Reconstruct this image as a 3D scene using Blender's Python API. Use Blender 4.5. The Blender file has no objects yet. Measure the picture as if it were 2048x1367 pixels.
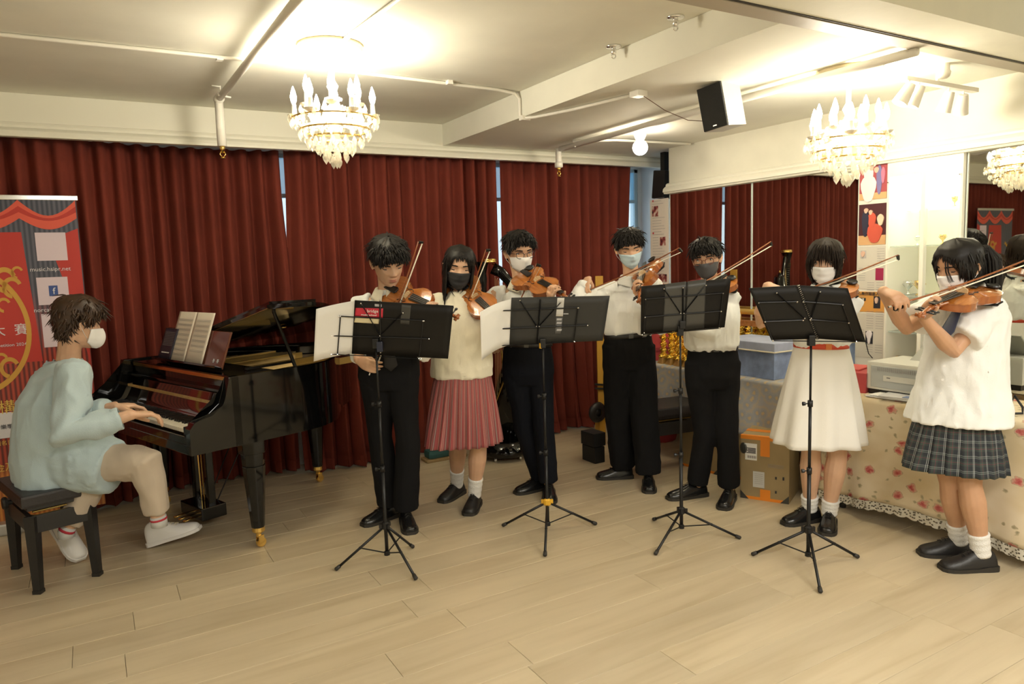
import bpy, bmesh, math, random
from mathutils import Vector, Matrix, noise
V = Vector
RN = random.Random(11)
S = bpy.context.scene
COL = S.collection
# ---------------------------------------------------------------- camera, world, exposure
F_PX = 1438.616
CR = Matrix(((0.8624, -0.0846, 0.5010), (-0.5071, -0.0800, 0.8582), (-0.0325, -0.9932, -0.1116)))
CR = Matrix([list(r) for r in CR])
cx = V((CR[0][0], CR[1][0], CR[2][0])).normalized()
cz = V((CR[0][2], CR[1][2], CR[2][2])); cz = (cz - cx*cz.dot(cx)).normalized()
cy = cz.cross(cx)
CAM = V((0, 0, 1.5))
cam = bpy.data.cameras.new('camera'); co = bpy.data.objects.new('camera', cam); COL.objects.link(co)
cam.sensor_width = 36; cam.lens = F_PX/2048*36; cam.clip_start = .05
M = Matrix.Identity(4)
for i in range(3):
    M[i][0] = cx[i]; M[i][1] = -cy[i]; M[i][2] = -cz[i]; M[i][3] = CAM[i]
co.matrix_world = M
S.camera = co
cam.dof.use_dof = False
FH = V((cz.x, cz.y, 0)).normalized(); RH = V((FH.y, -FH.x, 0))
def ray(px, py): return cx*(px-1024) + cy*(py-683.5) + cz*F_PX
def onz(px, py, z=0):
    d = ray(px, py); return CAM + d*((z-CAM.z)/d.z)
def onx(px, py, x):
    d = ray(px, py); return CAM + d*((x-CAM.x)/d.x)
def ony(px, py, y):
    d = ray(px, py); return CAM + d*((y-CAM.y)/d.y)
def onplane(px, py, p, n):
    d = ray(px, py); return CAM + d*((p-CAM).dot(n)/d.dot(n))
def proj(p):
    r = V(p)-CAM; z = r.dot(cz); return (1024+F_PX*r.dot(cx)/z, 683.5+F_PX*r.dot(cy)/z)
S.view_settings.view_transform = 'Standard'; S.view_settings.look = 'None'
S.view_settings.gamma = 1; S.view_settings.use_curve_mapping = False
S.view_settings.exposure = 0.45
w = bpy.data.worlds.new('world'); S.world = w; w.use_nodes = True
w.node_tree.nodes['Background'].inputs[0].default_value = (.72, .88, 1, 1)
w.node_tree.nodes['Background'].inputs[1].default_value = 1.6
def area(name, loc, size, power, col, rot=(0, 0, 0), sy=None):
    l = bpy.data.lights.new(name, 'AREA'); l.energy = power; l.color = col; l.size = size
    if sy: l.shape = 'RECTANGLE'; l.size_y = sy
    o = bpy.data.objects.new(name, l); o.location = loc; o.rotation_euler = rot; COL.objects.link(o); return o
WARM = (1, .86, .66)
area('ceiling_lamp_rear', (.3, -.6, 2.5), 1.6, 62, (1, .96, .88), sy=.9)
area('ceiling_lamp_hall', (2.6, -.4, 2.3), 1.6, 56, (1, .96, .88), sy=.9)
area('ceiling_lamp_side', (-2.0, 1.6, 2.5), 1.2, 14, (1, .96, .88))
def point(name, loc, power, col, r=.08):
    l = bpy.data.lights.new(name, 'POINT'); l.energy = power; l.color = col; l.shadow_soft_size = r
    o = bpy.data.objects.new(name, l); o.location = loc; COL.objects.link(o); return o

# ---------------------------------------------------------------- materials
MATS = {}
def mat(name, col=(.8, .8, .8), rough=.5, metal=0, bump=0, bscale=40, var=0, vscale=6, emit=0, alpha=1, spec=.5, coat=0, trans=0, rnd=0, sheen=0):
    if name in MATS: return MATS[name]
    m = bpy.data.materials.new(name); m.use_nodes = True; nt = m.node_tree; b = nt.nodes['Principled BSDF']
    b.inputs['Base Color'].default_value = (*col, 1); b.inputs['Roughness'].default_value = rough
    b.inputs['Metallic'].default_value = metal; b.inputs['Specular IOR Level'].default_value = spec
    b.inputs['Coat Weight'].default_value = coat; b.inputs['Coat Roughness'].default_value = .04
    b.inputs['Alpha'].default_value = alpha; b.inputs['Transmission Weight'].default_value = trans
    b.inputs['Sheen Weight'].default_value = sheen
    if emit:
        b.inputs['Emission Color'].default_value = (*col, 1); b.inputs['Emission Strength'].default_value = emit
    tc = nt.nodes.new('ShaderNodeTexCoord')
    if var or rnd:
        n = nt.nodes.new('ShaderNodeTexNoise'); n.inputs['Scale'].default_value = vscale; n.inputs['Detail'].default_value = 5
        nt.links.new(tc.outputs['Object'], n.inputs['Vector'])
        mr = nt.nodes.new('ShaderNodeMapRange'); mr.inputs[1].default_value = .3; mr.inputs[2].default_value = .7
        mr.inputs[3].default_value = 1-var; mr.inputs[4].default_value = 1+var
        nt.links.new(n.outputs['Fac'], mr.inputs[0])
        hsv = nt.nodes.new('ShaderNodeHueSaturation'); hsv.inputs['Color'].default_value = (*col, 1)
        if rnd:
            oi = nt.nodes.new('ShaderNodeObjectInfo'); m2 = nt.nodes.new('ShaderNodeMapRange')
            m2.inputs[3].default_value = 1-rnd; m2.inputs[4].default_value = 1+rnd
            nt.links.new(oi.outputs['Random'], m2.inputs[0])
            mu = nt.nodes.new('ShaderNodeMath'); mu.operation = 'MULTIPLY'
            nt.links.new(mr.outputs[0], mu.inputs[0]); nt.links.new(m2.outputs[0], mu.inputs[1])
            nt.links.new(mu.outputs[0], hsv.inputs['Value'])
        else: nt.links.new(mr.outputs[0], hsv.inputs['Value'])
        nt.links.new(hsv.outputs[0], b.inputs['Base Color'])
    if bump:
        n2 = nt.nodes.new('ShaderNodeTexNoise'); n2.inputs['Scale'].default_value = bscale; n2.inputs['Detail'].default_value = 4
        nt.links.new(tc.outputs['Object'], n2.inputs['Vector'])
        bp = nt.nodes.new('ShaderNodeBump'); bp.inputs['Strength'].default_value = bump; bp.inputs['Distance'].default_value = .01
        nt.links.new(n2.outputs['Fac'], bp.inputs['Height']); nt.links.new(bp.outputs[0], b.inputs['Normal'])
    MATS[name] = m; return m
def nodes(m): return m.node_tree, m.node_tree.nodes['Principled BSDF'], m.node_tree.nodes.new
def mapping(nt, src, scale=(1, 1, 1), rot=(0, 0, 0), out='Object'):
    tc = nt.nodes.new('ShaderNodeTexCoord'); mp = nt.nodes.new('ShaderNodeMapping')
    mp.inputs['Scale'].default_value = scale; mp.inputs['Rotation'].default_value = rot
    nt.links.new(tc.outputs[out], mp.inputs[0]); return mp.outputs[0]
def ramp(nt, fac, stops, interp='LINEAR'):
    r = nt.nodes.new('ShaderNodeValToRGB'); r.color_ramp.interpolation = interp
    e = r.color_ramp.elements
    while len(e) > 1: e.remove(e[-1])
    e[0].position = stops[0][0]; e[0].color = (*stops[0][1], 1)
    for p, c in stops[1:]:
        x = e.new(p); x.color = (*c, 1)
    nt.links.new(fac, r.inputs[0]); return r.outputs[0]
def wood(name, c1, c2, rough=.35, scale=(3, 30, 30), rnd=0, coat=0):
    m = mat(name, c1, rough, coat=coat); nt, b, N = nodes(m)
    v = mapping(nt, None, scale)
    n = N('ShaderNodeTexNoise'); n.inputs['Scale'].default_value = 1.5; n.inputs['Detail'].default_value = 6; n.inputs['Distortion'].default_value = .6
    if rnd:
        oi = N('ShaderNodeObjectInfo'); va = N('ShaderNodeVectorMath'); va.operation = 'ADD'
        sc = N('ShaderNodeVectorMath'); sc.operation = 'SCALE'; sc.inputs['Scale'].default_value = 0
        cmb = N('ShaderNodeCombineXYZ'); ml = N('ShaderNodeMath'); ml.operation = 'MULTIPLY'; ml.inputs[1].default_value = 40
        nt.links.new(oi.outputs['Random'], ml.inputs[0]); nt.links.new(ml.outputs[0], cmb.inputs[2])
        nt.links.new(v, va.inputs[0]); nt.links.new(cmb.outputs[0], va.inputs[1]); v = va.outputs[0]
    nt.links.new(v, n.inputs['Vector'])
    c = ramp(nt, n.outputs['Fac'], [(.3, c2), (.55, c1), (.8, tuple(min(1, x*1.08) for x in c1))])
    if rnd:
        h = N('ShaderNodeHueSaturation'); m2 = N('ShaderNodeMapRange'); m2.inputs[3].default_value = 1-rnd; m2.inputs[4].default_value = 1+rnd
        nt.links.new(oi.outputs['Random'], m2.inputs[0]); nt.links.new(m2.outputs[0], h.inputs['Value']); nt.links.new(c, h.inputs['Color']); c = h.outputs[0]
    nt.links.new(c, b.inputs['Base Color']); return m

WALL = mat('wall_plaster', (.80, .785, .67), .7, bump=.08, bscale=30, var=.03)
CEIL = mat('ceiling_plaster', (.78, .765, .67), .75, bump=.25, bscale=5, var=.04, vscale=3)
TRIM = mat('trim_paint', (.84, .825, .72), .45)
PIPE = mat('white_pipe', (.82, .79, .72), .4)
BLACKM = mat('black_metal', (.012, .012, .013), .38, .3)
CHROME = mat('chrome', (.8, .8, .8), .15, 1)
BRASS = mat('brass', (.85, .58, .18), .2, 1)
GOLDFOIL = mat('gold_foil', (.95, .66, .12), .16, 1, bump=.9, bscale=60)
PIANO = mat('piano_lacquer', (.003, .003, .003), .07, spec=.35, coat=.25)
IRONGOLD = mat('gold_iron_frame', (.62, .44, .14), .35, .6)
IVORY = mat('ivory_key', (.85, .80, .66), .25)
EBONY = mat('ebony', (.008, .008, .008), .3)
MAHOG = mat('piano_inner_veneer', (.13, .035, .015), .15, coat=.4)
PAPER = mat('white_paper', (.88, .87, .84), .7)
INK = mat('ink', (.03, .03, .035), .6)
GREYINK = mat('grey_ink', (.32, .30, .30), .7)
SKINS = [mat('skin_%s' % n, c, .5, bump=.05, bscale=300, var=.06, vscale=14) for n, c in (('fair', (.66, .41, .27)), ('light', (.62, .37, .23)), ('tan', (.56, .32, .19)))]
for s_ in SKINS:
    s_.node_tree.nodes['Principled BSDF'].inputs['Subsurface Weight'].default_value = .12
    s_.node_tree.nodes['Principled BSDF'].inputs['Subsurface Radius'].default_value = (.012, .005, .003)
LIP = mat('lip', (.50, .20, .15), .45)
HAIR = mat('black_hair', (.010, .008, .007), .5, spec=.3)
HAIRB = mat('brown_hair', (.040, .018, .007), .45, var=.4, vscale=30)
HAIRD = mat('dark_brown_hair', (.018, .011, .007), .55, spec=.2)
EYEW = mat('eye_white', (.75, .72, .68), .25)
IRIS = mat('iris', (.015, .008, .005), .15)
SHIRTW = mat('white_cotton', (.83, .84, .82), .8, sheen=.2, bump=.15, bscale=220)
SHIRTC = mat('cream_cotton', (.80, .75, .60), .85, sheen=.2, bump=.15, bscale=220)
SHIRTB = mat('pale_blue_cotton', (.44, .55, .59), .85, sheen=.2, bump=.15, bscale=200)
TROUS = mat('black_wool', (.009, .009, .010), .9, spec=.15)
NAVYT = mat('dark_navy_wool', (.007, .008, .012), .9, spec=.15)
KHAKI = mat('khaki_cotton', (.50, .42, .33), .85, sheen=.1, var=.05)
SOCK = mat('white_sock', (.82, .81, .78), .9, bump=.5, bscale=160)
SHOEB = mat('black_leather', (.010, .010, .010), .22, bump=.05, bscale=90)
SHOEM = mat('matt_black_leather', (.014, .013, .013), .42, bump=.1, bscale=90)
SOLE = mat('rubber_sole', (.025, .022, .018), .6)
SHOEW = mat('white_canvas', (.78, .76, .74), .6)
MASKW = mat('white_mask', (.86, .85, .84), .85)
MASKK = mat('black_mask', (.022, .022, .026), .75)
MASKC = mat('charcoal_mask', (.06, .06, .066), .75)
MASKB = mat('blue_mask', (.52, .66, .74), .8)
TIE = mat('black_tie', (.012, .012, .016), .6)
TIEN = mat('navy_tie', (.02, .024, .05), .6)
REDC = mat('red_cover', (.42, .045, .05), .7, bump=.2, bscale=30)
REDB = mat('red_cardboard', (.45, .06, .06), .55)
GLASSF = mat('dark_frame', (.02, .015, .02), .3)
GLASSR = mat('rust_frame', (.20, .06, .03), .3)
FOLDER = mat('black_folder', (.010, .009, .008), .5, var=.1, spec=.25)
FOLDERG = mat('grey_folder', (.040, .040, .038), .5, spec=.3)
POCKET = mat('clear_pocket', (.055, .055, .052), .3)

# ---------------------------------------------------------------- geometry helpers
def BM(): return bmesh.new()
def box(bm, c, s, rot=None, M=None, bev=0):
    r = bmesh.ops.create_cube(bm, size=1)
    mt = Matrix.Translation(V(c)) @ (rot.to_4x4() if rot else Matrix.Identity(4)) @ Matrix.Diagonal((*s, 1))
    if M: mt = M @ mt
    bmesh.ops.transform(bm, matrix=mt, verts=r['verts'])
    if bev:
        es = list({e for v in r['verts'] for e in v.link_edges})
        bmesh.ops.bevel(bm, geom=es, offset=bev, segments=2, affect='EDGES', profile=.7)
def box2(bm, a, b, bev=0):
    a, b = V(a), V(b); box(bm, (a+b)/2, [abs(b[i]-a[i]) for i in range(3)], bev=bev)
def rz(a): return Matrix.Rotation(math.radians(a), 3, 'Z')
def frame(d, side=None):
    d = V(d).normalized()
    if side is None: side = V((0, 0, 1)) if abs(d.z) < .9 else V((1, 0, 0))
    y = d.cross(V(side))
    if y.length < 1e-6: y = d.orthogonal()
    y.normalize(); x = y.cross(d); return x, y     # x ~ side direction, y perpendicular
def tube(bm, pts, rad, seg=8, caps=True, side=None, flat=1.0, squash=None):
    """tapered tube; flat scales the radius perpendicular to side"""
    pts = [V(p) for p in pts]; n = len(pts)
    if not hasattr(rad, '__len__'): rad = [rad]*n
    if not hasattr(flat, '__len__'): flat = [flat]*n
    rings = []
    px = None
    for i, p in enumerate(pts):
        d = (pts[min(i+1, n-1)]-pts[max(i-1, 0)])
        if d.length < 1e-9: d = V((0, 0, 1))
        if side is not None: x, y = frame(d, side)
        else:
            if px is None: x, y = frame(d)
            else:
                d = d.normalized(); x = (px - d*px.dot(d)); x.normalize(); y = d.cross(x)
        px = x
        rings.append([bm.verts.new(p + x*math.cos(a)*rad[i] + y*math.sin(a)*rad[i]*flat[i]) for a in [2*math.pi*k/seg for k in range(seg)]])
    for i in range(n-1):
        A, B = rings[i], rings[i+1]
        for k in range(seg): bm.faces.new((A[k], A[(k+1) % seg], B[(k+1) % seg], B[k]))
    if caps:
        for rg, c, s in ((rings[0], pts[0], -1), (rings[-1], pts[-1], 1)):
            cv = bm.verts.new(c)
            for k in range(seg):
                bm.faces.new((rg[(k+1) % seg], rg[k], cv) if s < 0 else (rg[k], rg[(k+1) % seg], cv))
    return rings
def ball(bm, c, r, seg=12, rg=8, M=None):
    if not hasattr(r, '__len__'): r = (r, r, r)
    o = bmesh.ops.create_uvsphere(bm, u_segments=seg, v_segments=rg, radius=1)
    mt = Matrix.Translation(V(c)) @ (M.to_4x4() if M else Matrix.Identity(4)) @ Matrix.Diagonal((*r, 1))
    bmesh.ops.transform(bm, matrix=mt, verts=o['verts'])
def lathe(bm, prof, c=(0, 0, 0), seg=16, axis=None):
    """prof list of (r,z)"""
    c = V(c)
    if axis is None: X, Y, Z = V((1, 0, 0)), V((0, 1, 0)), V((0, 0, 1))
    else:
        Z = V(axis).normalized(); X = Z.orthogonal().normalized(); Y = Z.cross(X)
    rings = []
    for r, z in prof:
        if r < 1e-5: rings.append([bm.verts.new(c+Z*z)])
        else: rings.append([bm.verts.new(c+X*r*math.cos(a)+Y*r*math.sin(a)+Z*z) for a in [2*math.pi*k/seg for k in range(seg)]])
    for A, B in zip(rings, rings[1:]):
        for k in range(seg):
            a0, a1 = A[k % len(A)], A[(k+1) % len(A)]; b0, b1 = B[k % len(B)], B[(k+1) % len(B)]
            f = []
            for v in (a0, a1, b1, b0):
                if v not in f: f.append(v)
            if len(f) > 2:
                try: bm.faces.new(f)
                except ValueError: pass
def prism(bm, outline, z0, z1, M=None):
    """outline list of (x,y); extrude z0..z1"""
    A = [bm.verts.new((x, y, z0)) for x, y in outline]; B = [bm.verts.new((x, y, z1)) for x, y in outline]
    n = len(outline)
    fs = [bm.faces.new(list(reversed(A))), bm.faces.new(B)]
    for k in range(n): bm.faces.new((A[k], A[(k+1) % n], B[(k+1) % n], B[k]))
    bmesh.ops.triangulate(bm, faces=fs)
    if M: bmesh.ops.transform(bm, matrix=M, verts=A+B)
def quadplate(bm, pts, t):
    """polygon (world points) given thickness vector t"""
    A = [bm.verts.new(V(p)) for p in pts]; B = [bm.verts.new(V(p)+V(t)) for p in pts]; n = len(pts)
    bm.faces.new(A); bm.faces.new(list(reversed(B)))
    for k in range(n): bm.faces.new((A[(k+1) % n], A[k], B[k], B[(k+1) % n]))
def grid(bm, fn, nu, nv, closeu=False, uvf=None, thick=0):
    """fn(u,v)->Vector, u,v in 0..1"""
    uvl = bm.loops.layers.uv.verify()
    vs = [[bm.verts.new(fn(i/nu, j/nv)) for i in range(nu+(0 if closeu else 1))] for j in range(nv+1)]
    for j in range(nv):
        for i in range(nu):
            i2 = (i+1) % nu if closeu else i+1
            f = bm.faces.new((vs[j][i], vs[j][i2], vs[j+1][i2], vs[j+1][i]))
            for l, (a, b) in zip(f.loops, ((i, j), (i+1, j), (i+1, j+1), (i, j+1))): l[uvl].uv = (a/nu, b/nv)
    return vs
WM = {}
def empty(name, loc=(0, 0, 0), rotz=0, label=None, cat=None, group=None):
    o = bpy.data.objects.new(name, None); COL.objects.link(o); o.empty_display_size = .05
    o.location = loc; o.rotation_euler = (0, 0, rotz)
    WM[o.name] = Matrix.Translation(V(loc)) @ Matrix.Rotation(rotz, 4, 'Z')
    tag(o, label, cat, group); return o
def tag(o, label=None, cat=None, group=None, kind=None):
    if label: o['label'] = label
    if cat: o['category'] = cat
    if group: o['group'] = group
    if kind: o['kind'] = kind
    return o
def finish(name, me, m, parent=None, smooth=False):
    o = bpy.data.objects.new(name, me); COL.objects.link(o)
    if m is not None:
        for mm in (m if isinstance(m, (list, tuple)) else [m]): me.materials.append(mm)
    if smooth:
        for p in me.polygons: p.use_smooth = True
    if parent is not None:
        o.parent = parent
        W = WM.get(parent.name, Matrix.Identity(4)); me.transform(W.inverted()); WM[o.name] = W
    else: WM[o.name] = Matrix.Identity(4)
    return o
def obj(name, bm, m, parent=None, smooth=False, bev=0, solid=0, recalc=True, kind=None, origin=None):
    if recalc: bmesh.ops.recalc_face_normals(bm, faces=bm.faces)
    me = bpy.data.meshes.new(name); bm.to_mesh(me); bm.free()
    o = finish(name, me, m, parent, smooth)
    if parent is None and len(me.vertices):
        xs = [v.co for v in me.vertices]
        c = V(((min(v.x for v in xs)+max(v.x for v in xs))/2, (min(v.y for v in xs)+max(v.y for v in xs))/2, min(v.z for v in xs)))
        me.transform(Matrix.Translation(-c)); o.location = c; WM[o.name] = Matrix.Translation(c)
    if bev:
        b = o.modifiers.new('b', 'BEVEL'); b.width = bev; b.segments = 2; b.limit_method = 'ANGLE'
    if solid:
        s = o.modifiers.new('s', 'SOLIDIFY'); s.thickness = solid; s.offset = 0
    if kind: o['kind'] = kind
    if smooth:
        try:
            me.shade_smooth() if hasattr(me, 'shade_smooth') else None
        except Exception: pass
    return o
def smooth_angle(o, deg=35):
    me = o.data
    for p in me.polygons: p.use_smooth = True
    try: me.set_sharp_from_angle(angle=math.radians(deg))
    except Exception: pass
    return o
def copy_tree(o, parent=None):
    c = o.copy(); COL.objects.link(c); c.parent = parent
    for ch in [x for x in KIDS.get(o.name, [])]: copy_tree(ch, c)
    return c
KIDS = {}
def kids_of(root):
    KIDS.clear()
    for o in COL.objects:
        if o.parent: KIDS.setdefault(o.parent.name, []).append(o)
_tcache = {}
def text(name, body, size, M, m, parent=None, align='CENTER', ext=.0008, sx=1):
    c = bpy.data.curves.new('t', 'FONT'); c.body = body; c.size = size; c.align_x = align; c.align_y = 'CENTER'; c.extrude = ext; c.resolution_u = 2
    o = bpy.data.objects.new('t', c); COL.objects.link(o)
    bpy.context.view_layer.update()
    me = bpy.data.meshes.new_from_object(o.evaluated_get(bpy.context.evaluated_depsgraph_get()))
    bpy.data.objects.remove(o); bpy.data.curves.remove(c)
    me.materials.clear(); me.transform(M @ Matrix.Diagonal((sx, 1, 1, 1)))
    return finish(name, me, m, parent)
def basis(x, y, z, o):
    M = Matrix.Identity(4)
    for i in range(3): M[i][0] = x[i]; M[i][1] = y[i]; M[i][2] = z[i]; M[i][3] = o[i]
    return M
def bake(bm, voxel, smooth_it=2, fac=.5, dec=None):
    bmesh.ops.recalc_face_normals(bm, faces=bm.faces)
    me = bpy.data.meshes.new('tmp'); bm.to_mesh(me); bm.free()
    o = bpy.data.objects.new('tmp', me); COL.objects.link(o)
    r = o.modifiers.new('r', 'REMESH'); r.mode = 'VOXEL'; r.voxel_size = voxel; r.adaptivity = 0
    if smooth_it:
        s = o.modifiers.new('s', 'SMOOTH'); s.iterations = smooth_it; s.factor = fac
    if dec:
        d = o.modifiers.new('d', 'DECIMATE'); d.ratio = dec
    bpy.context.view_layer.update()
    out = bpy.data.meshes.new_from_object(o.evaluated_get(bpy.context.evaluated_depsgraph_get()))
    bpy.data.objects.remove(o); bpy.data.meshes.remove(me); out.materials.clear(); return out
def lerp(a, b, t): return a+(b-a)*t
def interp(tab, t):
    if t <= tab[0][0]: return tab[0][1:]
    for a, b in zip(tab, tab[1:]):
        if t <= b[0]:
            k = (t-a[0])/(b[0]-a[0]); k = k*k*(3-2*k)*.5+k*.5
            return tuple(lerp(x, y, k) for x, y in zip(a[1:], b[1:]))
    return tab[-1][1:]
# ================================================================ SETTING
def struct(name, bm, m, parent=None, **k):
    o = obj(name, bm, m, parent, **k); o['kind'] = 'structure'; return o
XM = 4.26; YB = 5.50; ZC = 2.55; ZL = 2.39; XL = -3.2; YF = -3.2
bm = BM(); box2(bm, (XL, YF, -.05), (4.9, YB+.1, -.012)); floor = struct('floor', bm, mat('subfloor', (.20, .15, .10), .8))
OAK = wood('pale_oak_laminate', (.545, .455, .310), (.47, .38, .245), .36, (.9, 9, 9), rnd=.07)
def oak_extra():
    nt = OAK.node_tree; b = nt.nodes['Principled BSDF']; b.inputs['Roughness'].default_value = .36
oak_extra()
PW, PL = .192, 1.25
def plank_mesh(L, n):
    bm = BM(); box(bm, (0, 0, -.006), (L-.0016, PW-.0016, .012))
    bmesh.ops.bevel(bm, geom=[e for e in bm.edges if all(v.co.z > -.001 for v in e.verts)], offset=.0009, segments=1, affect='EDGES')
    me = bpy.data.meshes.new('plank'); bm.to_mesh(me); bm.free(); me.materials.append(OAK); return me
pm = {}
rest = BM()
row = 0; y = YF
while y < YB:
    x = XL - RN.uniform(0, 1.1)
    while x < 4.9:
        x0, x1 = max(x, XL), min(x+PL, 4.85); L = round(x1-x0, 2)
        if L > .06:
            yc = y+PW/2
            if yc > 1.0:
                if L not in pm: pm[L] = plank_mesh(L, 0)
                o = bpy.data.objects.new('plank', pm[L]); COL.objects.link(o); o.parent = floor
                o.location = V(((x0+x1)/2, yc, 0))-floor.location
            else: box(rest, ((x0+x1)/2, yc, -.006), (L-.0016, PW-.0016, .012))
        x += PL
    y += PW
obj('plank_field', rest, OAK, floor, kind='stuff')
# ceiling: high slab, low slab behind the beam
bm = BM(); box2(bm, (XL-.1, YF-.1, ZC), (4.95, YB+.2, ZC+.12)); struct('ceiling', bm, CEIL)
bm = BM(); box2(bm, (2.42, 1.7, ZL), (4.95, YB+.2, ZC-.001)); struct('ceiling_drop', bm, CEIL)
# back wall with long window strip
bm = BM(); box2(bm, (XL-.1, YB, 0), (4.95, YB+.12, .85)); box2(bm, (XL-.1, YB, 2.34), (4.95, YB+.12, ZC))
box2(bm, (4.68, YB, .85), (4.95, YB+.12, 2.34)); struct('wall_back', bm, mat('window_wall_paint', (.80, .84, .86), .6))
bm = BM(); box2(bm, (XL-.1, YF-.1, 0), (XL, YB+.12, ZC)); struct('wall_left', bm, WALL)
bm = BM(); box2(bm, (XL-.1, YF-.1, 0), (4.95, YF, ZC)); struct('wall_front', bm, WALL)
bm = BM(); box2(bm, (4.72, 4.6, 0), (4.82, YB, ZL)); box2(bm, (XM+.02, 4.55, 0), (4.75, 4.61, ZL)); struct('wall_alcove', bm, mat('window_wall_paint'))
WY0, WY1 = 2.235, 2.66      # showcase opening
bm = BM(); box2(bm, (XM+.012, WY1, 0), (XM+.1, 4.61, 2.04)); box2(bm, (XM+.012, YF, 0), (XM+.1, WY0, 2.04)); box2(bm, (XM+.012, WY0, 0), (XM+.1, WY1, .7))
box2(bm, (XM, YF, 2.04), (XM+.1, 4.61, ZL)); struct('wall_right', bm, WALL)
# window panes and mullions
FR = mat('blue_white_frame', (.50, .68, .78), .4)
xs = [-3.2, -1.9, -.6, .6, 1.75, 2.9, 3.95, 4.50, 4.68]
for i in range(len(xs)-1):
    wroot = BM()
    a, b = xs[i], xs[i+1]
    for q in ((a, a+.035), (b-.035, b)): box2(wroot, (q[0], YB+.01, .85), (q[1], YB+.07, 2.34))
    box2(wroot, (a, YB+.01, .85), (b, YB+.07, .90)); box2(wroot, (a, YB+.01, 2.31), (b, YB+.07, 2.34)); box2(wroot, (a, YB+.015, 2.02), (b, YB+.06, 2.05))
    wo = struct('window_%d' % (i+1), wroot, FR)
    pb = BM(); box2(pb, (a+.02, YB+.03, .88), (b-.02, YB+.036, 2.03))
    gm = mat('frosted_daylight_glass', (.90, .97, 1), .5, alpha=.35)
    pn = obj('pane', pb, gm, wo)
    pb = BM(); box2(pb, (a+.02, YB+.025, 2.05), (b-.02, YB+.03, 2.32)); obj('transom_pane', pb, mat('blue_window_film', (.25, .62, .85), .4, alpha=.6), wo)
# pelmet fascia and cornice under the ceiling on the window wall
bm = BM(); box2(bm, (XL, 5.10, 2.385), (2.42, 5.14, ZC)); box2(bm, (2.42, 5.10, 2.36), (4.72, 5.14, ZL)); struct('trim_1', bm, TRIM)
def cornice(name, prof, a, b, out):
    """prof list of (out, z); swept from a to b (xy), out = outward unit"""
    bm = BM(); out = V((*out, 0))
    A = [bm.verts.new(V((a[0], a[1], z))+out*d) for d, z in prof]; B = [bm.verts.new(V((b[0], b[1], z))+out*d) for d, z in prof]
    n = len(prof); bm.faces.new(A); bm.faces.new(B)
    for k in range(n): bm.faces.new((A[k], A[(k+1) % n], B[(k+1) % n], B[k]))
    return struct(name, bm, TRIM)
cornice('trim_2', [(0, 2.39), (.012, 2.385), (.018, 2.37), (.018, 2.355), (.03, 2.35), (.045, 2.335), (.05, 2.315), (.05, 2.30), (0, 2.30)], (XL, 5.105), (4.72, 5.105), (0, -1))
cornice('trim_3', [(0, 2.105), (.012, 2.10), (.02, 2.09), (.02, 2.078), (.035, 2.07), (.05, 2.055), (.055, 2.03), (.045, 2.028), (.04, 2.015), (0, 2.015)], (XM, YF), (XM, 4.63), (-1, 0))
# bulkhead of the folding partition, with its dark track slot
bm = BM(); box2(bm, (XL, 1.62, 2.372), (XM, 1.86, ZC)); struct('ceiling_bulkhead', bm, WALL)
bm = BM(); box2(bm, (XL, 1.845, 2.365), (XM, 1.93, ZC)); struct('trim_4', bm, mat('track_paint', (.42, .37, .29), .5))
bm = BM(); box2(bm, (XL, 1.835, 2.368), (XM, 1.847, 2.373)); struct('trim_5', bm, mat('track_slot', (.04, .035, .03), .6))
# baseboard along the mirror wall
bm = BM(); box2(bm, (XM-.012, YF, 0), (XM+.012, 4.61, .08)); struct('baseboard_right', bm, wood('base_wood', (.30, .17, .08), (.2, .1, .05)))
# ---------------------------------------------------------------- mirrors
MIR = mat('mirror_glass', (.80, .81, .76), .012, 1)
MEDGE = mat('mirror_edge', (.75, .82, .78), .2)
def mirror(y0, y1, z0, z1, label):
    bm = BM(); box2(bm, (XM, y0, z0), (XM+.006, y1, z1)); r = obj('wall_mirror', bm, MIR)
    tag(r, label, 'mirror')
    
    for ya in (y0, y1-.006): e = BM(); box2(e, (XM-.0015, ya, z0), (XM+.006, ya+.006, z1)); obj('polished_edge', e, MEDGE, r)
ys = onx(1504, 400, XM).y
mirror(ys+.002, 4.605, .1, 2.03, 'tall mirror panel next to the paper display strip, reflecting the curtains')
mirror(2.875, ys-.002, .1, 2.03, 'tall mirror panel between the bright seam line and the dance photo board')
mirror(-.6, WY0-.01, .1, 2.03, 'large wall mirror right of the glass showcase, reflecting violinists and a chandelier')
mirror(-3.1, -.604, .1, 2.03, 'far wall mirror panel beside the floral table, nearest the camera')
# ballet barre
bm = BM(); tube(bm, [(4.16, 2.92, 1.075), (4.16, 4.5, 1.075)], .021, 12)
r = obj('ballet_barre', bm, mat('gold_tube', (.80, .52, .14), .28, .6), smooth=True); tag(r, 'gold handrail bar with a wooden rail below, fixed to the mirror wall', 'handrail')
bm = BM(); box2(bm, (4.14, 2.92, .97), (4.18, 4.5, 1.01)); obj('lower_rail', bm, wood('rail_wood', (.40, .17, .06), (.28, .1, .03)), r)
for yy in (3.0, 3.75, 4.42):
    bm = BM(); box2(bm, (4.15, yy-.012, .98), (XM-.002, yy+.012, 1.0)); tube(bm, [(4.16, yy, 1.0), (4.16, yy, 1.07)], .008, 8); obj('bracket', bm, BRASS, r)
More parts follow.
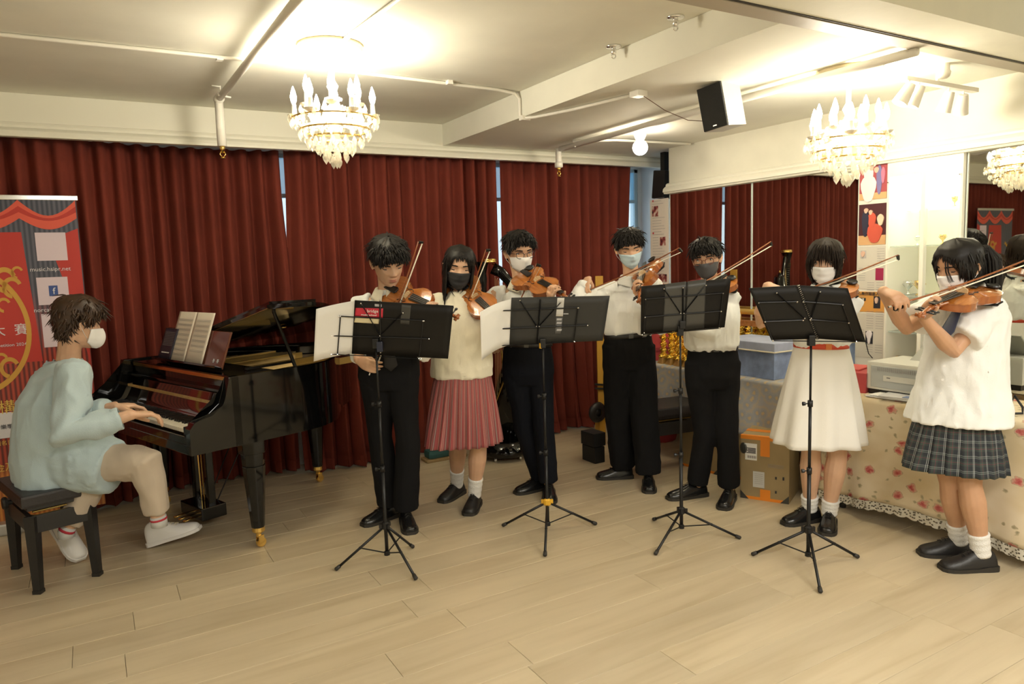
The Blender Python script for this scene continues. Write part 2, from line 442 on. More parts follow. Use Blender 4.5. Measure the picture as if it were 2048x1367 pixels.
# ---------------------------------------------------------------- curtains
CUR = mat('crimson_velvet', (.185, .036, .023), .9, spec=.2, var=.15, vscale=2.5, bump=.1, bscale=60)
def curtain(x0, x1, label, seed, lean=0, y=5.215, flare=0, edges=(0, 0)):
    rn = random.Random(seed); w = x1-x0; nf = max(2, int(w/.104)); bm = BM()
    ph = [rn.uniform(-1, 1) for _ in range(nf+3)]; am = [rn.uniform(.4, 1.2) for _ in range(nf+3)]
    def f(u, v):
        s = u*nf; i = int(min(s, nf-1)); fr = s-i
        a = lerp(am[i], am[i+1], fr)
        p = lerp(ph[i], ph[i+1], fr)
        drift = p*.6*v*v+.25*math.sin(v*2+ph[i])
        yy = math.sin(2*math.pi*s+drift*1.6)
        yy = math.copysign(abs(yy)**.75, yy)*.052*a*(.8+.3*v) + .012*math.sin(s*1.3+v*3)*v
        X = x0+u*w+.012*math.sin(2*math.pi*s*2+p)*v
        X += edges[0]*math.exp(-((v-.5)/.28)**4)*max(0, 1-u/.12)+edges[1]*math.exp(-((v-.5)/.28)**4)*max(0, 1-(1-u)/.12)
        yy += .17*math.exp(-((X-.72)/.62)**4)
        X += lean*v*(1 if u > .5 else 0)*max(0, (u-.8)/.2)
        return V((X, y+yy-flare*v**6*.10*(1+math.sin(s*2.1)), 2.33-2.315*v))
    grid(bm, f, nf*12, 14)
    o = obj('curtain', bm, CUR, smooth=True, solid=.004); tag(o, label, 'curtain', 'crimson curtains on the window wall')
    hb = BM()
    def g(u, v):
        p = f(u, .965+v*.033); return p+V((0, -.006, 0))
    grid(hb, g, nf*12, 2); obj('hem', hb, CUR, o, smooth=True)
    return o
curtain(XL+.02, -2.92, 'narrow crimson curtain at the far left, seen only in the mirror', 1)
curtain(-2.88, -.62, 'crimson curtain behind the event banner, leftmost seen in the photo', 2)
curtain(-.60, 1.238, 'crimson curtain behind the pianist and piano, left of the bright window gap', 3, edges=(0, .022))
curtain(1.268, 2.945, 'crimson curtain behind the first three violinists, between two window gaps', 4, flare=.5, edges=(-.02, .0))
curtain(2.985, 4.33, 'crimson curtain behind the violinist in the pale blue mask, nearest the open window', 5, lean=-.12, flare=.6)
# ---------------------------------------------------------------- ceiling pipes
def vline_z(px, py, x, y): return onplane(px, py, V((x, y, 0)), FH).z
def thing(o, label, cat, group=None): return tag(o, label, cat, group)
def vline_z_old(px, py, x, y): return onplane(px, py, V((x, y, 0)), FH).z
bm = BM(); tube(bm, [(.775, 1.95, 2.505), (.765, 3.4, 2.505), (.755, 4.62, 2.505)], .019, 12)
p = obj('sprinkler_pipe', bm, PIPE, smooth=True); thing(p, 'straight white pipe under the high ceiling, left of the first chandelier, ending in a drop', 'pipe')
zb = vline_z(437, 292, .755, 4.63)
bm = BM(); tube(bm, [(.755, 4.64, 2.51), (.755, 4.64, 2.38), (.755, 4.64, zb)], [.024, .026, .027], 12); tube(bm, [(.755, 4.60, 2.505), (.755, 4.66, 2.505)], .028, 12); obj('drop_pipe', bm, PIPE, p, smooth=True)
def head(parent, c):
    b = BM(); lathe(b, [(0, .0), (.016, 0), (.016, -.02), (.009, -.024), (.009, -.04), (0, -.04)], c, 10)
    for s in (-1, 1): tube(b, [V(c)+V((s*.009, 0, -.03)), V(c)+V((s*.016, 0, -.048)), V(c)+V((0, 0, -.068))], .003, 6)
    lathe(b, [(0, -.066), (.016, -.068), (.014, -.072), (0, -.072)], c, 10); obj('sprinkler_head', b, BRASS, parent, smooth=True)
head(p, (.755, 4.64, zb))
bm = BM(); tube(bm, [(.745, 4.5, 2.55), (.745, 4.5, 2.50)], .004, 6); tube(bm, [(.70, 4.5, 2.548), (.745, 4.5, 2.545)], .004, 6); tube(bm, [(.73, 4.5, 2.50), (.80, 4.5, 2.49)], .006, 6); obj('pipe_clip', bm, PIPE, p)
bm = BM(); tube(bm, [(3.20, 1.9, 2.352), (3.22, 3.4, 2.352), (3.245, 4.72, 2.352)], .021, 12)
p2 = obj('sprinkler_pipe', bm, PIPE, smooth=True); thing(p2, 'thick white pipe under the low ceiling passing behind the black loudspeaker', 'pipe')
zb = vline_z(1101, 335, 3.245, 4.76)
bm = BM(); tube(bm, [(3.245, 4.75, 2.36), (3.245, 4.75, 2.25), (3.245, 4.75, zb)], [.024, .024, .025], 12); lathe(bm, [(.024, .02), (.032, .015), (.032, -.02), (.02, -.025), (0, -.025)], (3.245, 4.75, zb+.02), 12); obj('drop_pipe', bm, PIPE, p2, smooth=True)
head(p2, (3.245, 4.75, zb))
bm = BM(); tube(bm, [(3.28, 4.5, 2.39), (3.28, 4.5, 2.345), (3.22, 4.5, 2.335)], .005, 6); obj('pipe_clip', bm, PIPE, p2)
# slim conduits
bm = BM(); tube(bm, [(XL, 3.92, 2.54), (-.236, 3.88, 2.54), (1.0, 3.86, 2.54), (2.25, 3.93, 2.54), (2.37, 3.94, 2.532), (2.408, 3.94, 2.50), (2.408, 3.94, 2.40), (2.41, 3.93, 2.382), (2.46, 3.86, 2.378), (2.55, 3.6, 2.378), (2.645, 3.15, 2.378)], .010, 8)
c1 = obj('cable_conduit', bm, PIPE, smooth=True); thing(c1, 'slim white conduit crossing the ceiling, bending down the beam to a small box', 'conduit')
for q in (-.3, .65, 1.9): b = BM(); box(b, (q, 3.88, 2.538), (.03, .035, .022)); obj('conduit_clip', b, PIPE, c1)
b = BM(); box(b, (2.43, 3.92, 2.382), (.06, .04, .03), bev=.004); obj('corner_box', b, PIPE, c1)
b = BM(); box(b, (2.65, 3.10, 2.375), (.07, .07, .03), bev=.004); obj('junction_box', b, PIPE, c1)
bm = BM(); tube(bm, [(1.11, 3.4, 2.54), (1.16, 2.6, 2.54), (1.19, 1.95, 2.54)], .010, 8); c2 = obj('cable_conduit', bm, PIPE, smooth=True); thing(c2, 'slim white conduit running forward from the first chandelier plate', 'conduit')
bm = BM(); tube(bm, [(3.22, 4.52, 2.375), (3.5, 4.35, 2.375), (4.2, 4.3, 2.375)], .010, 8); c3 = obj('cable_conduit', bm, PIPE, smooth=True); thing(c3, 'short white conduit beside the globe lamp on the low ceiling', 'conduit')
# ceiling fittings (chrome disc with hook)
for (px, py), lb in (((1227, 92), 'small chrome ceiling fitting with a hanging hook, nearer the window'), ((1351, 33), 'small chrome ceiling fitting with a hanging hook, nearer the photo top')):
    c = onz(px, py, ZC); b = BM(); lathe(b, [(0, 0), (.038, 0), (.040, -.005), (.034, -.010), (.016, -.013), (0, -.013)], c, 20)
    o = obj('ceiling_hook_plate', b, CHROME, smooth=True); thing(o, lb, 'ceiling fitting', 'chrome hook plates on the ceiling')
    b = BM(); lathe(b, [(.012, 0), (.014, -.02), (.008, -.03), (0, -.03)], c+V((0, 0, -.012)), 10)
    tube(b, [c+V((0, 0, -.035))+V((.013*math.cos(t), 0, .013*math.sin(t)-.012)) for t in [k*math.pi/6 for k in range(13)]], .003, 6); obj('hook', b, CHROME, o, smooth=True)
# ---------------------------------------------------------------- chandeliers
CRY = bpy.data.materials.new('crystal'); CRY.use_nodes = True
nt = CRY.node_tree; nt.nodes.clear(); N = nt.nodes.new
out = N('ShaderNodeOutputMaterial'); g = N('ShaderNodeBsdfGlossy'); g.inputs['Roughness'].default_value = .06; t = N('ShaderNodeBsdfTransparent'); t.inputs[0].default_value = (.95, .94, .9, 1)
tl = N('ShaderNodeBsdfTranslucent'); tl.inputs[0].default_value = (.95, .92, .85, 1)
mx = N('ShaderNodeMixShader'); mx2 = N('ShaderNodeMixShader'); fr = N('ShaderNodeLayerWeight'); fr.inputs[0].default_value = .45
nt.links.new(fr.outputs['Facing'], mx.inputs[0]); nt.links.new(t.outputs[0], mx.inputs[1]); nt.links.new(g.outputs[0], mx.inputs[2])
mx2.inputs[0].default_value = .35; nt.links.new(mx.outputs[0], mx2.inputs[1]); nt.links.new(tl.outputs[0], mx2.inputs[2]); nt.links.new(mx2.outputs[0], out.inputs[0])
BULB = mat('bulb_glow', (1, .93, .80), .3, emit=34)
PLATE = mat('ceiling_rose', (.74, .62, .40), .5)
CAND = mat('candle_sleeve', (.85, .82, .74), .5)
def me_of(bm, m):
    bmesh.ops.recalc_face_normals(bm, faces=bm.faces); me = bpy.data.meshes.new('m'); bm.to_mesh(me); bm.free(); me.materials.append(m); return me
b = BM(); lathe(b, [(0, 0), (.004, -.004), (.011, -.022), (.009, -.032), (0, -.046)], seg=6); drop_me = me_of(b, CRY)
b = BM(); lathe(b, [(0, 0), (.006, -.006), (0, -.012)], seg=6); bead_me = me_of(b, CRY)
b = BM(); lathe(b, [(.006, 0), (.013, .018), (.015, .034), (.010, .056), (.003, .078), (0, .082)], seg=12); bulb_me = me_of(b, BULB)
for p_ in bulb_me.polygons: p_.use_smooth = True
b = BM(); lathe(b, [(0, -.006), (.012, -.004), (.030, .006), (.033, .012), (.012, .008), (.010, .06), (0, .06)], seg=12); cup_me = me_of(b, CAND)
def inst(name, me, loc, parent, rot=0, sc=1):
    o = bpy.data.objects.new(name, me); COL.objects.link(o); o.parent = parent; o.location = loc; o.rotation_euler = (0, 0, rot); o.scale = (sc, sc, sc); return o
def chandelier(x, y, ztop, label, energy, drop=0):
    r = empty('crystal_chandelier', (x, y, ztop-.56), 0, label, 'chandelier', 'crystal chandeliers')
    Z = .56
    b = BM(); lathe(b, [(0, Z), (.150, Z), (.155, Z-.012), (.145, Z-.026), (.11, Z-.03), (0, Z-.03)], (x, y, ztop-Z), 40); smooth_angle(obj('ceiling_plate', b, PLATE, r))
    b = BM(); lathe(b, [(0, Z-.03), (.03, Z-.035), (.012, Z-.06), (.012, Z-.16), (.028, Z-.19), (.014, Z-.22), (.014, Z-.27), (.05, Z-.30), (.055, Z-.33), (.02, Z-.37), (.02, Z-.42), (.03, Z-.44), (0, Z-.47)], (x, y, ztop-Z), 16); obj('stem', b, CRY, r, smooth=True)
    for k in range(12):
        a = 2*math.pi*(k+.3)/12; ro = .185 if k % 2 else .135; zb = .245 if k % 2 else .285
        d = V((math.cos(a), math.sin(a), 0))
        b = BM(); tube(b, [V((x, y, ztop-Z+.235))+d*.03, V((x, y, ztop-Z+.20))+d*ro*.5, V((x, y, ztop-Z+.19))+d*ro*.85, V((x, y, ztop-Z+zb-.03))+d*ro], .006, 6); obj('arm', b, CRY, r, smooth=True)
        inst('candle_cup', cup_me, d*ro+V((0, 0, zb-.02)), r); inst('bulb', bulb_me, d*ro+V((0, 0, zb+.04)), r, sc=1.05)
        for j in (-1, 1):
            e = d.cross(V((0, 0, 1)))*.03*j; inst('crystal_drop', drop_me, d*(ro+.02)+e+V((0, 0, zb-.01)), r, a, 1)
    for rad, z, n, sc in ((.20, .215, 26, 1.0), (.165, .165, 22, 1), (.125, .13, 16, 1.1), (.085, .105, 11, 1.2), (.05, .075, 7, 1.35), (.018, .05, 3, 1.3)):
        b = BM(); lathe(b, [(rad-.004, z-.003), (rad+.003, z-.003), (rad+.003, z+.003), (rad-.004, z+.003), (rad-.004, z-.003)], (x, y, ztop-Z), 32); obj('crystal_ring', b, BRASS if rad > .1 else CRY, r)
        for k in range(n):
            a = 2*math.pi*(k+RN.random()*.3)/n; inst('crystal_drop', drop_me, (rad*math.cos(a), rad*math.sin(a), z-.002), r, a, sc*RN.uniform(.85, 1.15))
    bb = BM()
    for k in range(12):
        a = 2*math.pi*k/12; prev = V((.19*math.cos(a), .19*math.sin(a), .23))
        for j in range(10):
            t = (j+.5)/10; rr = lerp(.19, .03, t); z = lerp(.24, .33, t)-.10*math.sin(math.pi*t)
            ball(bb, V((x, y, ztop-Z))+V((rr*math.cos(a), rr*math.sin(a), z)), .0065, 5, 4)
    obj('bead_chain', bb, CRY, r, kind='stuff')
    inst('crystal_drop', drop_me, (0, 0, .055), r, 0, 1.6)
    point('chandelier_light', (x, y, ztop-.20), energy, (1, .92, .72), .12)
chandelier(1.09, 3.5, ZC, 'crystal chandelier with glowing candle bulbs above the first violinist', 30)
chandelier(3.35, 2.33, ZL, 'crystal chandelier with glowing candle bulbs beside the showcase, under the low ceiling', 24)
# globe lamp
g0 = onz(1280, 262, ZL)
r = empty('globe_lamp', (g0.x, g0.y, 2.27), 0, 'small glowing round globe lamp on the low ceiling near the window', 'lamp')
b = BM(); ball(b, (g0.x, g0.y, 2.275), .054, 20, 14); obj('globe', b, mat('globe_glow', (1, .93, .80), .3, emit=18), r, smooth=True)
b = BM(); lathe(b, [(0, 0), (.045, 0), (.045, -.03), (.03, -.06), (0, -.06)], (g0.x, g0.y, ZL), 20); obj('lamp_base', b, PIPE, r, smooth=True)
point('globe_light', (g0.x-.1, g0.y-.1, 2.27), 5, (1, .84, .6), .05)
# ceiling loudspeaker
def P(px, py, d): return CAM + ray(px, py)*(d/F_PX)
c0 = P(1426, 214, 3.78); sL = V((c0.x, c0.y, 0)).normalized(); sR = V((sL.y, -sL.x, 0)); ww, hh, dd = .145, .228, .178
fN = (-sL*math.cos(.55)-sR*math.sin(.55)-V((0, 0, .12))).normalized(); upv = (V((0, 0, 1))-sR*.15); upv = (upv-fN*upv.dot(fN)).normalized(); xd = (-fN).cross(upv)
MS = basis(xd, -fN, upv, c0)
b = BM(); box(b, (0, dd/2, 0), (ww, dd, hh), M=MS, bev=.004)
r = obj('ceiling_loudspeaker', b, mat('silver_speaker', (.50, .48, .44), .35, .4)); thing(r, 'tilted silver loudspeaker with a black grille hanging under the low ceiling', 'loudspeaker')
b = BM(); box(b, (0, -.006, 0), (ww*.97, .012, hh*.98), M=MS, bev=.003); obj('grille', b, mat('speaker_grille', (.012, .012, .012), .7, bump=.6, bscale=400), r)
text('brand_plate', 'wharf', .010, MS @ Matrix.Translation((0, -.0125, -hh*.42)) @ Matrix.Rotation(math.pi/2, 4, 'X'), PAPER, r) if False else None
b = BM(); box(b, (0, -.0125, -hh*.42), (.022, .002, .006), M=MS); obj('badge', b, CHROME, r)
tp = MS @ V((0, dd*.8, hh/2))
b = BM(); box(b, (tp.x, tp.y, (tp.z+ZL)/2), (.03, .05, ZL-tp.z+.02)); box(b, (tp.x, tp.y, ZL-.006), (.09, .05, .012)); obj('bracket', b, BLACKM, r)
b = BM(); w0 = V((2.66, 3.08, 2.365)); w1 = MS @ V((-ww/2, dd*.9, -.02))
tube(b, [w0, lerp(w0, w1, .3)+V((0, 0, -.05)), lerp(w0, w1, .6)+V((0, 0, -.07)), lerp(w0, w1, .85)+V((0, 0, -.05)), w1], .0022, 5); r = obj('speaker_cable', b, mat('brown_wire', (.15, .08, .05), .6)); thing(r, 'thin dark wire sagging from the junction box to the loudspeaker', 'cable')
# track lights
tr0 = V((3.42, 2.075, 2.30)); tr1 = V((4.05, 2.105, 2.30))
b = BM(); box(b, (tr0+tr1)/2, ((tr1-tr0).length, .034, .02)); r = obj('light_track', b, PIPE); thing(r, 'white spotlight track hanging under the low ceiling at the upper right', 'track light')
b = BM(); tube(b, [(3.70, 2.09, ZL), (3.70, 2.09, 2.31)], .008, 8); lathe(b, [(.026, .08), (.026, .03), (.032, .02), (.028, 0), (.018, -.01), (0, -.01)], (3.70, 2.06, 2.33), 14); obj('drop_rod', b, PIPE, r, smooth=True)
for k, (px, t_, a_, em) in enumerate(((1812, .03, -.9, 1), (1838, .17, -.5, 0), (1895, .62, .0, 0), (1930, .85, .7, 0))):
    c = lerp(tr0, tr1, t_); b = BM()
    ax = V((math.sin(a_)*.6, .35, -1)).normalized(); p0 = c+V((0, 0, -.045))
    tube(b, [c+V((0, 0, -.01)), p0], .005, 6); lathe(b, [(0, -.02), (.022, -.02), (.026, .0), (.036, .075), (.036, .08), (.030, .08), (.024, .05), (0, .045)], p0, 16, ax)
    s_ = obj('spotlight', b, PIPE, r); smooth_angle(s_)
    if em:
        b = BM(); lathe(b, [(0, .070), (.029, .070)], p0, 16, ax); obj('lamp_lens', b, mat('spot_glow', (1, .95, .85), .3, emit=7), s_)
# ================================================================ VIOLIN AND BOW (built once, copied)
SPRUCE = wood('violin_varnish', (.44, .150, .028), (.30, .085, .014), .22, (4, 50, 50), coat=.6)
SPRUCE2 = wood('violin_back_maple', (.34, .10, .022), (.20, .05, .012), .22, (30, 4, 4), coat=.6)
def violin_outline(n=64, s=1.0):
    key = [(0, 0.001), (.004, .045), (.018, .075), (.045, .096), (.08, .104), (.11, .098), (.135, .082), (.143, .080), (.150, .068), (.165, .058), (.19, .054), (.212, .060), (.222, .070), (.229, .072), (.245, .080), (.275, .084), (.31, .078), (.335, .060), (.349, .035), (.355, .012)]
    pts = []
    for a, b in zip(key, key[1:]):
        for k in range(3): pts.append((lerp(a[0], b[0], k/3), lerp(a[1], b[1], k/3)))
    pts.append(key[-1])
    return pts
VO = violin_outline()
def build_violin():
    r = empty('violin', (0, 0, 0))
    half = VO; full = [(x, y) for x, y in half] + [(x, -y) for x, y in reversed(half)]
    c = (.18, 0)
    def plate(z, arch, th, over):
        b = BM(); rings = []
        for s_, a_ in ((1, 0), (.96, .02), (.85, .45), (.65, .8), (.4, .95), (.15, 1)):
            rings.append([b.verts.new((c[0]+(x-c[0])*s_*(over if s_ > .9 else 1), y*s_*(over if s_ > .9 else 1), z+arch*a_)) for x, y in full])
        n = len(full)
        for A, B in zip(rings, rings[1:]):
            for k in range(n): b.faces.new((A[k], A[(k+1) % n], B[(k+1) % n], B[k]))
        b.faces.new(rings[-1])
        low = [b.verts.new((c[0]+(x-c[0])*over, y*over, z-th)) for x, y in full]
        for k in range(n): b.faces.new((low[k], low[(k+1) % n], rings[0][(k+1) % n], rings[0][k]))
        b.faces.new(low); return b
    o = obj('top_plate', plate(.0, .015, .003, 1.02), SPRUCE, r); smooth_angle(o, 50)
    o = obj('back_plate', plate(-.034, -.014, -.003, 1.02), SPRUCE2, r); smooth_angle(o, 50)
    b = BM(); A = [b.verts.new((x, y, -.003)) for x, y in full]; B = [b.verts.new((x, y, -.034)) for x, y in full]
    for k in range(len(full)): b.faces.new((A[k], A[(k+1) % len(full)], B[(k+1) % len(full)], B[k]))
    obj('rib', b, SPRUCE2, r, smooth=True)
    # f-holes
    for s in (-1, 1):
        b = BM(); pts = []
        for k in range(9):
            t = k/8; x = .165+.06*t; y = s*(.045-.012*t+.006*math.sin((t-.5)*2*math.pi)); sc = 1-.0
            pts.append(V((x, y, .0152)))
        tube(b, pts, [.004, .002, .0022, .003, .0032, .003, .0022, .002, .0035], 6, flat=.5)
        obj('sound_hole', b, INK, r)
    b = BM(); tube(b, [(.335, 0, -.008), (.36, 0, .002), (.42, 0, .004), (.475, 0, .004)], [.016, .013, .012, .0115], 10, side=(0, 1, 0), flat=.75); obj('neck', b, SPRUCE2, r, smooth=True)
    b = BM(); prism(b, [(.235, -.021), (.487, -.012), (.487, .012), (.235, .021)], .016, .021)
    for v in b.verts: v.co.z += (.235-v.co.x)*-.02
    obj('fingerboard', b, EBONY, r, bev=.002)
    b = BM(); tube(b, [(.478, 0, .006), (.51, 0, .003), (.545, 0, -.004), (.565, 0, -.012)], [.0125, .011, .009, .008], 8, side=(0, 1, 0), flat=1.1)
    tube(b, [V((.572+.013*math.cos(t)*(1-k*.05), 0, -.008+.013*math.sin(t)*(1-k*.05))) for k, t in enumerate([math.pi*.9-i*.6 for i in range(13)])], [.008-.0003*i for i in range(13)], 8, side=(0, 1, 0), flat=.7)
    lathe(b, [(0, -.018), (.009, -.018), (.007, 0), (.009, .018), (0, .018)], (.572, 0, -.008), 10, (0, 1, 0)); obj('scroll', b, SPRUCE2, r, smooth=True)
    for k in range(4):
        s = 1 if k % 2 else -1; x = .497+k*.014; b = BM(); tube(b, [(x, -s*.014, .0), (x, s*.030, .0)], [.003, .004], 7); ball(b, (x, s*.037, 0), (.010, .009, .004), 8, 6); obj('tuning_peg', b, EBONY, r, smooth=True)
    b = BM(); prism(b, [(.208, -.022), (.210, -.008), (.210, .008), (.208, .022), (.2135, .022), (.2125, 0), (.2135, -.022)], .014, .040)
    for v in b.verts: v.co.z -= .010*(abs(v.co.y)/.022)**2 if v.co.z > .03 else 0
    obj('bridge', b, mat('bridge_maple', (.72, .52, .28), .5), r)
    b = BM(); prism(b, [(.02, -.012), (.12, -.021), (.128, -.012), (.128, .012), (.12, .021), (.02, .012)], .018, .026); obj('tailpiece', b, EBONY, r, bev=.003)
    for k in range(4):
        y = (-.0165+.011*k); b = BM(); tube(b, [(.124, y*.8, .027), (.211, y, .0405-abs(y)*.25), (.485, y*.5, .0225)], .0006, 4); obj('string', b, CHROME, r)
    b = BM(); lathe(b, [(0, .010), (.022, .010), (.028, .018), (.024, .024), (.015, .020), (0, .019)], (.032, .050, .0), 18)
    for v in b.verts: v.co.x = .035+(v.co.x-.035)*.9
    box(b, (.006, .04, -.012), (.010, .03, .05)); obj('chinrest', b, EBONY, r, smooth=False)
    b = BM(); tube(b, [(.06, -.09, -.055), (.045, -.04, -.068), (.045, .03, -.066), (.06, .09, -.055)], [.012, .016, .016, .012], 8, side=(1, 0, 0), flat=.5)
    for s in (-1, 1): tube(b, [(.06, s*.088, -.055), (.06, s*.108, -.035)], .004, 6)
    obj('shoulder_rest', b, mat('rest_foam', (.02, .02, .022), .8), r, smooth=True)
    return r
def build_bow():
    r = empty('violin_bow', (0, 0, 0)); STK = wood('pernambuco', (.30, .10, .03), (.2, .06, .02), .3, (20, 60, 60))
    pts = [V((-.012+.75*k/10, 0, .004-.014*math.sin(math.pi*k/10))) for k in range(11)]
    b = BM(); tube(b, pts, [.0045]*3+[.0042]*3+[.0038]*3+[.0034, .003], 8); obj('bow_stick', b, STK, r, smooth=True)
    b = BM(); prism(b, [(0, -.022), (.005, -.024), (.045, -.022), (.045, -.004), (0, -.002)], -.006, .006, Matrix.Rotation(math.pi/2, 4, 'X')); obj('frog', b, EBONY, r, bev=.0015)
    b = BM(); prism(b, [(.728, 0), (.742, .002), (.745, -.024), (.735, -.026), (.733, -.014)], -.005, .005, Matrix.Rotation(math.pi/2, 4, 'X')); obj('bow_tip', b, EBONY, r)
    b = BM(); box(b, ((.042+.737)/2, 0, -.0235), (.695, .009, .0014)); obj('bow_hair', b, mat('horsehair', (.82, .78, .66), .6), r)
    b = BM(); tube(b, [(.05, 0, -.002), (.085, 0, -.004)], .0055, 8); obj('thumb_grip', b, mat('silver_winding', (.5, .5, .5), .3, 1), r)
    b = BM(); tube(b, [(-.025, 0, .004), (-.012, 0, .004)], .0045, 8); obj('screw', b, CHROME, r)
    return r
VPROTO = build_violin(); BPROTO = build_bow()
used_v = [False, False]
def place(proto, idx, Mx, label, cat, group):
    if not used_v[idx]: o = proto; used_v[idx] = True
    else:
        kids_of(proto); o = copy_tree(proto)
    o.matrix_world = Mx; o.rotation_mode = 'XYZ'
    loc, q, sc = Mx.decompose(); o.location = loc; o.rotation_euler = q.to_euler(); o.scale = (1, 1, 1)
    tag(o, label, cat, group); return o
# ================================================================ PEOPLE
HT = [(-.02, .012, .060, -.040), (.0, .024, .078, -.020), (.05, .040, .088, .012), (.12, .051, .090, .036), (.22, .060, .090, .060), (.35, .067, .091, .076), (.5, .0725, .090, .088), (.62, .075, .093, .096), (.75, .074, .087, .098), (.87, .062, .068, .084), (.94, .045, .047, .062), (.98, .025, .026, .036), (1.0, .004, .004, .006)]
HH = .225
def gss(x, s): return math.exp(-(x/s)**2)
def head_pt(a, t, feat=True, infl=0):
    """a=0 front, +a towards +x; head local: x right, y front, z up; z=0 at mid height"""
    w_, f_, bk = interp(HT, t)
    w_ += infl; f_ += infl; bk += infl
    s, c = math.sin(a), math.cos(a)
    x = w_*math.copysign(abs(s)**.92, s); y = (f_ if c > 0 else bk)*math.copysign(abs(c)**.95, c)
    if feat and c > .2:
        ax = abs(x)
        y += .022*gss(x, .010+.006*gss(t-.37, .06))*(gss(t-.385, .045) if t < .385 else max(0, 1-(t-.385)/.17)**1.2)
        y += .006*gss(ax-.014, .007)*gss(t-.365, .03)
        y -= .009*gss(ax-.032, .016)*gss(t-.50, .055)
        y += .003*gss(t-.585, .035)*gss(ax-.028, .022)
        y += .005*gss(x, .022)*gss(t-.245, .022)+.005*gss(x, .018)*gss(t-.195, .022)
        y -= .004*gss(x, .020)*gss(t-.222, .010)
        y += .005*gss(x, .016)*gss(t-.07, .05)
        y += .004*gss(ax-.045, .018)*gss(t-.40, .07)
        y -= .003*gss(x, .018)*gss(t-.145, .03)
    z = (t-.5)*HH
    return V((x, y-.005*0, z))
def spow(v): return v
def head_bm(bm, M):
    nu, nv = 72, 64
    ts = [-.02+1.02*k/nv for k in range(nv+1)]
    rings = [[bm.verts.new(M @ head_pt(2*math.pi*i/nu, t)) for i in range(nu)] for t in ts]
    for A, B in zip(rings, rings[1:]):
        for k in range(nu): bm.faces.new((A[k], A[(k+1) % nu], B[(k+1) % nu], B[k]))
    bm.faces.new(rings[0]); bm.faces.new(rings[-1])
    for s in (-1, 1):   # ears
        R_ = Matrix.Rotation(s*.35, 3, 'Z')
        ball(bm, M @ V((s*.078, -.010, -.012)), (.0055*M.median_scale, .017*M.median_scale, .031*M.median_scale), 12, 10, (M.to_3x3().normalized() @ R_))
        tube(bm, [M @ V((s*.080, .004, -.010)), M @ V((s*.086, -.002, .012)), M @ V((s*.090, -.022, .010)), M @ V((s*.087, -.024, -.015)), M @ V((s*.078, -.004, -.038))], .0042*M.median_scale, 6)
def finger(bm, base, dirs, lens, rads):
    p = V(base); pts = [p.copy()]
    for d, l in zip(dirs, lens):
        p = p+d.normalized()*l; pts.append(p.copy())
    tube(bm, [lerp(pts[0], pts[1], -.3)]+pts, [rads[0]]+list(rads), 8)
    ball(bm, pts[-1], rads[-1]*1.02, 8, 6)
def hand_bm(bm, wrist, F, Nn, curls, side, sc=1.0, thumb=None, spread=.07):
    """F finger direction, Nn palm normal, side=unit vector to the thumb side; curls per finger (mcp,pip,dip) rad"""
    F = F.normalized(); Nn = (Nn-F*Nn.dot(F)).normalized(); Sd = side-F*side.dot(F)-Nn*side.dot(Nn); Sd.normalize()
    k0 = wrist+F*.088*sc
    tube(bm, [wrist-F*.012*sc, wrist+F*.02*sc, wrist+F*.055*sc, wrist+F*.088*sc], [.025*sc, .031*sc, .039*sc, .038*sc], 12, side=Sd, flat=[.72, .55, .42, .34])
    ball(bm, k0, (.037*sc, .012*sc, .012*sc), 10, 6, Matrix([list(r) for r in Matrix((Sd, F, Nn)).transposed()]))
    L = [(.042, .025, .021), (.046, .029, .022), (.043, .026, .021), (.034, .020, .018)]
    for i in range(4):
        off = (.0275-.0183*i)*sc; c = curls[i]
        base = k0+Sd*off-F*(.002+.004*abs(i-1))*sc
        sp = Sd*spread*(1.2-i*.85)
        a = 0; ds = []
        for q in c:
            a += q; ds.append((F*math.cos(a)+Nn*math.sin(a)+sp*(1 if a < 1.2 else .3)).normalized())
        finger(bm, base, ds, [l*sc for l in L[i]], [r*sc for r in (.0098, .0088, .0080, .0068)])
    if thumb is None:
        b0 = wrist+F*.022*sc+Sd*.020*sc+Nn*.006*sc
        thumb = [b0, b0+(Sd*.75+F*.65+Nn*.3).normalized()*.045*sc, b0+(Sd*.75+F*.65+Nn*.3).normalized()*.045*sc+(Sd*.3+F*.85+Nn*.4).normalized()*.034*sc, b0+(Sd*.75+F*.65+Nn*.3).normalized()*.045*sc+(Sd*.3+F*.85+Nn*.4).normalized()*.034*sc+(F*.9+Nn*.35).normalized()*.026*sc]
    else: thumb = [wrist+F*.022*sc+Sd*.016*sc]+thumb
    tube(bm, thumb, [r*sc for r in (.017, .0125, .0105, .0085)], 8); ball(bm, thumb[-1], .0085*sc, 8, 6)
def ik(S0, W0, L1, L2, pole):
    d = W0-S0; D = d.length
    if D > (L1+L2)*.995:
        k = D/((L1+L2)*.995); L1 *= k; L2 *= k
    a = (L1*L1-L2*L2+D*D)/(2*D); h = math.sqrt(max(0, L1*L1-a*a)); d.normalize()
    p = pole-d*pole.dot(d); p.normalize(); return S0+d*a+p*h
def wrinkle(me, amp, sc, W=None):
    import numpy as np
    n_ = len(me.vertices); co_ = np.empty(n_*3, 'f'); no_ = np.empty(n_*3, 'f')
    me.vertices.foreach_get('co', co_); me.vertices.foreach_get('normal', no_)
    co_ = co_.reshape(-1, 3); no_ = no_.reshape(-1, 3)
    ks = np.array([1-2*abs(noise.noise(V((c[0]*sc, c[1]*sc, c[2]*sc*.5)))+.5*noise.noise(V((c[0]*sc*2.3, c[1]*sc*2.3, c[2]*sc*1.3)))) for c in co_], 'f')
    co_ += no_*(amp*ks)[:, None]
    me.vertices.foreach_set('co', co_.ravel()); me.update()
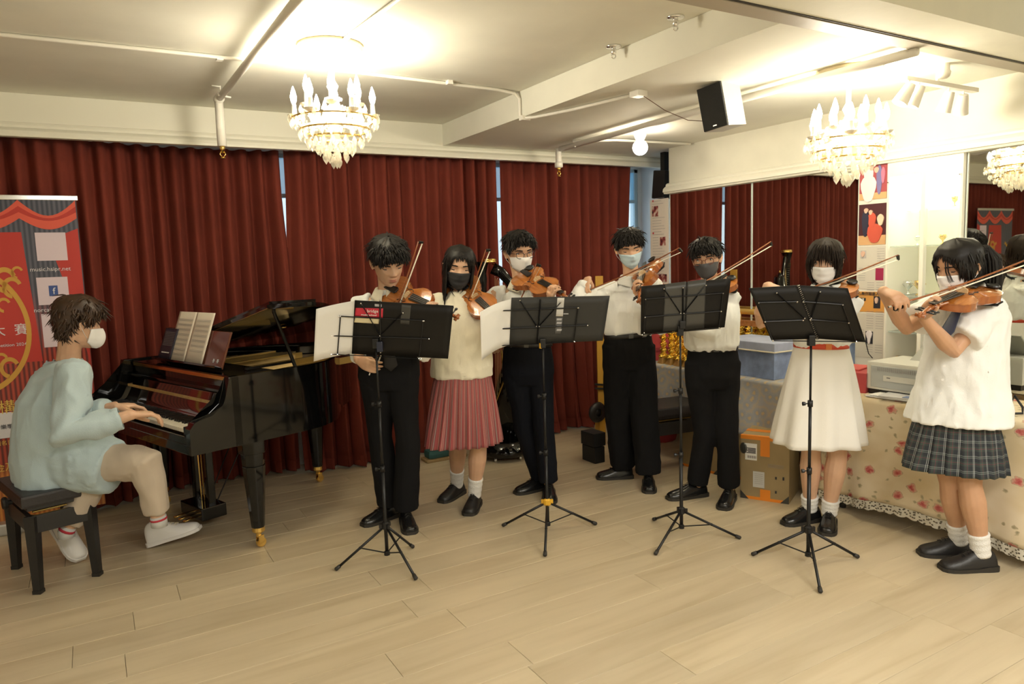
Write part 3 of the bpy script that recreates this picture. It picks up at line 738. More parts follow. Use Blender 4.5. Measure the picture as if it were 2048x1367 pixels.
def smooth_me(me):
    for p in me.polygons: p.use_smooth = True
class Person: pass
def person(cfg):
    P_ = Person(); c = cfg; B = V((*c['base'], 0)); Rt = c.get('h', 1.65)/1.65
    root = empty('person', B, 0, c['label'], 'person')
    def PB(px, py, dd=0): return onplane(px, py, B - FH*dd, FH)
    FHp = V((B.x, B.y, 0)).normalized(); RHp = V((FHp.y, -FHp.x, 0))
    up = V((0, 0, 1)); skin = SKINS[c.get('skin', 1)]
    # head
    px, top, chin = c['head']; dh = c.get('head_d', .02)
    pt, pc = PB(px, top, dh), PB(px, chin, dh); yaw, pitch, roll = [math.radians(a) for a in c['look']]
    hc = (pt+pc)/2; vis = (pt-pc).length
    s = c.get('hs', vis/(HH*1.10)); hc = hc-V((0, 0, .004))
    face = (-FHp*math.cos(yaw)+RHp*math.sin(yaw)); right = face.cross(up)*1.0   # local x: right-hand side when facing y -> x = y × z
    MH = basis(right, face, up, hc) @ Matrix.Rotation(roll, 4, 'Y') @ Matrix.Rotation(-pitch, 4, 'X') @ Matrix.Diagonal((s, s, s, 1))
    P_.MH = MH; P_.s = s
    # skeleton
    SR, SL = PB(*c['shoulders'][0]), PB(*c['shoulders'][1]); side = (SL-SR).normalized()
    hipR, hipL = PB(*c['hips'][0]), PB(*c['hips'][1]); hipc = (hipR+hipL)/2; shc = (SR+SL)/2
    neck = shc+V((0, 0, .035))+ (MH @ V((0, 0, 0))-shc)*.12
    skull = MH @ V((0, -.022, -.075))
    bm = BM(); head_bm(bm, MH)
    front = side.cross(up); front = front if front.dot(face) > 0 else -front
    P_.front = front; P_.side = side
    tube(bm, [neck-V((0, 0, .10)), neck-V((0, 0, .03)), lerp(neck, skull, .5), skull, skull+(skull-neck)*.25], [.075, .054*s, .048*s, .049*s, .046*s], 14, side=side, flat=[.6, .85, 1, 1.05, 1])
    tube(bm, [hipc, lerp(hipc, shc, .35), lerp(hipc, shc, .75), shc-V((0, 0, .02))], [.115, .09, .11, .10], 16, side=side, flat=.62)
    tube(bm, [SR*.9+shc*.1, SL*.9+shc*.1], .034, 10)
    return_hands = {}
    La, Lf = .285*Rt, .245*Rt
    arms = {}
    for nm, Sh in (('R', SR), ('L', SL)):
        h = c['arm'+nm]; W0 = h['wrist']; E = (PB(*h['elbow']) if 'elbow' in h else None) or ik(Sh, W0, h.get('L1', La), h.get('L2', Lf), h['pole'])
        arms[nm] = (Sh, E, W0); h['E'] = E
        fd = (W0-E).normalized()
        tube(bm, [Sh, lerp(Sh, E, .5), E, lerp(E, W0, .25), lerp(E, W0, .7), W0, W0+h['F']*.01], [.050*Rt, .043*Rt, .037*Rt, .040*Rt, .030*Rt, .025*Rt, .024*Rt], 12)
        hand_bm(bm, W0, h['F'], h['N'], h['curl'], h['side'], h.get('sc', 1)*Rt*.98, h.get('thumb'), h.get('spread', .07))
    # legs
    legs = {}
    for nm, Hp in (('R', hipR), ('L', hipL)):
        K, A = PB(*c['knee'+nm]) if not isinstance(c['knee'+nm], V) else c['knee'+nm], c.get('ankle'+nm)
        if A is None:
            tx, ty, an = c['toe'+nm]; an = math.radians(an); fd_ = (-FHp*math.cos(an)+RHp*math.sin(an)); c['fdir'+nm] = fd_
            A = onz(tx, ty)-fd_*.185*Rt; A.z = .085
        if not isinstance(c['knee'+nm], V) and not c.get('seated'):
            K = onplane(c['knee'+nm][0], c['knee'+nm][1], lerp(B, V((A.x, A.y, 0)), .6)-FH*.03, FH)
        legs[nm] = (Hp, K, A)
        bare = c.get('bare', False)
        lr = [.075, .062, .05, .056, .050, .036, .033, .03] if bare else [.07, .055, .045, .045, .04, .034, .032, .03]
        lr = [x*c.get('legs', 1) for x in lr]
        tube(bm, [Hp, lerp(Hp, K, .55), K, lerp(K, A, .25), lerp(K, A, .45), lerp(K, A, .8), lerp(K, A, .93), A-V((0, 0, .02))], lr, 14)
    me = bake(bm, .0042, 2, .5, .30)
    smooth_me(me); body = finish('body', me, skin, root); P_.body = body
    # face parts ---------------------------------------------------
    def fobj(nm, b, m, parent=root, sm=True, **k):
        bmesh.ops.transform(b, matrix=MH, verts=b.verts); return obj(nm, b, m, parent, smooth=sm, **k)
    gaze = c.get('eyes', 'down')
    for sx in (-1, 1):
        ex = sx*.032; t = .50; ey = head_pt(math.asin(max(-1, min(1, ex/.0725))), t).y
        if gaze == 'open':
            b = BM(); ball(b, (ex, ey-.0095, 0), (.0145, .0125, .0075), 14, 10); fobj('eye', b, EYEW)
            b = BM(); ball(b, (ex+c.get('gx', 0)*.004, ey-.0012, -.0008), (.0055, .0048, .0058), 10, 8); fobj('iris', b, IRIS)
        b = BM(); dz = .006 if gaze == 'open' else -.003
        tube(b, [V((ex-.016, ey-.002-abs(0), dz*.2)), V((ex-.008, ey+.0015, dz)), V((ex, ey+.0028, dz*1.15)), V((ex+.008, ey+.0015, dz)), V((ex+.016, ey-.002, dz*.2))], [.0012, .0024, .0028, .0024, .0012], 6); fobj('eyelash', b, INK)
        b = BM(); bz = .020
        def by(xx): return head_pt(math.asin(max(-1, min(1, xx/.075))), .5+bz/HH).y+.001
        tube(b, [V((ex-sx*.018, by(ex-sx*.018), bz-.000)), V((ex-sx*.004, by(ex-sx*.004), bz+.002)), V((ex+sx*.010, by(ex+sx*.010), bz+.002)), V((ex+sx*.021, by(ex+sx*.021)-.001, bz-.005))], [.003, .0042, .0036, .0014], 6, side=(0, 0, 1), flat=.5); fobj('eyebrow', b, HAIR)
    if not c.get('mask'):
        b = BM()
        for tz, rr in ((.243, .0032), (.203, .0038)):
            pts = [V((x, head_pt(math.asin(x/.06), tz).y+.0002, (tz-.5)*HH-(.001 if tz < .22 else -.001)*abs(x)/.02)) for x in (-.021, -.012, 0, .012, .021)]
            tube(b, pts, [.0008, rr, rr*1.1, rr, .0008], 8, side=(0, 0, 1), flat=.7)
        fobj('lips', b, LIP)
    else:
        mm, kind = c['mask']
        b = BM(); tt, tb = .44, -.03
        def mf(u, v, off=0):
            a = (u-.5)*2*1.28; edge = abs(u-.5)*2
            t = lerp(tt, tb, v)
            t = t - .06*edge**2*(1-v)*.8 + .13*edge**2*v
            p = head_pt(a, max(t, .0), False, .005)
            bulge = gss((u-.5)*2, .55)*(.020 if kind == 'fold' else .013)*math.sin(math.pi*min(1, max(0, .18+v*.85)))**.8
            nose = .012*gss((u-.5)*2, .22)*gss(v-.12, .22)
            p.y += bulge+nose
            if kind == 'surg': p.y += .0018*math.sin(v*math.pi*7)*(1-edge**4)
            if t < 0: p.z = (t-.5)*HH; 
            p.y -= .012*max(0, v-.85)/.15
            return p
        grid(b, mf, 26, 16)
        fobj('face_mask', b, mm, solid=.0015)
        for sx in (0, 1):
            b = BM(); p1, p2_ = mf(sx, .1), mf(sx, .85); sg = 1 if sx else -1
            tube(b, [p1, V((sg*.079, .02, -.002)), V((sg*.086, -.014, .012)), V((sg*.088, -.026, -.012)), V((sg*.080, .0, -.045)), p2_], .0012, 5); fobj('ear_loop', b, mm)
    if c.get('glasses'):
        gm_ = c['glasses']; b = BM()
        for sx in (-1, 1):
            cxx = sx*.033; pts = []
            for k in range(21):
                t = 2*math.pi*k/20; x = cxx+.0235*math.copysign(abs(math.cos(t))**.85, math.cos(t)); z = -.003+.0185*math.copysign(abs(math.sin(t))**.85, math.sin(t))
                pts.append(V((x, .103-.10*max(0, abs(x)-.02)**1.0*.5, z)))
            tube(b, pts, .0019, 6)
            tube(b, [V((sx*.056, .100, .006)), V((sx*.074, .07, .006)), V((sx*.080, .02, .004)), V((sx*.082, -.012, -.004))], .0013, 5)
        tube(b, [V((-.010, .105, .002)), V((0, .108, .006)), V((.010, .105, .002))], .0014, 6); g_ = fobj('glasses', b, gm_)
    # hair ---------------------------------------------------------
    hair(c, fobj, MH, root)
    P_.arms, P_.legs = arms, legs; P_.root = root; P_.PB = PB
    P_.hipc, P_.shc, P_.SR, P_.SL, P_.neck = hipc, shc, SR, SL, neck; P_.Rt = Rt
    return P_
def hair(c, fobj, MH, root):
    st = c['hair']; rn = random.Random(c.get('seed', 3)); hm = c.get('hairmat', HAIR)
    vol = c.get('vol', .016)
    def line(a):      # hairline t for angle a
        aa = abs((a+math.pi) % (2*math.pi)-math.pi)
        if st in ('short', 'curly'):
            pts = [(0, .76), (.5, .74), (.9, .66), (1.1, .64), (1.25, .56), (1.42, .50), (1.6, .60), (1.85, .56), (2.1, .34), (2.5, .18), (3.15, .12)]
        else:
            pts = [(0, .80), (.5, .74), (.9, .60), (1.2, .42), (1.5, .34), (2.2, .16), (3.15, .06)]
        for p, q in zip(pts, pts[1:]):
            if aa <= q[0]: return lerp(p[1], q[1], (aa-p[0])/(q[0]-p[0]))
        return pts[-1][1]
    def shell(a, k, ex=0):
        t0 = line(a); t = lerp(1.0, t0, math.sin(k*math.pi/2)**.9 if k < 1 else 1)
        th = vol*(1-.75*k**4)*(1 if st not in ('short',) else .35+.65*min(1, max(0, (t-.5)/.3)))+ex; p = head_pt(a, min(t, .999), False, 0)
        n = V((p.x*1.1, p.y*.9, max(p.z, -.03)*1.0+.01)).normalized()
        th *= 1+.18*noise.noise(V((math.cos(a)*3, math.sin(a)*3, t*5)))
        return p+n*(th+.002), n, t
    b = BM(); grid(b, lambda u, v: shell(2*math.pi*u, v)[0], 56, 22, closeu=True)
    rr = fobj('hair', b, hm, recalc=True)
    # clumps
    b = BM(); uv = None
    nC = {'short': 900, 'curly': 800, 'bob': 500, 'long': 520, 'tail': 420}[st]
    for i in range(nC):
        a = rn.uniform(-math.pi, math.pi); k = rn.random()**.6
        p, n, t = shell(a, k, -.004)
        q, _, _ = shell(a, min(1, k+.08)); q2, _, _ = shell(a, max(0, k-.02))
        down = (q-q2).normalized()
        if st == 'short':
            fwd = V((rn.uniform(-.5, .5)+c.get('part', 0), .9, -.1))
            aa = abs(a)
            d = (down*(.9 if aa > .7 else .5)+fwd*(.5 if aa < 1.2 else .1)+n*rn.uniform(.2, .95)).normalized()
            L = rn.uniform(.022, .046)*(1.0 if t > .66 else .42)
            if aa < 1.05 and k > .5: L *= .62*c.get('fringe', 1.0)
            bend = V((0, 0, -.4 if t < .95 else 0))*L
            w0 = rn.uniform(.0035, .006)
        elif st == 'curly':
            d = (down*.9+n*rn.uniform(.15, .45)+V((rn.uniform(-.35, .35), rn.uniform(-.35, .35), rn.uniform(-.2, .2)))).normalized(); L = rn.uniform(.018, .034); bend = V((rn.uniform(-1, 1), rn.uniform(-1, 1), -.6))*L*.8; w0 = rn.uniform(.005, .008)
        else:
            d = (down+n*.12).normalized(); L = rn.uniform(.04, .07)
            if abs(a) < 1.15 and st != 'bob': L = .022
            if abs(a) < 1.0 and k > .8: continue
            bend = V((p.x*.3, 0, -.35))*L; w0 = rn.uniform(.003, .0055)
        pts = [p, p+d*L*.4, p+d*L*.75+bend*.4, p+d*L+bend]
        if st in ('bob', 'long', 'tail'):
            for j in range(1, 4):
                v = pts[j]; 
                # keep outside the skull
                tt = min(.99, max(0, v.z/HH+.5)); hp = head_pt(math.atan2(v.x, v.y), tt, False)
                if (v.xy.length < hp.xy.length+.004) and hp.xy.length > 1e-4: pts[j] = V((v.x, v.y, v.z))*1.0; sc_ = (hp.xy.length+.006)/max(v.xy.length, 1e-4); pts[j].x *= sc_; pts[j].y *= sc_
        tube(b, pts, [w0, w0, w0*.7, .0006], 4, caps=False, side=n.cross(d) if n.cross(d).length > .01 else None, flat=.45)
    # fringe strands
    if st == 'short':
        for i in range(150):
            a = rn.uniform(-.85, .85); p, n, t = shell(a, rn.uniform(.5, .95), -.002)
            L = rn.uniform(.014, .034)*c.get('fringe', 1.0); dx = c.get('part', 0)*.8+rn.uniform(-.35, .35)
            e = p+V((dx*L, .012, -L)); tt = min(.99, max(0, e.z/HH+.5)); hy = head_pt(math.asin(max(-1, min(1, e.x/.074))), tt, True).y
            e.y = max(hy+.004, .0); m_ = (p+e)/2+V((0, .010, .004))
            tube(b, [p, m_, e], [.0045, .004, .0006], 4, caps=False, side=(1, 0, 0), flat=.4)
    if st in ('bob', 'long', 'tail'):
        zend = {'bob': -.115, 'long': -.30, 'tail': -.04}[st]
        nS = {'bob': 260, 'long': 300, 'tail': 60}[st]
        for i in range(nS):
            a = rn.uniform(1.05 if st != 'tail' else 1.2, math.pi)*rn.choice((-1, 1)) if st != 'tail' else rn.uniform(.9, 1.3)*rn.choice((-1, 1))
            p, n, t = shell(a, rn.uniform(.45, .8), -.001)
            ze = zend+rn.uniform(-.015, .02); r_ = V((p.x, p.y, 0)); 
            if r_.length < .03: continue
            pts = [p]
            for j in range(1, 6):
                z = lerp(p.z, ze, j/5); tt = min(.99, max(.02, z/HH+.5)); hp = head_pt(a, max(tt, .30), False)
                q = V((hp.x, hp.y, z))*1.0; o_ = V((hp.x, hp.y, 0)).normalized()*(.014-.004*(j/5)+rn.uniform(0, .006)); q += o_
                if st == 'bob': q -= V((hp.x, hp.y, 0)).normalized()*.022*max(0, j/5-.55)/.45
                if st == 'long' and abs(a) < 1.7: q.y += .01*j/5
                pts.append(q)
            tube(b, pts, [.006, .007, .007, .006, .004, .0006], 4, caps=False, side=(-math.cos(a), math.sin(a), 0) if True else None, flat=.5)
        # bangs
        nb = {'bob': 70, 'long': 40, 'tail': 22}[st]
        for i in range(nb):
            if st == 'bob': x0 = rn.uniform(-.062, .062); x1 = x0*1.15; ze = .030+rn.uniform(-.012, .012)
            else:
                sg = rn.choice((-1, 1)); x0 = sg*rn.uniform(.0, .02); x1 = sg*rn.uniform(.060, .078); ze = rn.uniform(-.06, .0)
                if st == 'tail' and rn.random() < .5: ze = -.09; x1 = sg*rn.uniform(.03, .06)
            pts = []
            for j in range(6):
                u = j/5; x = lerp(x0*.55, x1, u**(.8 if st == 'bob' else .6)); z = lerp(.098, ze, u**1.4); tt = min(.97, z/HH+.5)
                w_, f_, bk = interp(HT, tt); xx = max(-.98, min(.98, x/w_)); y = f_*math.sqrt(1-xx*xx)+vol*.55*(1-.5*u)+.004
                if st == 'tail' and ze < -.08 and u > .5: y += .012
                pts.append(V((x, y, z)))
            w0 = .0055 if st == 'bob' else (.0045 if st == 'long' else .0025)
            tube(b, pts, [w0, w0, w0, w0*.9, w0*.7, .0006], 4, caps=False, side=(1, 0, 0), flat=.4)
        if st == 'tail':
            for i in range(120):
                r0 = V((rn.uniform(-.018, .018), -.118+rn.uniform(-.012, .012), .030+rn.uniform(-.015, .015)))
                sp = rn.uniform(-.028, .028); yb = rn.uniform(-.03, .02)
                pts = [r0, r0+V((sp*.3, -.035, .0)), r0+V((sp*.8, -.055+yb, -.06)), r0+V((sp, -.048+yb, -.13)), r0+V((sp*1.1, -.035+yb, -.185)), r0+V((sp*.7, -.02+yb, -.235+rn.uniform(-.02, .02)))]
                tube(b, pts, [.005, .007, .008, .007, .005, .0008], 4, caps=False)
            b2 = BM(); lathe(b2, [(.016, -.006), (.022, 0), (.016, .006)], (0, -.122, .03), 12, (0, 1, 0)); fobj('hair_band', b2, INK)
    fobj('hair_strands', b, hm, rr, recalc=False)
# clothes ----------------------------------------------------------
def hloft(bm, levels, sd, seg=24):
    X = V((sd.x, sd.y, 0)).normalized(); Y = X.cross(V((0, 0, 1))); rings = []
    for p, rx, ry in levels: rings.append([bm.verts.new(p+X*math.copysign(abs(math.cos(a))**.9, math.cos(a))*rx+Y*math.sin(a)*ry) for a in [2*math.pi*k/seg for k in range(seg)]])
    for A, B in zip(rings, rings[1:]):
        for k in range(seg): bm.faces.new((A[k], A[(k+1) % seg], B[(k+1) % seg], B[k]))
    bm.faces.new(rings[0]); bm.faces.new(rings[-1])
def shirt(P_, m, levels, sleeves, hem=None, thick=1.0, amp=.008, name='shirt', vox=.0065, seed=0, dec=.6, neck_w=1.0):
    """levels: list of (point, half width, half depth) bottom to top; sleeves: {'R':(end fraction, r0, r1, r2)}"""
    bm = BM(); sd = P_.side
    hloft(bm, levels, sd)
    for nm, sp in sleeves.items():
        Sh, E, W0 = P_.arms[nm]; fr, r0, r1, r2 = sp[:4]
        Sh2 = lerp(Sh, P_.shc, .28)
        if fr <= 1:
            en = lerp(Sh, E, fr); tube(bm, [Sh2, Sh, lerp(Sh, E, fr*.55), en], [r0*1.0, r0, (r0+r1)/2, r1], 16)
        else:
            en = lerp(E, W0, fr-1); pts2 = [Sh2, Sh, lerp(Sh, E, .5), E, lerp(E, en, .5), en]
            tube(bm, pts2, [r0, r0, (r0+r1)/2*1.02, r1, (r1+r2)/2, r2], 16)
    me = bake(bm, vox, 5, .5, dec); wrinkle(me, amp, 11); smooth_me(me)
    return finish(name, me, m, P_.root)
def cuff(P_, nm, fr, r, m, name='cuff', w=.02):
    Sh, E, W0 = P_.arms[nm]; a = lerp(Sh, E, fr) if fr <= 1 else lerp(E, W0, fr-1); d = ((E-Sh) if fr <= 1 else (W0-E)).normalized()
    b = BM(); lathe(b, [(r*.94, -w), (r*1.03, -w), (r*1.05, 0), (r*1.0, .004), (r*.9, .003)], a, 20, d); return obj(name, b, m, P_.root, smooth=True)
def collar(P_, m, r=.062, open_=.25):
    nk = P_.neck; up = (P_.MH.to_translation()-nk).normalized(); up = (up+V((0, 0, 1.5))).normalized(); f = P_.front; f = (f-up*f.dot(up)).normalized(); s = up.cross(f)
    b = BM()
    def fn(u, v):
        a = math.pi+(u-.5)*2*(math.pi-open_); a = (u-.5)*2*(math.pi-open_*.5)+math.pi
        k = abs(u-.5)*2
        rr = r*(1+.0*v) + (.020*v if v > .5 else 0); 
        hgt = .030-.0*v
        if v < .5: z = lerp(-.012, .026, v*2)*(1-.35*k); rad = r
        else: z = lerp(.026*(1-.35*k), -.022-.030*k**3, (v-.5)*2); rad = r+.006+.020*(v-.5)*2*(1+.5*k)
        return nk+up*z+(f*math.cos(a)*1.0+s*math.sin(a))*rad
    grid(b, fn, 32, 8); return obj('collar', b, m, P_.root, smooth=True, solid=.002)
def tie(P_, m, end, w=.034, start=None):
    nk = P_.neck; f = P_.front; a = start or (nk+f*.066+V((0, 0, -.022)))
    b = BM(); e = end; s = P_.side
    pts = [(a, .010), (a+V((0, 0, -.028)), .016), (a+V((0, 0, -.034)), .011), (lerp(a, e, .3)+f*.02, .018), (lerp(a, e, .7)+f*.014, .028), (e+V((0, 0, .03)), w), (e, .002)]
    tube(b, [p for p, _ in pts], [q for _, q in pts], 10, side=s, flat=[.7, .6, .6, .14, .11, .09, .1]); return obj('necktie', b, m, P_.root, smooth=True)
def trousers(P_, m, waist, hemr=(.085, .085), knee=.078, hip=.10, wr=(.15, .10), name='trousers', hemdrop=.0, amp=.0055, belt=None, legend=.97):
    bm = BM(); sd = P_.side
    hloft(bm, [(waist, wr[0]*.96, wr[1]*.96), (lerp(waist, P_.hipc, .6), wr[0]*1.06, wr[1]*1.08), (P_.hipc-V((0, 0, .03)), wr[0]*1.10, wr[1]*1.12), (P_.hipc-V((0, 0, .10)), wr[0]*.95, wr[1]*.9)], sd)
    for nm in ('R', 'L'):
        Hp, K, A = P_.legs[nm]; e = lerp(K, A, legend)
        tube(bm, [Hp+V((0, 0, .05)), Hp-V((0, 0, .08)), lerp(Hp, K, .6), K, lerp(K, e, .5), e], [hip, hip*.98, lerp(hip, knee, .7), knee, (knee+hemr[0])/2, hemr[0]], 16)
    me = bake(bm, .0075, 4, .5, .55); wrinkle(me, amp, 8); smooth_me(me)
    return finish(name, me, m, P_.root)
def belt(P_, m, waist, rx, ry, h=.028, bm_=None):
    b = BM(); X = P_.side; Y = P_.front
    def f(u, v):
        a = 2*math.pi*u; return waist+X*math.cos(a)*rx+Y*math.sin(a)*ry+V((0, 0, (v-.5)*h))
    grid(b, f, 40, 2, closeu=True); o = obj('belt', b, m, P_.root, smooth=True, solid=.003)
    b = BM(); box(b, (0, 0, 0), (.030, .004, h*1.02), M=basis(X, Y, V((0, 0, 1)), waist+Y*(ry+.002)), bev=.002); obj('buckle', b, bm_ or mat('dark_steel', (.08, .08, .08), .35, .8), o)
def skirt(P_, m, waist, hemc, rw, rh, npl=30, amp=.014, hemdz=.0, name='skirt', tri=False, uvs=(1, 1)):
    b = BM(); X = P_.side; Y = P_.front
    def f(u, v):
        a = 2*math.pi*u; k = v**.85
        rx = lerp(rw[0], rh[0], k); ry = lerp(rw[1], rh[1], k); s_ = math.sin(a*npl)
        if tri: ph = (u*npl) % 1; s_ = (ph*2-1)*.8
        d = amp*v*s_+.012*v*math.sin(3*a+1)+.008*v*math.sin(5*a+v*3)
        c = lerp(waist, hemc, v); return c+X*math.cos(a)*(rx+d)+Y*math.sin(a)*(ry+d)
    grid(b, f, npl*8 if not tri else npl*10, 22, closeu=True); o = obj(name, b, m, P_.root, smooth=True, solid=.002)
    return o
def shoe(P_, ankle, toe, m, sole=SOLE, L=.262, w=.044, lift=None, name='shoe', laces=True, hi=.085, heel_lift=0):
    """shoe from ankle position towards toe (world xy)"""
    d = V((toe.x-ankle.x, toe.y-ankle.y, 0)).normalized(); s = V((-d.y, d.x, 0)); up = V((0, 0, 1)); heel = V((ankle.x, ankle.y, 0))-d*.065
    if lift is not None: heel, d, up, s = lift
    prof = [(0, .62, .066), (.04, .80, .086), (.12, .88, .098), (.25, .92, .104), (.38, .92, .098), (.5, .98, .084), (.62, 1.05, .070), (.74, 1.08, .060), (.85, 1.03, .054), (.94, .84, .047), (1.0, .50, .036)]
    b = BM(); rings = []
    for x, wf, h in prof:
        ring = []; h = h*hi/.085 if x < .45 else h
        for k in range(14):
            a = math.pi*2*k/14; ca, sa = math.cos(a), math.sin(a)
            zz = .012+max(0, sa)**.75*(h-.012) if sa > 0 else .012
            xx = ca*w*wf*(1 if sa <= 0 else (1-.45*max(0, sa)**2 if x < .45 else 1-.15*sa*sa))
            ring.append(b.verts.new(heel+d*(x*L)+s*xx+up*zz))
        rings.append(ring)
    for A, B in zip(rings, rings[1:]):
        for k in range(14): b.faces.new((A[k], A[(k+1) % 14], B[(k+1) % 14], B[k]))
    b.faces.new(rings[0]); b.faces.new(rings[-1]); o = obj(name, b, m, P_.root, smooth=True)
    ss = o.modifiers.new('s', 'SUBSURF'); ss.levels = 1; ss.render_levels = 1
    b = BM(); ol = []
    for x, wf, h in prof: ol.append((x, wf*1.03+.02))
    pts = [(x, f) for x, f in ol]+[(x, -f) for x, f in reversed(ol)]
    A = [b.verts.new(heel+d*((x*1.02-.01)*L)+s*w*f) for x, f in pts]; B = [b.verts.new(heel+d*((x*1.02-.01)*L)+s*w*f+up*(.017+(.008 if x < .3 else 0))) for x, f in pts]
    b.faces.new(A); b.faces.new(B)
    for k in range(len(A)): b.faces.new((A[k], A[(k+1) % len(A)], B[(k+1) % len(A)], B[k]))
    obj('sole', b, sole, o)
    if laces:
        lm = m if laces is True else laces
        b = BM()
        for j in range(4):
            x = .36+.075*j; h = interp([(q[0], q[2]) for q in prof], x)[0]+.002
            for sg in (-1, 1): tube(b, [heel+d*x*L+s*sg*-.016+up*(h-.005), heel+d*(x+.02)*L+up*(h+.001), heel+d*(x+.05)*L+s*sg*.016+up*(h-.008)], .0018, 5)
        for sg in (-1, 1): tube(b, [heel+d*.36*L+up*.102, heel+d*.36*L+s*sg*.02+up*.112, heel+d*.40*L+s*sg*.028+up*.098], .0016, 5)
        obj('laces', b, lm, o)
    return o
def socks(P_, nm, fr=.62, r=(.046, .040), m=SOCK):
    Hp, K, A = P_.legs[nm]; a = lerp(K, A, fr); b = BM(); n = 12; pts = []; rr = []
    for j in range(n+1):
        t = j/n; pts.append(lerp(a, A-V((0, 0, .02)), t)); rr.append(lerp(r[0], r[1], t)+.0018*math.sin(j*1.9))
    tube(b, pts, rr, 18); return obj('sock', b, m, P_.root, smooth=True)
def buttons(P_, a, b_, n, m=PAPER):
    for k in range(n):
        b = BM(); c = lerp(a, b_, (k+.5)/n); lathe(b, [(0, .0015), (.005, .0015), (.0055, 0), (0, -.001)], c, 10, P_.front); obj('button', b, m, P_.root)
# instrument posing ------------------------------------------------
def solve_len(A, px, py, L, nearer=True):
    """point on the pixel ray at distance L from A, the nearer (towards camera) root"""
    d = ray(px, py).normalized(); o = CAM-A; b_ = o.dot(d); c_ = o.dot(o)-L*L; disc = b_*b_-c_
    if disc < 0: t = -b_
    else: t = -b_-math.sqrt(disc) if nearer else -b_+math.sqrt(disc)
    p = CAM+d*t; return A+(p-A).normalized()*L
def violin_frame(tail, scroll, nhint):
    x = (scroll-tail).normalized(); z = (nhint-x*nhint.dot(x)).normalized(); y = z.cross(x); return basis(x, y, z, tail)
def bow_frame(frogpx, MV, contact_x, tippx, zoff=.041, dist=(.20, .72), B=None, lim=.3):
    C0 = MV @ V((contact_x, 0, .0385)); zN = MV.to_3x3() @ V((0, 0, 1)); best = None
    d = ray(*frogpx).normalized()
    base = (C0-CAM).length
    for k in range(-60, 61):
        t = base+k*.012; p = CAM+d*t
        if not dist[0] < (p-C0).length < dist[1]: continue
        tip = p+(C0-p).normalized()*.735; q = proj(tip)
        e = math.hypot(q[0]-tippx[0], q[1]-tippx[1])
        ang = abs((C0-p).normalized().dot(zN)); e += 60*max(0, ang-.35)
        ex_ = (B-p).dot(FH)-lim if B is not None else 0
        if ex_ > 0: e += 1500*ex_
        lo_ = .14-(B-p).dot(FH) if B is not None else 0
        if lo_ > 0 and B.x < 1.5: e += 1500*lo_
        if best is None or e < best[0]: best = (e, p)
    if best is None: best = (999, C0+(-RH)*.4)
    p = best[1]; x = (C0-p).normalized(); z = (zN-x*zN.dot(x)).normalized()
    M_ = basis(x, z.cross(x), z, p+z*.0235); print('bow err', round(best[0]), 'dist', round((p-C0).length, 2)); return M_
def left_hand(MV, xk=.435, sc=1.0):
    T = MV; R3 = MV.to_3x3()
    wr = T @ V((xk-.03, -.052, -.068))
    F = (R3 @ V((.18, .12, 1))).normalized(); Nn = R3 @ V((0, 1, -.1)); sd = R3 @ V((1, 0, 0))
    th = [T @ V((xk+.03, -.020, -.045)), T @ V((xk+.035, .006, -.020)), T @ V((xk+.038, .022, .010))]
    return dict(wrist=wr, F=F, N=Nn, side=sd, curl=[(.55, 1.15, .75), (.45, 1.2, .8), (.45, 1.1, .8), (.35, .9, .7)], thumb=th, sc=sc)
def right_hand(MB, sc=1.0, low=0):
    R3 = MB.to_3x3(); T = MB
    wr = T @ V((.020, .088, .040))
    F = (R3 @ V((.12, -1, -.10))).normalized(); Nn = R3 @ V((0, -.1, -1)); sd = R3 @ V((1, 0, 0))
    th = [T @ V((.055, .040, .000)), T @ V((.050, .018, -.014)), T @ V((.045, .000, -.018))]
    return dict(wrist=wr, F=F, N=Nn, side=sd, curl=[(.35, .8, .45), (.5, .8, .45), (.6, .8, .4), (.5, .75, .4)], thumb=th, sc=sc)
# ---------------------------------------------------------------- the seven violinists
VL = .585
UP = V((0, 0, 1))
def setup(base, tail, tdd, scroll, nh, frog, tip, cx_=.20, vl=VL, lim=.3):
    B = V((*base, 0)); t = onplane(tail[0], tail[1], B-FH*tdd, FH); s = solve_len(t, scroll[0], scroll[1], vl)
    n = -FH*nh[0]+UP*nh[1]+RH*nh[2]; MV = violin_frame(t, s, n); MB = bow_frame(frog, MV, cx_, tip, B=B, lim=lim); return MV, MB
def levels_std(P_, wpt, wx=.15, wy=.105, cx_=.165, cy_=.115, sx=.15, sy=.085, blouse=0):
    sh = P_.shc; return [(wpt-V((0, 0, .01)), wx, wy), (lerp(wpt, sh, .12)-V((0, 0, blouse)), wx*1.08+blouse*.5, wy*1.08+blouse*.5), (lerp(wpt, sh, .5), cx_, cy_), (lerp(wpt, sh, .8), cx_*1.0, cy_*.96), (sh-V((0, 0, .015)), sx, sy), (sh+V((0, 0, .022)), sx*.55, sy*.8), (P_.neck+V((0, 0, .008)), .062, .060)]
G_V, G_B = 'violins held by the players', 'violin bows in the players’ hands'
def shoes_for(P_, cfg, m, **k):
    for nm in ('R', 'L'):
        A = P_.legs[nm][2]; t = A+cfg['fdir'+nm]; shoe(P_, A, t, m, **k)
VLAB = ['violin under the chin of the unmasked violinist at the left', 'violin of the long-haired player in the striped red skirt', 'orange-brown violin of the player with glasses and white mask', 'red-brown violin of the player in the pale blue mask', 'violin of the player with black mask, mostly behind a folder', 'violin of the girl in the white dress, half behind a folder', 'violin of the ponytailed player in the tartan skirt, seen from its side']
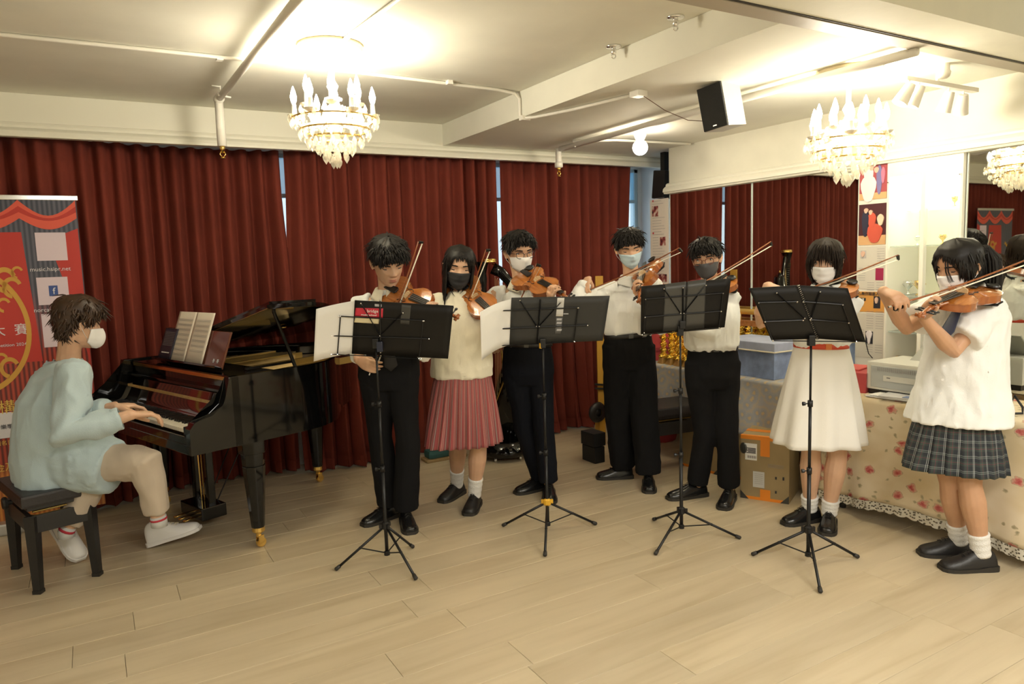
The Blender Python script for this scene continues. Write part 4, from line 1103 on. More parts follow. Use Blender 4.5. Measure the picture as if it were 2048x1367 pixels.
BLAB = ['bow crossing the leftmost violin, tip pointing up', 'upright bow of the long-haired player in the black mask', 'bow sloping down left from the violin of the player with glasses and white mask', 'long bow of the player in the pale blue mask, tip over the paper strip', 'reddish bow of the player in glasses and dark mask, tip over the mirror', 'bow of the girl in the white dress, tip over the photo board', 'long bow of the ponytailed player, running out of the photo at the right']
def hands(MV, MB, i, pr, pl, sc=1.0, xk=.435):
    place(VPROTO, 0, MV, VLAB[i], 'violin', G_V); place(BPROTO, 1, MB, BLAB[i], 'bow', G_B)
    r = right_hand(MB, sc); l = left_hand(MV, xk, sc); r['pole'] = pr; l['pole'] = pl; return r, l
# player 1 -- boy without mask
b1 = (1.36, 3.79)
MV, MB = setup(b1, (768, 574), .04, (916, 634), (1.15, .75, -.1), (750, 742), (843, 513), lim=.22)
r, l = hands(MV, MB, 0, -RH*.15-UP*.5+FH*.6, -UP+FH*.1, .95)
c = dict(base=b1, h=1.66, label='boy without a mask in white shirt, black tie and black trousers, leftmost violinist', head=(776, 466, 576), look=(14, 28, 4), skin=0,
    hs=1.06, shoulders=[(722, 606, .02), (832, 606, .05)], hips=[(752, 740), (803, 740)], armR=r, armL=l, kneeR=(762, 880), kneeL=(816, 880), toeR=(728, 1052, -55), toeL=(822, 1068, 5), hair='short', vol=.026, fringe=1.25, seed=5, head_d=.07)
p = person(c); W = p.PB(780, 690)
shirt(p, SHIRTW, levels_std(p, W, .145, .10), {'R': (1.78, .056, .047, .042), 'L': (1.8, .054, .046, .042)}); cuff(p, 'R', 1.8, .040, SHIRTW, w=.04); cuff(p, 'L', 1.8, .040, SHIRTW, w=.04)
collar(p, SHIRTC); tie(p, TIE, p.PB(782, 742, .15), .040); trousers(p, TROUS, W+V((0, 0, .0)), (.072, .072), .068, .092, (.155, .11)); belt(p, SHOEM, W+V((0, 0, .0)), .162, .118)
shoes_for(p, c, SHOEB)
# player 2 -- girl with long hair
b2 = (1.80, 3.77)
MV, MB = setup(b2, (912, 560), -.10, (1010, 650), (.8, .8, -.2), (900, 700), (956, 494), vl=.50, lim=.08)
r, l = hands(MV, MB, 1, -RH*.6-UP*.8, -UP+FH*.1, .92, .42)
c = dict(base=b2, h=1.60, label='girl with long black hair, black mask, cream T-shirt and striped red skirt', head=(918, 487, 576), look=(4, 12, -6), skin=0,
    head_d=-.03, shoulders=[(876, 606, -.06), (968, 602, -.04)], hips=[(905, 770), (948, 770)], armR=r, armL=l, kneeR=(916, 885), kneeL=(957, 893), toeR=(882, 1006, -35), toeL=(936, 1032, -15), hair='long', vol=.012, seed=8, mask=(MASKK, 'surg'), bare=True)
p = person(c); W = p.PB(924, 735)
shirt(p, SHIRTC, [(p.PB(924, 752), .182, .125), (p.PB(924, 735), .18, .125), (lerp(W, p.shc, .3), .17, .12), (lerp(W, p.shc, .6), .16, .115), (lerp(W, p.shc, .85), .155, .10), (p.shc-V((0, 0, .01)), .135, .08), (p.shc+V((0, 0, .03)), .08, .07), (p.neck, .064, .060)], {'R': (.85, .062, .068, 0), 'L': (.85, .062, .068, 0)}, name='t_shirt')
b = BM(); n_ = p.neck+V((0, 0, -.004)); lathe(b, [(.060, -.006), (.068, 0), (.062, .010), (.058, .010)], n_, 28); obj('neckband', b, SHIRTC, p.root, smooth=True)
STR = mat('striped_skirt', (.42, .12, .12), .85); nt, bs, N = nodes(STR)
uvn = N('ShaderNodeTexCoord'); sep = N('ShaderNodeSeparateXYZ'); nt.links.new(uvn.outputs['UV'], sep.inputs[0])
mu = N('ShaderNodeMath'); mu.operation = 'MULTIPLY'; mu.inputs[1].default_value = 44; fr_ = N('ShaderNodeMath'); fr_.operation = 'FRACT'
nt.links.new(sep.outputs[0], mu.inputs[0]); nt.links.new(mu.outputs[0], fr_.inputs[0])
A_, Bc, Cc = (.32, .07, .07), (.38, .24, .21), (.13, .075, .08)
nt.links.new(ramp(nt, fr_.outputs[0], [(0, A_), (.28, Cc), (.34, Bc), (.42, Cc), (.5, A_), (.62, Bc), (.68, A_), (.80, (.5, .30, .26)), (.86, A_)], 'CONSTANT'), bs.inputs['Base Color'])
skirt(p, STR, p.PB(925, 742), p.PB(924, 884), (.160, .115), (.222, .185), 26, .013)
for nm in ('R', 'L'): socks(p, nm, .66)
shoes_for(p, c, SHOEM, L=.245)
# player 3 -- boy with glasses and white mask
b3 = (2.36, 3.82)
MV, MB = setup(b3, (1042, 545), .12, (1146, 602), (.85, .8, -.1), (992, 703), (1080, 533), .20, lim=.3)
r, l = hands(MV, MB, 2, -RH*.7-UP*.8, -UP+FH*.1, .95)
c = dict(base=b3, h=1.70, label='boy with dark glasses, white mask, white shirt and navy trousers, third violinist', head=(1038, 459, 543), look=(22, 12, 3), skin=1,
    shoulders=[(996, 588, 0), (1094, 588, .03)], hips=[(1032, 735), (1078, 735)], armR=r, armL=l, kneeR=(1048, 855), kneeL=(1088, 858), toeR=(1032, 988, -60), toeL=(1100, 1008, 0), hair='short', vol=.017, fringe=.75, seed=9, mask=(MASKW, 'fold'), glasses=GLASSF, eyes='open', part=.3)
p = person(c); W = p.PB(1055, 686)
shirt(p, SHIRTW, levels_std(p, W, .145, .10, .16, .115), {'R': (1.8, .055, .046, .041), 'L': (1.8, .052, .045, .041)}); cuff(p, 'R', 1.8, .044, SHIRTW, w=.04); cuff(p, 'L', 1.8, .043, SHIRTW, w=.04); collar(p, SHIRTC)
buttons(p, p.neck+p.front*.075-V((0, 0, .05)), W+p.front*.118, 6); trousers(p, NAVYT, W, (.060, .060), .062, .088, (.15, .105), legend=.98); belt(p, SHOEM, W, .156, .112)
shoes_for(p, c, SHOEB)
# player 4 -- boy with pale blue mask
b4 = (2.94, 3.58)
MV, MB = setup(b4, (1294, 528), .10, (1277, 600), (.35, .75, -.7), (1172, 590), (1348, 472), .20)
r, l = hands(MV, MB, 3, -FH*.6-UP*.9, -UP+RH*.5-FH*.2, .95, .40)
c = dict(base=b4, h=1.68, label='boy with pale blue mask, white shirt and wide pleated black trousers, fourth violinist', head=(1258, 453, 533), look=(8, 18, 6), skin=1,
    shoulders=[(1222, 582, 0), (1306, 572, 0)], hips=[(1236, 705), (1280, 705)], armR=r, armL=l, kneeR=(1237, 840), kneeL=(1290, 845), toeR=(1192, 957, -80), toeL=(1299, 988, 0), hair='short', vol=.016, fringe=.9, seed=12, mask=(MASKB, 'surg'))
p = person(c); W = p.PB(1256, 668)
shirt(p, SHIRTW, levels_std(p, W, .142, .10, .165, .12, blouse=.015), {'R': (1.8, .055, .047, .041), 'L': (.95, .058, .062, 0)}, amp=.010); cuff(p, 'R', 1.8, .045, SHIRTW, w=.04); collar(p, SHIRTW)
buttons(p, p.neck+p.front*.075-V((0, 0, .05)), W+p.front*.122, 6); trousers(p, TROUS, W, (.080, .08), .085, .100, (.15, .11), amp=.008); belt(p, SHOEM, W, .155, .118)
shoes_for(p, c, SHOEB, L=.25)
# player 5 -- glasses, dark mask
b5 = (3.15, 3.07)
MV, MB = setup(b5, (1458, 553), .03, (1312, 640), (.4, .8, -.4), (1352, 602), (1538, 483), .20, lim=.28)
r, l = hands(MV, MB, 4, -RH*.25-UP, RH*.3-UP, .9, .42)
c = dict(base=b5, h=1.60, label='boy with rust glasses, charcoal mask, white shirt and belted black trousers, fifth violinist', head=(1413, 472, 556), look=(-10, 10, 5), skin=1,
    shoulders=[(1376, 590, 0), (1464, 590, .02)], hips=[(1400, 740), (1450, 740)], armR=r, armL=l, kneeR=(1410, 868), kneeL=(1453, 872), toeR=(1342, 998, -60), toeL=(1447, 1018, -12), hair='short', vol=.015, fringe=1.25, part=-.7, seed=14, mask=(MASKC, 'fold'), glasses=GLASSR, eyes='open', gx=-.5)
p = person(c); W = p.PB(1425, 694)
shirt(p, SHIRTW, levels_std(p, W, .140, .10, .158, .12, blouse=.02), {'R': (1.8, .054, .047, .041), 'L': (1.8, .058, .056, .044)}, amp=.012); cuff(p, 'R', 1.8, .044, SHIRTW, w=.04); cuff(p, 'L', 1.8, .045, SHIRTW, w=.04); collar(p, SHIRTW)
trousers(p, TROUS, W, (.064, .064), .066, .088, (.142, .10)); belt(p, SHOEM, W+V((0, 0, .0)), .147, .108)
shoes_for(p, c, SHOEB, L=.27)
# player 6 -- girl in white dress
b6 = (3.22, 2.42)
MV, MB = setup(b6, (1696, 560), .0, (1530, 645), (.4, .85, -.3), (1552, 606), (1787, 506), .20, lim=.24)
r, l = hands(MV, MB, 5, -RH*.9-UP*.7, RH*.4-UP, .88, .42); r['elbow'] = (1518, 645, .0)
c = dict(base=b6, h=1.56, label='girl with dark bobbed hair, white mask and white dress with a red belt, sixth violinist', head=(1650, 474, 566), look=(-6, 10, -3), skin=0,
    shoulders=[(1604, 598, 0), (1700, 598, .02)], hips=[(1620, 745), (1672, 745)], armR=r, armL=l, kneeR=(1622, 905), kneeL=(1674, 912), toeR=(1566, 1050, -50), toeL=(1653, 1072, -5), hair='bob', hairmat=HAIRD, vol=.015, seed=21, mask=(MASKW, 'surg'), bare=True, eyes='open', legs=1.0)
p = person(c); W = p.PB(1642, 690)
shirt(p, SHIRTW, levels_std(p, W, .125, .10, .150, .12, blouse=.01), {'R': (.80, .066, .07, 0), 'L': (.80, .066, .07, 0)}, name='blouse'); collar(p, SHIRTW)
WD = mat('white_dress_cotton', (.84, .82, .77), .85, bump=.1, bscale=200)
skirt(p, WD, W+V((0, 0, .01)), p.PB(1633, 884, -.02), (.128, .105), (.232, .19), 9, .018); belt(p, mat('red_belt', (.62, .07, .03), .5), W+V((0, 0, .005)), .136, .112, .03, mat('orange_buckle', (.7, .2, .04), .4))
for nm in ('R', 'L'): socks(p, nm, .80)
shoes_for(p, c, SHOEB, L=.24)
# player 7 -- girl with ponytail, tartan skirt
b7 = (3.46, 1.79)
MV, MB = setup(b7, (1966, 572), .08, (1838, 628), (-.05, .9, .35), (1788, 622), (2070, 478), .20)
r, l = hands(MV, MB, 6, -RH*.3-UP, -UP*.9-FH*.5, .92, .44); l['elbow'] = (1905, 702, .13); r['elbow'] = (1812, 655, .02)
c = dict(base=b7, h=1.54, label='girl with a black ponytail, white mask, white blouse and dark tartan skirt, rightmost', head=(1918, 476, 582), look=(-42, 16, -4), skin=2, hs=1.0,
    shoulders=[(1893, 604, -.06), (1984, 606, .06)], hips=[(1882, 850, -.03), (1930, 850, .03)], armR=r, armL=l, kneeR=(1902, 965), kneeL=(1940, 972), toeR=(1842, 1108, -65), toeL=(1886, 1138, -60), hair='tail', vol=.014, seed=25, mask=(MASKW, 'surg'), bare=True)
p = person(c); W = p.PB(1915, 800)
shirt(p, SHIRTW, [(p.PB(1914, 840), .220, .165), (p.PB(1917, 815), .212, .155), (p.PB(1922, 770), .185, .13), (p.PB(1930, 700), .165, .125), (lerp(p.PB(1930, 700), p.shc, .7), .165, .115), (p.shc-V((0, 0, .01)), .14, .085), (p.shc+V((0, 0, .03)), .08, .07), (p.neck, .062, .06)], {'R': (.72, .064, .072, 0), 'L': (.74, .066, .078, 0)}, amp=.008, name='blouse'); collar(p, SHIRTW)
tie(p, TIEN, p.PB(1882, 690, .16), .022); buttons(p, p.PB(1893, 690, .14), p.PB(1880, 800, .15), 4)
from mathutils.bvhtree import BVHTree
def on_shirt(P_, px, py, name='blouse'):
    for o in COL.objects:
        if o.parent == P_.root and o.name.startswith(name): me_ = o.data; break
    bv = BVHTree.FromPolygons([v.co for v in me_.vertices], [q.vertices[:] for q in me_.polygons]); off = WM[P_.root.name].to_translation()
    h = bv.ray_cast(CAM-off, ray(px, py).normalized()); return (h[0]+off, h[1]) if h[0] else (None, None)
hp_, hn_ = on_shirt(p, 1919, 626)
if hp_:
    x_ = (RH-hn_*RH.dot(hn_)).normalized(); text('name_embroidery', '永元常', .022, basis(x_, hn_.cross(x_), hn_, hp_+hn_*.003), INK, p.root)
TAR = mat('tartan', (.02, .025, .025), .85); nt, bs, N = nodes(TAR)
uvn = N('ShaderNodeTexCoord'); sep = N('ShaderNodeSeparateXYZ'); nt.links.new(uvn.outputs['UV'], sep.inputs[0])
def lines(axis, k, stops):
    mu = N('ShaderNodeMath'); mu.operation = 'MULTIPLY'; mu.inputs[1].default_value = k; fr_ = N('ShaderNodeMath'); fr_.operation = 'FRACT'
    nt.links.new(sep.outputs[axis], mu.inputs[0]); nt.links.new(mu.outputs[0], fr_.inputs[0]); return ramp(nt, fr_.outputs[0], stops, 'CONSTANT')
D0, D1, Wt, Rd = (.010, .012, .015), (.022, .030, .026), (.42, .42, .42), (.10, .02, .03)
l1 = lines(0, 20, [(0, D0), (.10, Wt), (.125, D1), (.2, Wt), (.22, D0), (.5, D1), (.6, Rd), (.63, D1), (.8, D0)]); l2 = lines(1, 4.6, [(0, D0), (.12, (.16, .17, .17)), (.15, D1), (.24, (.16, .17, .17)), (.265, D0), (.5, D1), (.62, Rd), (.65, D1), (.8, D0)])
mx_ = N('ShaderNodeMix'); mx_.data_type = 'RGBA'; mx_.blend_type = 'ADD'; mx_.inputs[0].default_value = 1
nt.links.new(l1, mx_.inputs[6]); nt.links.new(l2, mx_.inputs[7]); nt.links.new(mx_.outputs[2], bs.inputs['Base Color'])
skirt(p, TAR, p.PB(1912, 806), p.PB(1903, 934), (.150, .110), (.212, .165), 20, .012, tri=True)
for nm in ('R', 'L'): socks(p, nm, .72)
shoes_for(p, c, SHOEM, L=.25, w=.047)
# ================================================================ MUSIC STANDS
def stand(i, base, hub, legs, top, tilt, label, desk, clip=None, yellow=False, diag=None, post=False):
    b0 = onz(*base); r = empty('music_stand', b0, 0, label, 'music stand', 'folding music stands')
    zh = vline_z(hub[0], hub[1], b0.x, b0.y); zt = vline_z(top[0], top[1], b0.x, b0.y)
    H = V((b0.x, b0.y, zh)); T = V((b0.x, b0.y, zt)); L0 = V((b0.x, b0.y, .045))
    b = BM(); tube(b, [L0, H+V((0, 0, .02)), V((b0.x, b0.y, lerp(zh, zt, .32)))], .0095, 10); obj('lower_tube', b, BLACKM, r, smooth=True)
    b = BM(); tube(b, [V((b0.x, b0.y, lerp(zh, zt, .30))), V((b0.x, b0.y, lerp(zh, zt, .68)))], .0075, 10); obj('middle_tube', b, BLACKM, r, smooth=True)
    b = BM(); tube(b, [V((b0.x, b0.y, lerp(zh, zt, .66))), T], .0055, 10); obj('upper_tube', b, BLACKM, r, smooth=True)
    for f in (.32, .68):
        z = lerp(zh, zt, f); b = BM(); tube(b, [(b0.x, b0.y, z-.015), (b0.x, b0.y, z+.015)], .0125, 10); obj('collar', b, BLACKM, r, smooth=True)
        k = BM(); a = -RH; c = V((b0.x, b0.y, z)); tube(k, [c, c+a*.028], .003, 6); lathe(k, [(0, 0), (.009, .0), (.010, .012), (0, .014)], c+a*.024, 8, a); obj('thumb_knob', k, BLACKM, r)
    b = BM(); lathe(b, [(.011, .02), (.02, .012), (.022, -.012), (.012, -.022)], H, 14)
    for lx, ly in legs:
        d = (onz(lx, ly)-b0); d.z = 0; d.normalize(); box(b, H+d*.02, (.026, .012, .022), rot=Matrix.Rotation(math.atan2(d.y, d.x), 3, 'Z'))
    obj('leg_hub', b, mat('yellow_plastic', (.75, .42, .03), .45) if yellow else BLACKM, r)
    b = BM(); lathe(b, [(.010, .012), (.015, .008), (.015, -.010), (0, -.012)], L0, 12); obj('brace_collar', b, BLACKM, r)
    for lx, ly in legs:
        e = onz(lx, ly, .008); b = BM(); d = (e-H); tube(b, [H+d.normalized()*.015, e], .0068, 8); lg = obj('leg', b, BLACKM, r, smooth=True)
        b = BM(); tube(b, [e-d.normalized()*.025, e+V((0, 0, .001)), e+d.normalized()*.004], [.0095, .0105, .007], 8); obj('rubber_foot', b, SOLE, lg, smooth=True)
        m_ = lerp(H, e, .52); b = BM(); tube(b, [L0, m_], .0035, 6); ball(b, m_, .008, 8, 6); obj('brace', b, BLACKM, r)
    # desk plane
    n = (-FH*math.cos(tilt)+V((0, 0, 1))*-math.sin(tilt)); n.normalize()       # normal towards the camera
    def D(px, py, off=0):
        p = onplane(px, py, T+n*.0, n); return p+n*off
    b = BM(); box(b, T+V((0, 0, .01))+n*-.0, (.03, .03, .05), rot=Matrix.Rotation(math.atan2(RH.y, RH.x), 3, 'Z'), bev=.004); obj('head_joint', b, BLACKM, r)
    for nm, a, c, w_ in desk:
        A, B = D(*a), D(*c); b = BM(); d = (B-A).normalized(); tube(b, [A, B], w_, 4 if w_ > .004 else 6, side=n, flat=.5 if w_ > .004 else 1)
        o = obj(nm, b, BLACKM, r)
        for q in (A, B):
            b = BM(); lathe(b, [(0, .005), (.0035, .003), (.004, 0)], q+n*.002, 8, n); obj('rivet', b, CHROME, o)
    return D, n, T, r
def sheet(name, D, n, pts, m, off, th, label=None, cat=None, group=None, parent=None, bow=0, nu=14, curl=0, kind=None):
    """bent plate through four px corners: tl, tr, br, bl"""
    c = [D(*p) for p in pts]; b = BM()
    def f(u, v):
        p = lerp(lerp(c[0], c[1], u), lerp(c[3], c[2], u), v); return p - n*(off - bow*math.sin(math.pi*u) + curl*(1-u)**2)
    grid(b, f, nu, 6); o = obj(name, b, m, parent, solid=th, smooth=True)
    if label: tag(o, label, cat, group)
    return o
def plaque(name, D, n, pts, m, off, parent, bow=0): return sheet(name, D, n, pts, m, off, .0006, parent=parent, bow=bow)
def text_on(name, body, D, n, a, b_, size_px, m, parent, off=-.004):
    A, B = D(*a), D(*b_); x = (B-A).normalized(); z = n; y = z.cross(x); k = (D(a[0]+100, a[1])-A).length/100
    return text(name, body, size_px*k, basis(x, y, z, (A+B)/2-n*off), m, parent)
GF = 'music folders on the stands'
# stand 1
D, n, T, r = stand(0, (775, 1122), (768, 1050), [(672, 1138), (832, 1157), (826, 1093)], (761, 690), .25, 'black folding music stand in front of the unmasked violinist', [
    ('desk_bar', (678, 632), (848, 641), .003), ('desk_bar', (664, 671), (858, 677), .003), ('desk_side', (681, 632), (675, 708), .003), ('desk_side', (846, 641), (838, 716), .003),
    ('desk_diagonal', (760, 671), (722, 606), .005), ('desk_diagonal', (760, 671), (806, 625), .005), ('desk_post', (761, 704), (760, 600), .004), ('ledge', (663, 708), (842, 717), .005)])
f1 = sheet('music_folder', D, n, [(709, 601), (907, 612), (896, 718), (703, 708)], FOLDER, .008, .004, 'black music folder with a red and cream label on the leftmost stand', 'folder', GF, bow=.0)
s1 = sheet('music_sheet', D, n, [(636, 613), (713, 602), (706, 708), (631, 717)], PAPER, .013, .001, 'white music sheet bending out to the left of the leftmost stand', 'music sheet', curl=-.05)
plaque('red_label', D, n, [(711, 616), (766, 617), (765, 636), (709, 632)], mat('label_red', (.62, .03, .06), .5), .005, f1)
plaque('cream_label', D, n, [(710, 633), (759, 636), (757, 648), (708, 645)], mat('label_cream', (.75, .66, .42), .6), .005, f1)
plaque('white_tag', D, n, [(749, 608), (763, 609), (763, 614), (749, 613)], mat('tag_grey', (.5, .5, .52), .6), .005, f1)
text_on('label_text', 'bridge', D, n, (728, 621), (763, 622), 9, PAPER, f1)
text_on('label_text', 'music school', D, n, (716, 628), (760, 630), 6, PAPER, f1)
plaque('pocket_edge', D, n, [(803, 609), (822, 611), (818, 650), (800, 648)], POCKET, .005, f1)
b = BM(); lc = D(761, 690, .02); box(b, lc, (.03, .02, .05), rot=Matrix.Rotation(math.atan2(RH.y, RH.x), 3, 'Z'), bev=.005); obj('head_clamp', b, mat('blue_black_plastic', (.02, .025, .05), .3), r)
# stand 2
D, n, T, r = stand(1, (1096, 1062), (1096, 1003), [(1006, 1050), (1192, 1047), (1090, 1110)], (1079, 690), .22, 'black folding music stand with a yellow leg hub, second from the left', [
    ('desk_bar', (1003, 621), (1157, 615), .0035), ('desk_bar', (980, 658), (1175, 650), .004), ('desk_side', (1004, 621), (999, 690), .0035), ('desk_side', (1156, 615), (1148, 682), .0035),
    ('desk_diagonal', (1073, 652), (1040, 600), .006), ('desk_diagonal', (1078, 652), (1122, 604), .006), ('ledge', (999, 691), (1149, 683), .006)], yellow=True)
b = BM(); A, B = D(1081, 598), D(1074, 686); tube(b, [A, B], .012, 4, side=n, flat=.35); obj('desk_post', b, BLACKM, r)
b = BM(); box(b, D(1081, 690, .008), (.012, .012, .03), bev=.003); obj('yellow_lever', b, mat('yellow_plastic'), r)
f2 = sheet('music_folder', D, n, [(1023, 596), (1220, 592), (1206, 682), (1019, 690)], FOLDERG, .010, .004, 'dark grey music folder with a white strip, on the stand with the yellow hub', 'folder', GF)
sheet('music_sheet', D, n, [(962, 608), (1025, 599), (1021, 691), (965, 701)], PAPER, .012, .001, 'white music sheet sticking out left of the grey folder', 'music sheet', curl=-.16)
plaque('white_strip', D, n, [(1115, 596), (1129, 596), (1126, 633), (1112, 633)], mat('strip_white', (.66, .65, .62), .6), .007, f2)
plaque('grey_strip', D, n, [(1112, 635), (1126, 635), (1121, 668), (1110, 668)], mat('strip_grey', (.12, .12, .12), .6), .007, f2)
for k in range(4): plaque('print_mark', D, n, [(1114, 637+k*7), (1124, 637+k*7), (1123, 641+k*7), (1113, 641+k*7)], mat('tag_grey'), .0055, f2)
plaque('print_mark', D, n, [(1127, 627), (1137, 627), (1137, 629), (1127, 629)], mat('tag_grey'), .0065, f2)
# stand 3
D, n, T, r = stand(2, (1363, 1068), (1363, 1020), [(1307, 1038), (1311, 1107), (1480, 1075)], (1364, 665), .2, 'black folding music stand in front of the boy with rust glasses', [
    ('desk_bar', (1291, 598), (1446, 586), .0035), ('desk_bar', (1290, 634), (1442, 622), .0035), ('desk_diagonal', (1361, 626), (1328, 577), .006), ('desk_diagonal', (1367, 626), (1412, 570), .006), ('desk_post', (1366, 665), (1366, 575), .008), ('ledge', (1284, 669), (1440, 656), .005), ('desk_side', (1446, 586), (1438, 655), .003), ('desk_side', (1291, 598), (1288, 665), .003)])
f3 = sheet('music_folder', D, n, [(1283, 573), (1463, 557), (1450, 655), (1282, 669)], FOLDER, .009, .004, 'black music folder with clear grey pockets, in front of the boy with rust glasses', 'folder', GF)
plaque('clear_pocket', D, n, [(1331, 568), (1373, 563), (1369, 660), (1326, 663)], POCKET, .006, f3); plaque('clear_pocket', D, n, [(1376, 563), (1413, 558), (1409, 656), (1371, 660)], POCKET, .006, f3)
b = BM(); box(b, D(1364, 648, .01), (.03, .02, .04), rot=Matrix.Rotation(math.atan2(RH.y, RH.x), 3, 'Z'), bev=.004); obj('head_clamp', b, BLACKM, r)
# stand 4
D, n, T, r = stand(3, (1616, 1125), (1613, 1058), [(1505, 1108), (1716, 1113), (1641, 1183)], (1612, 685), .22, 'black folding music stand in front of the girl in the white dress', [
    ('desk_bar', (1517, 605), (1594, 603), .0035), ('desk_bar', (1606, 603), (1685, 609), .0035), ('desk_bar', (1530, 643), (1606, 640), .0035), ('desk_bar', (1620, 639), (1697, 645), .0035), ('desk_diagonal', (1609, 636), (1553, 585), .006), ('desk_diagonal', (1622, 636), (1640, 583), .006), ('ledge', (1546, 681), (1712, 683), .005), ('desk_side', (1517, 605), (1545, 680), .003), ('desk_side', (1685, 609), (1712, 682), .003)])
f4 = sheet('music_folder', D, n, [(1499, 577), (1597, 571), (1637, 678), (1544, 681)], FOLDER, .009, .004, 'black spiral-bound music folder, in front of the girl in the white dress', 'folder', GF)
sheet('folder_half', D, n, [(1597, 571), (1697, 577), (1733, 685), (1637, 678)], FOLDER, .009, .004, parent=f4)
b = BM()
for k in range(30):
    c_ = D(lerp(1597, 1636, k/29), lerp(571, 678, k/29), -.004); ax = (D(1636, 678)-D(1597, 571)).normalized(); s_ = ax.cross(n)
    tube(b, [c_+(s_*math.cos(t)+n*math.sin(t))*.006 for t in [q*math.pi/4 for q in range(9)]], .0012, 4, caps=False)
obj('spiral_binding', b, CHROME, f4, kind='stuff')
b = BM(); tube(b, [D(1732, 686), D(1735, 705, .01), D(1741, 713, .02)], .0022, 5); obj('hanging_clip', b, BLACKM, r)
# ================================================================ GRAND PIANO
K0 = V((.43, 3.775, 0)); PA = math.radians(18.5); pv = V((math.cos(PA), math.sin(PA), 0)); pu = V((math.sin(PA), -math.cos(PA), 0))
PWD = 1.38
def PL_(u, v, z): return K0+pu*u+pv*v+V((0, 0, z))     # u: 0 treble edge .. -PWD bass edge, v depth towards the tail
MPn = basis(pv, -pu, V((0, 0, 1)), K0)                    # local x = v, y = -u (0..PWD)
r = empty('grand_piano', K0, PA, 'black lacquered baby grand piano with its lid half open, at the left', 'piano'); r.rotation_euler = (0, 0, 0); WM[r.name] = Matrix.Translation(K0)
def rim_outline(off=0):
    """x=v, y=-u ; bass side straight (y=PWD), treble side curves in"""
    p = [(.16, 0-off), (.55, 0-off), (.72, .03-off), (.86, .12-off), (.98, .26-off*.8), (1.10, .40-off*.7), (1.22, .50-off*.7), (1.34, .62-off*.6), (1.44, .78-off*.3), (1.46+off, .93), (1.40+off*.9, 1.06+off*.5), (1.24+off*.5, 1.17+off*.9), (1.05, 1.26+off), (.85, PWD-.045+off), (.62, PWD+off), (.16, PWD+off)]
    out = []
    n_ = len(p)
    for i in range(n_-1):
        p0, p1, p2_, p3 = p[max(i-1, 0)], p[i], p[i+1], p[min(i+2, n_-1)]
        for k in range(4):
            t = k/4; q = [.5*((2*p1[j])+(-p0[j]+p2_[j])*t+(2*p0[j]-5*p1[j]+4*p2_[j]-p3[j])*t*t+(-p0[j]+3*p1[j]-3*p2_[j]+p3[j])*t**3) for j in (0, 1)]
            out.append(tuple(q) if i not in (0, n_-2) else (lerp(p1[0], p2_[0], t), lerp(p1[1], p2_[1], t)))
    out.append(p[-1]); return out
ZB, ZT = .605, .965
ro = rim_outline(); ri = rim_outline(-.035)
b = BM(); n_ = len(ro)
vo0 = [b.verts.new((x, y, ZB)) for x, y in ro]; vo1 = [b.verts.new((x, y, ZT)) for x, y in ro]; vi1 = [b.verts.new((x, y, ZT)) for x, y in ri]; vi0 = [b.verts.new((x, y, ZB+.12)) for x, y in ri]
for k in range(n_-1):
    for A, B in ((vo0, vo1), (vo1, vi1), (vi1, vi0), (vi0, vo0)): b.faces.new((A[k], A[k+1], B[k+1], B[k]))
for k in (0, n_-1): b.faces.new((vo0[k], vo1[k], vi1[k], vi0[k]))
bmesh.ops.transform(b, matrix=MPn, verts=b.verts); o = obj('rim', b, PIANO, r); smooth_angle(o, 40)
b = BM(); prism(b, ri, .80, .815, MPn); obj('soundboard', b, wood('soundboard_spruce', (.55, .36, .14), (.45, .27, .09), .3), r)
b = BM(); plate_o = [(c[0]+(x-c[0])*.93+.03, c[1]+(y-c[1])*.93) for c in [(.75, .72)] for x, y in ri]; prism(b, plate_o, .865, .882, MPn)
for k in range(4): box(b, (.75+.02*k, .35+.27*k, .90), (1.0-.12*k, .022, .04), M=MPn, rot=rz(8))
box(b, (.42, .70, .90), (.10, 1.2, .035), M=MPn); o = obj('iron_frame', b, IRONGOLD, r)
b = BM()
for k in range(60):
    y = .12+k*.02; x1 = lerp(.62, 1.30, min(1, k/52)); tube(b, [MPn @ V((.45, y, .915)), MPn @ V((x1, min(y+.06, 1.34), .905))], .0012, 3, caps=False)
obj('strings', b, mat('string_brass', (.65, .5, .25), .3, 1), r, kind='stuff')
b = BM(); box(b, (.08, PWD/2, ZB+.025), (.30, PWD-.01, .05), M=MPn, bev=.004); obj('key_bed', b, PIANO, r)
b = BM(); box(b, (-.055, PWD/2, ZB+.045), (.025, PWD-.02, .085), M=MPn, bev=.003); obj('key_slip', b, PIANO, r)
for nm, y in (('arm', .025), ('arm', PWD-.025)):
    b = BM(); prof_ = [(-.07, ZB), (-.07, .735), (-.045, .765), (.05, .785), (.11, .83), (.135, .90), (.15, ZT), (.20, ZT), (.20, ZB)]
    A = [b.verts.new(MPn @ V((x, y-.025, z))) for x, z in prof_]; B = [b.verts.new(MPn @ V((x, y+.025, z))) for x, z in prof_]
    fa = [b.faces.new(A), b.faces.new(list(reversed(B)))]
    for k in range(len(A)): b.faces.new((A[k], A[(k+1) % len(A)], B[(k+1) % len(A)], B[k]))
    bmesh.ops.triangulate(b, faces=fa); obj(nm, b, PIANO, r, bev=.003)
for y in (.078, PWD-.078): b = BM(); box(b, (-.005, y, .70), (.10, .055, .075), M=MPn, bev=.006); obj('cheek_block', b, PIANO, r)
kw = (PWD-.215)/52; y0 = .108
b = BM(); box(b, (0, 0, 0), (.145, kw-.0012, .020), bev=.0012); wk = me_of(b, IVORY); b = BM(); box(b, (0, 0, 0), (.092, .0105, .014), bev=.002); bk = me_of(b, EBONY)
Rp = Matrix.Rotation(PA, 4, 'Z')
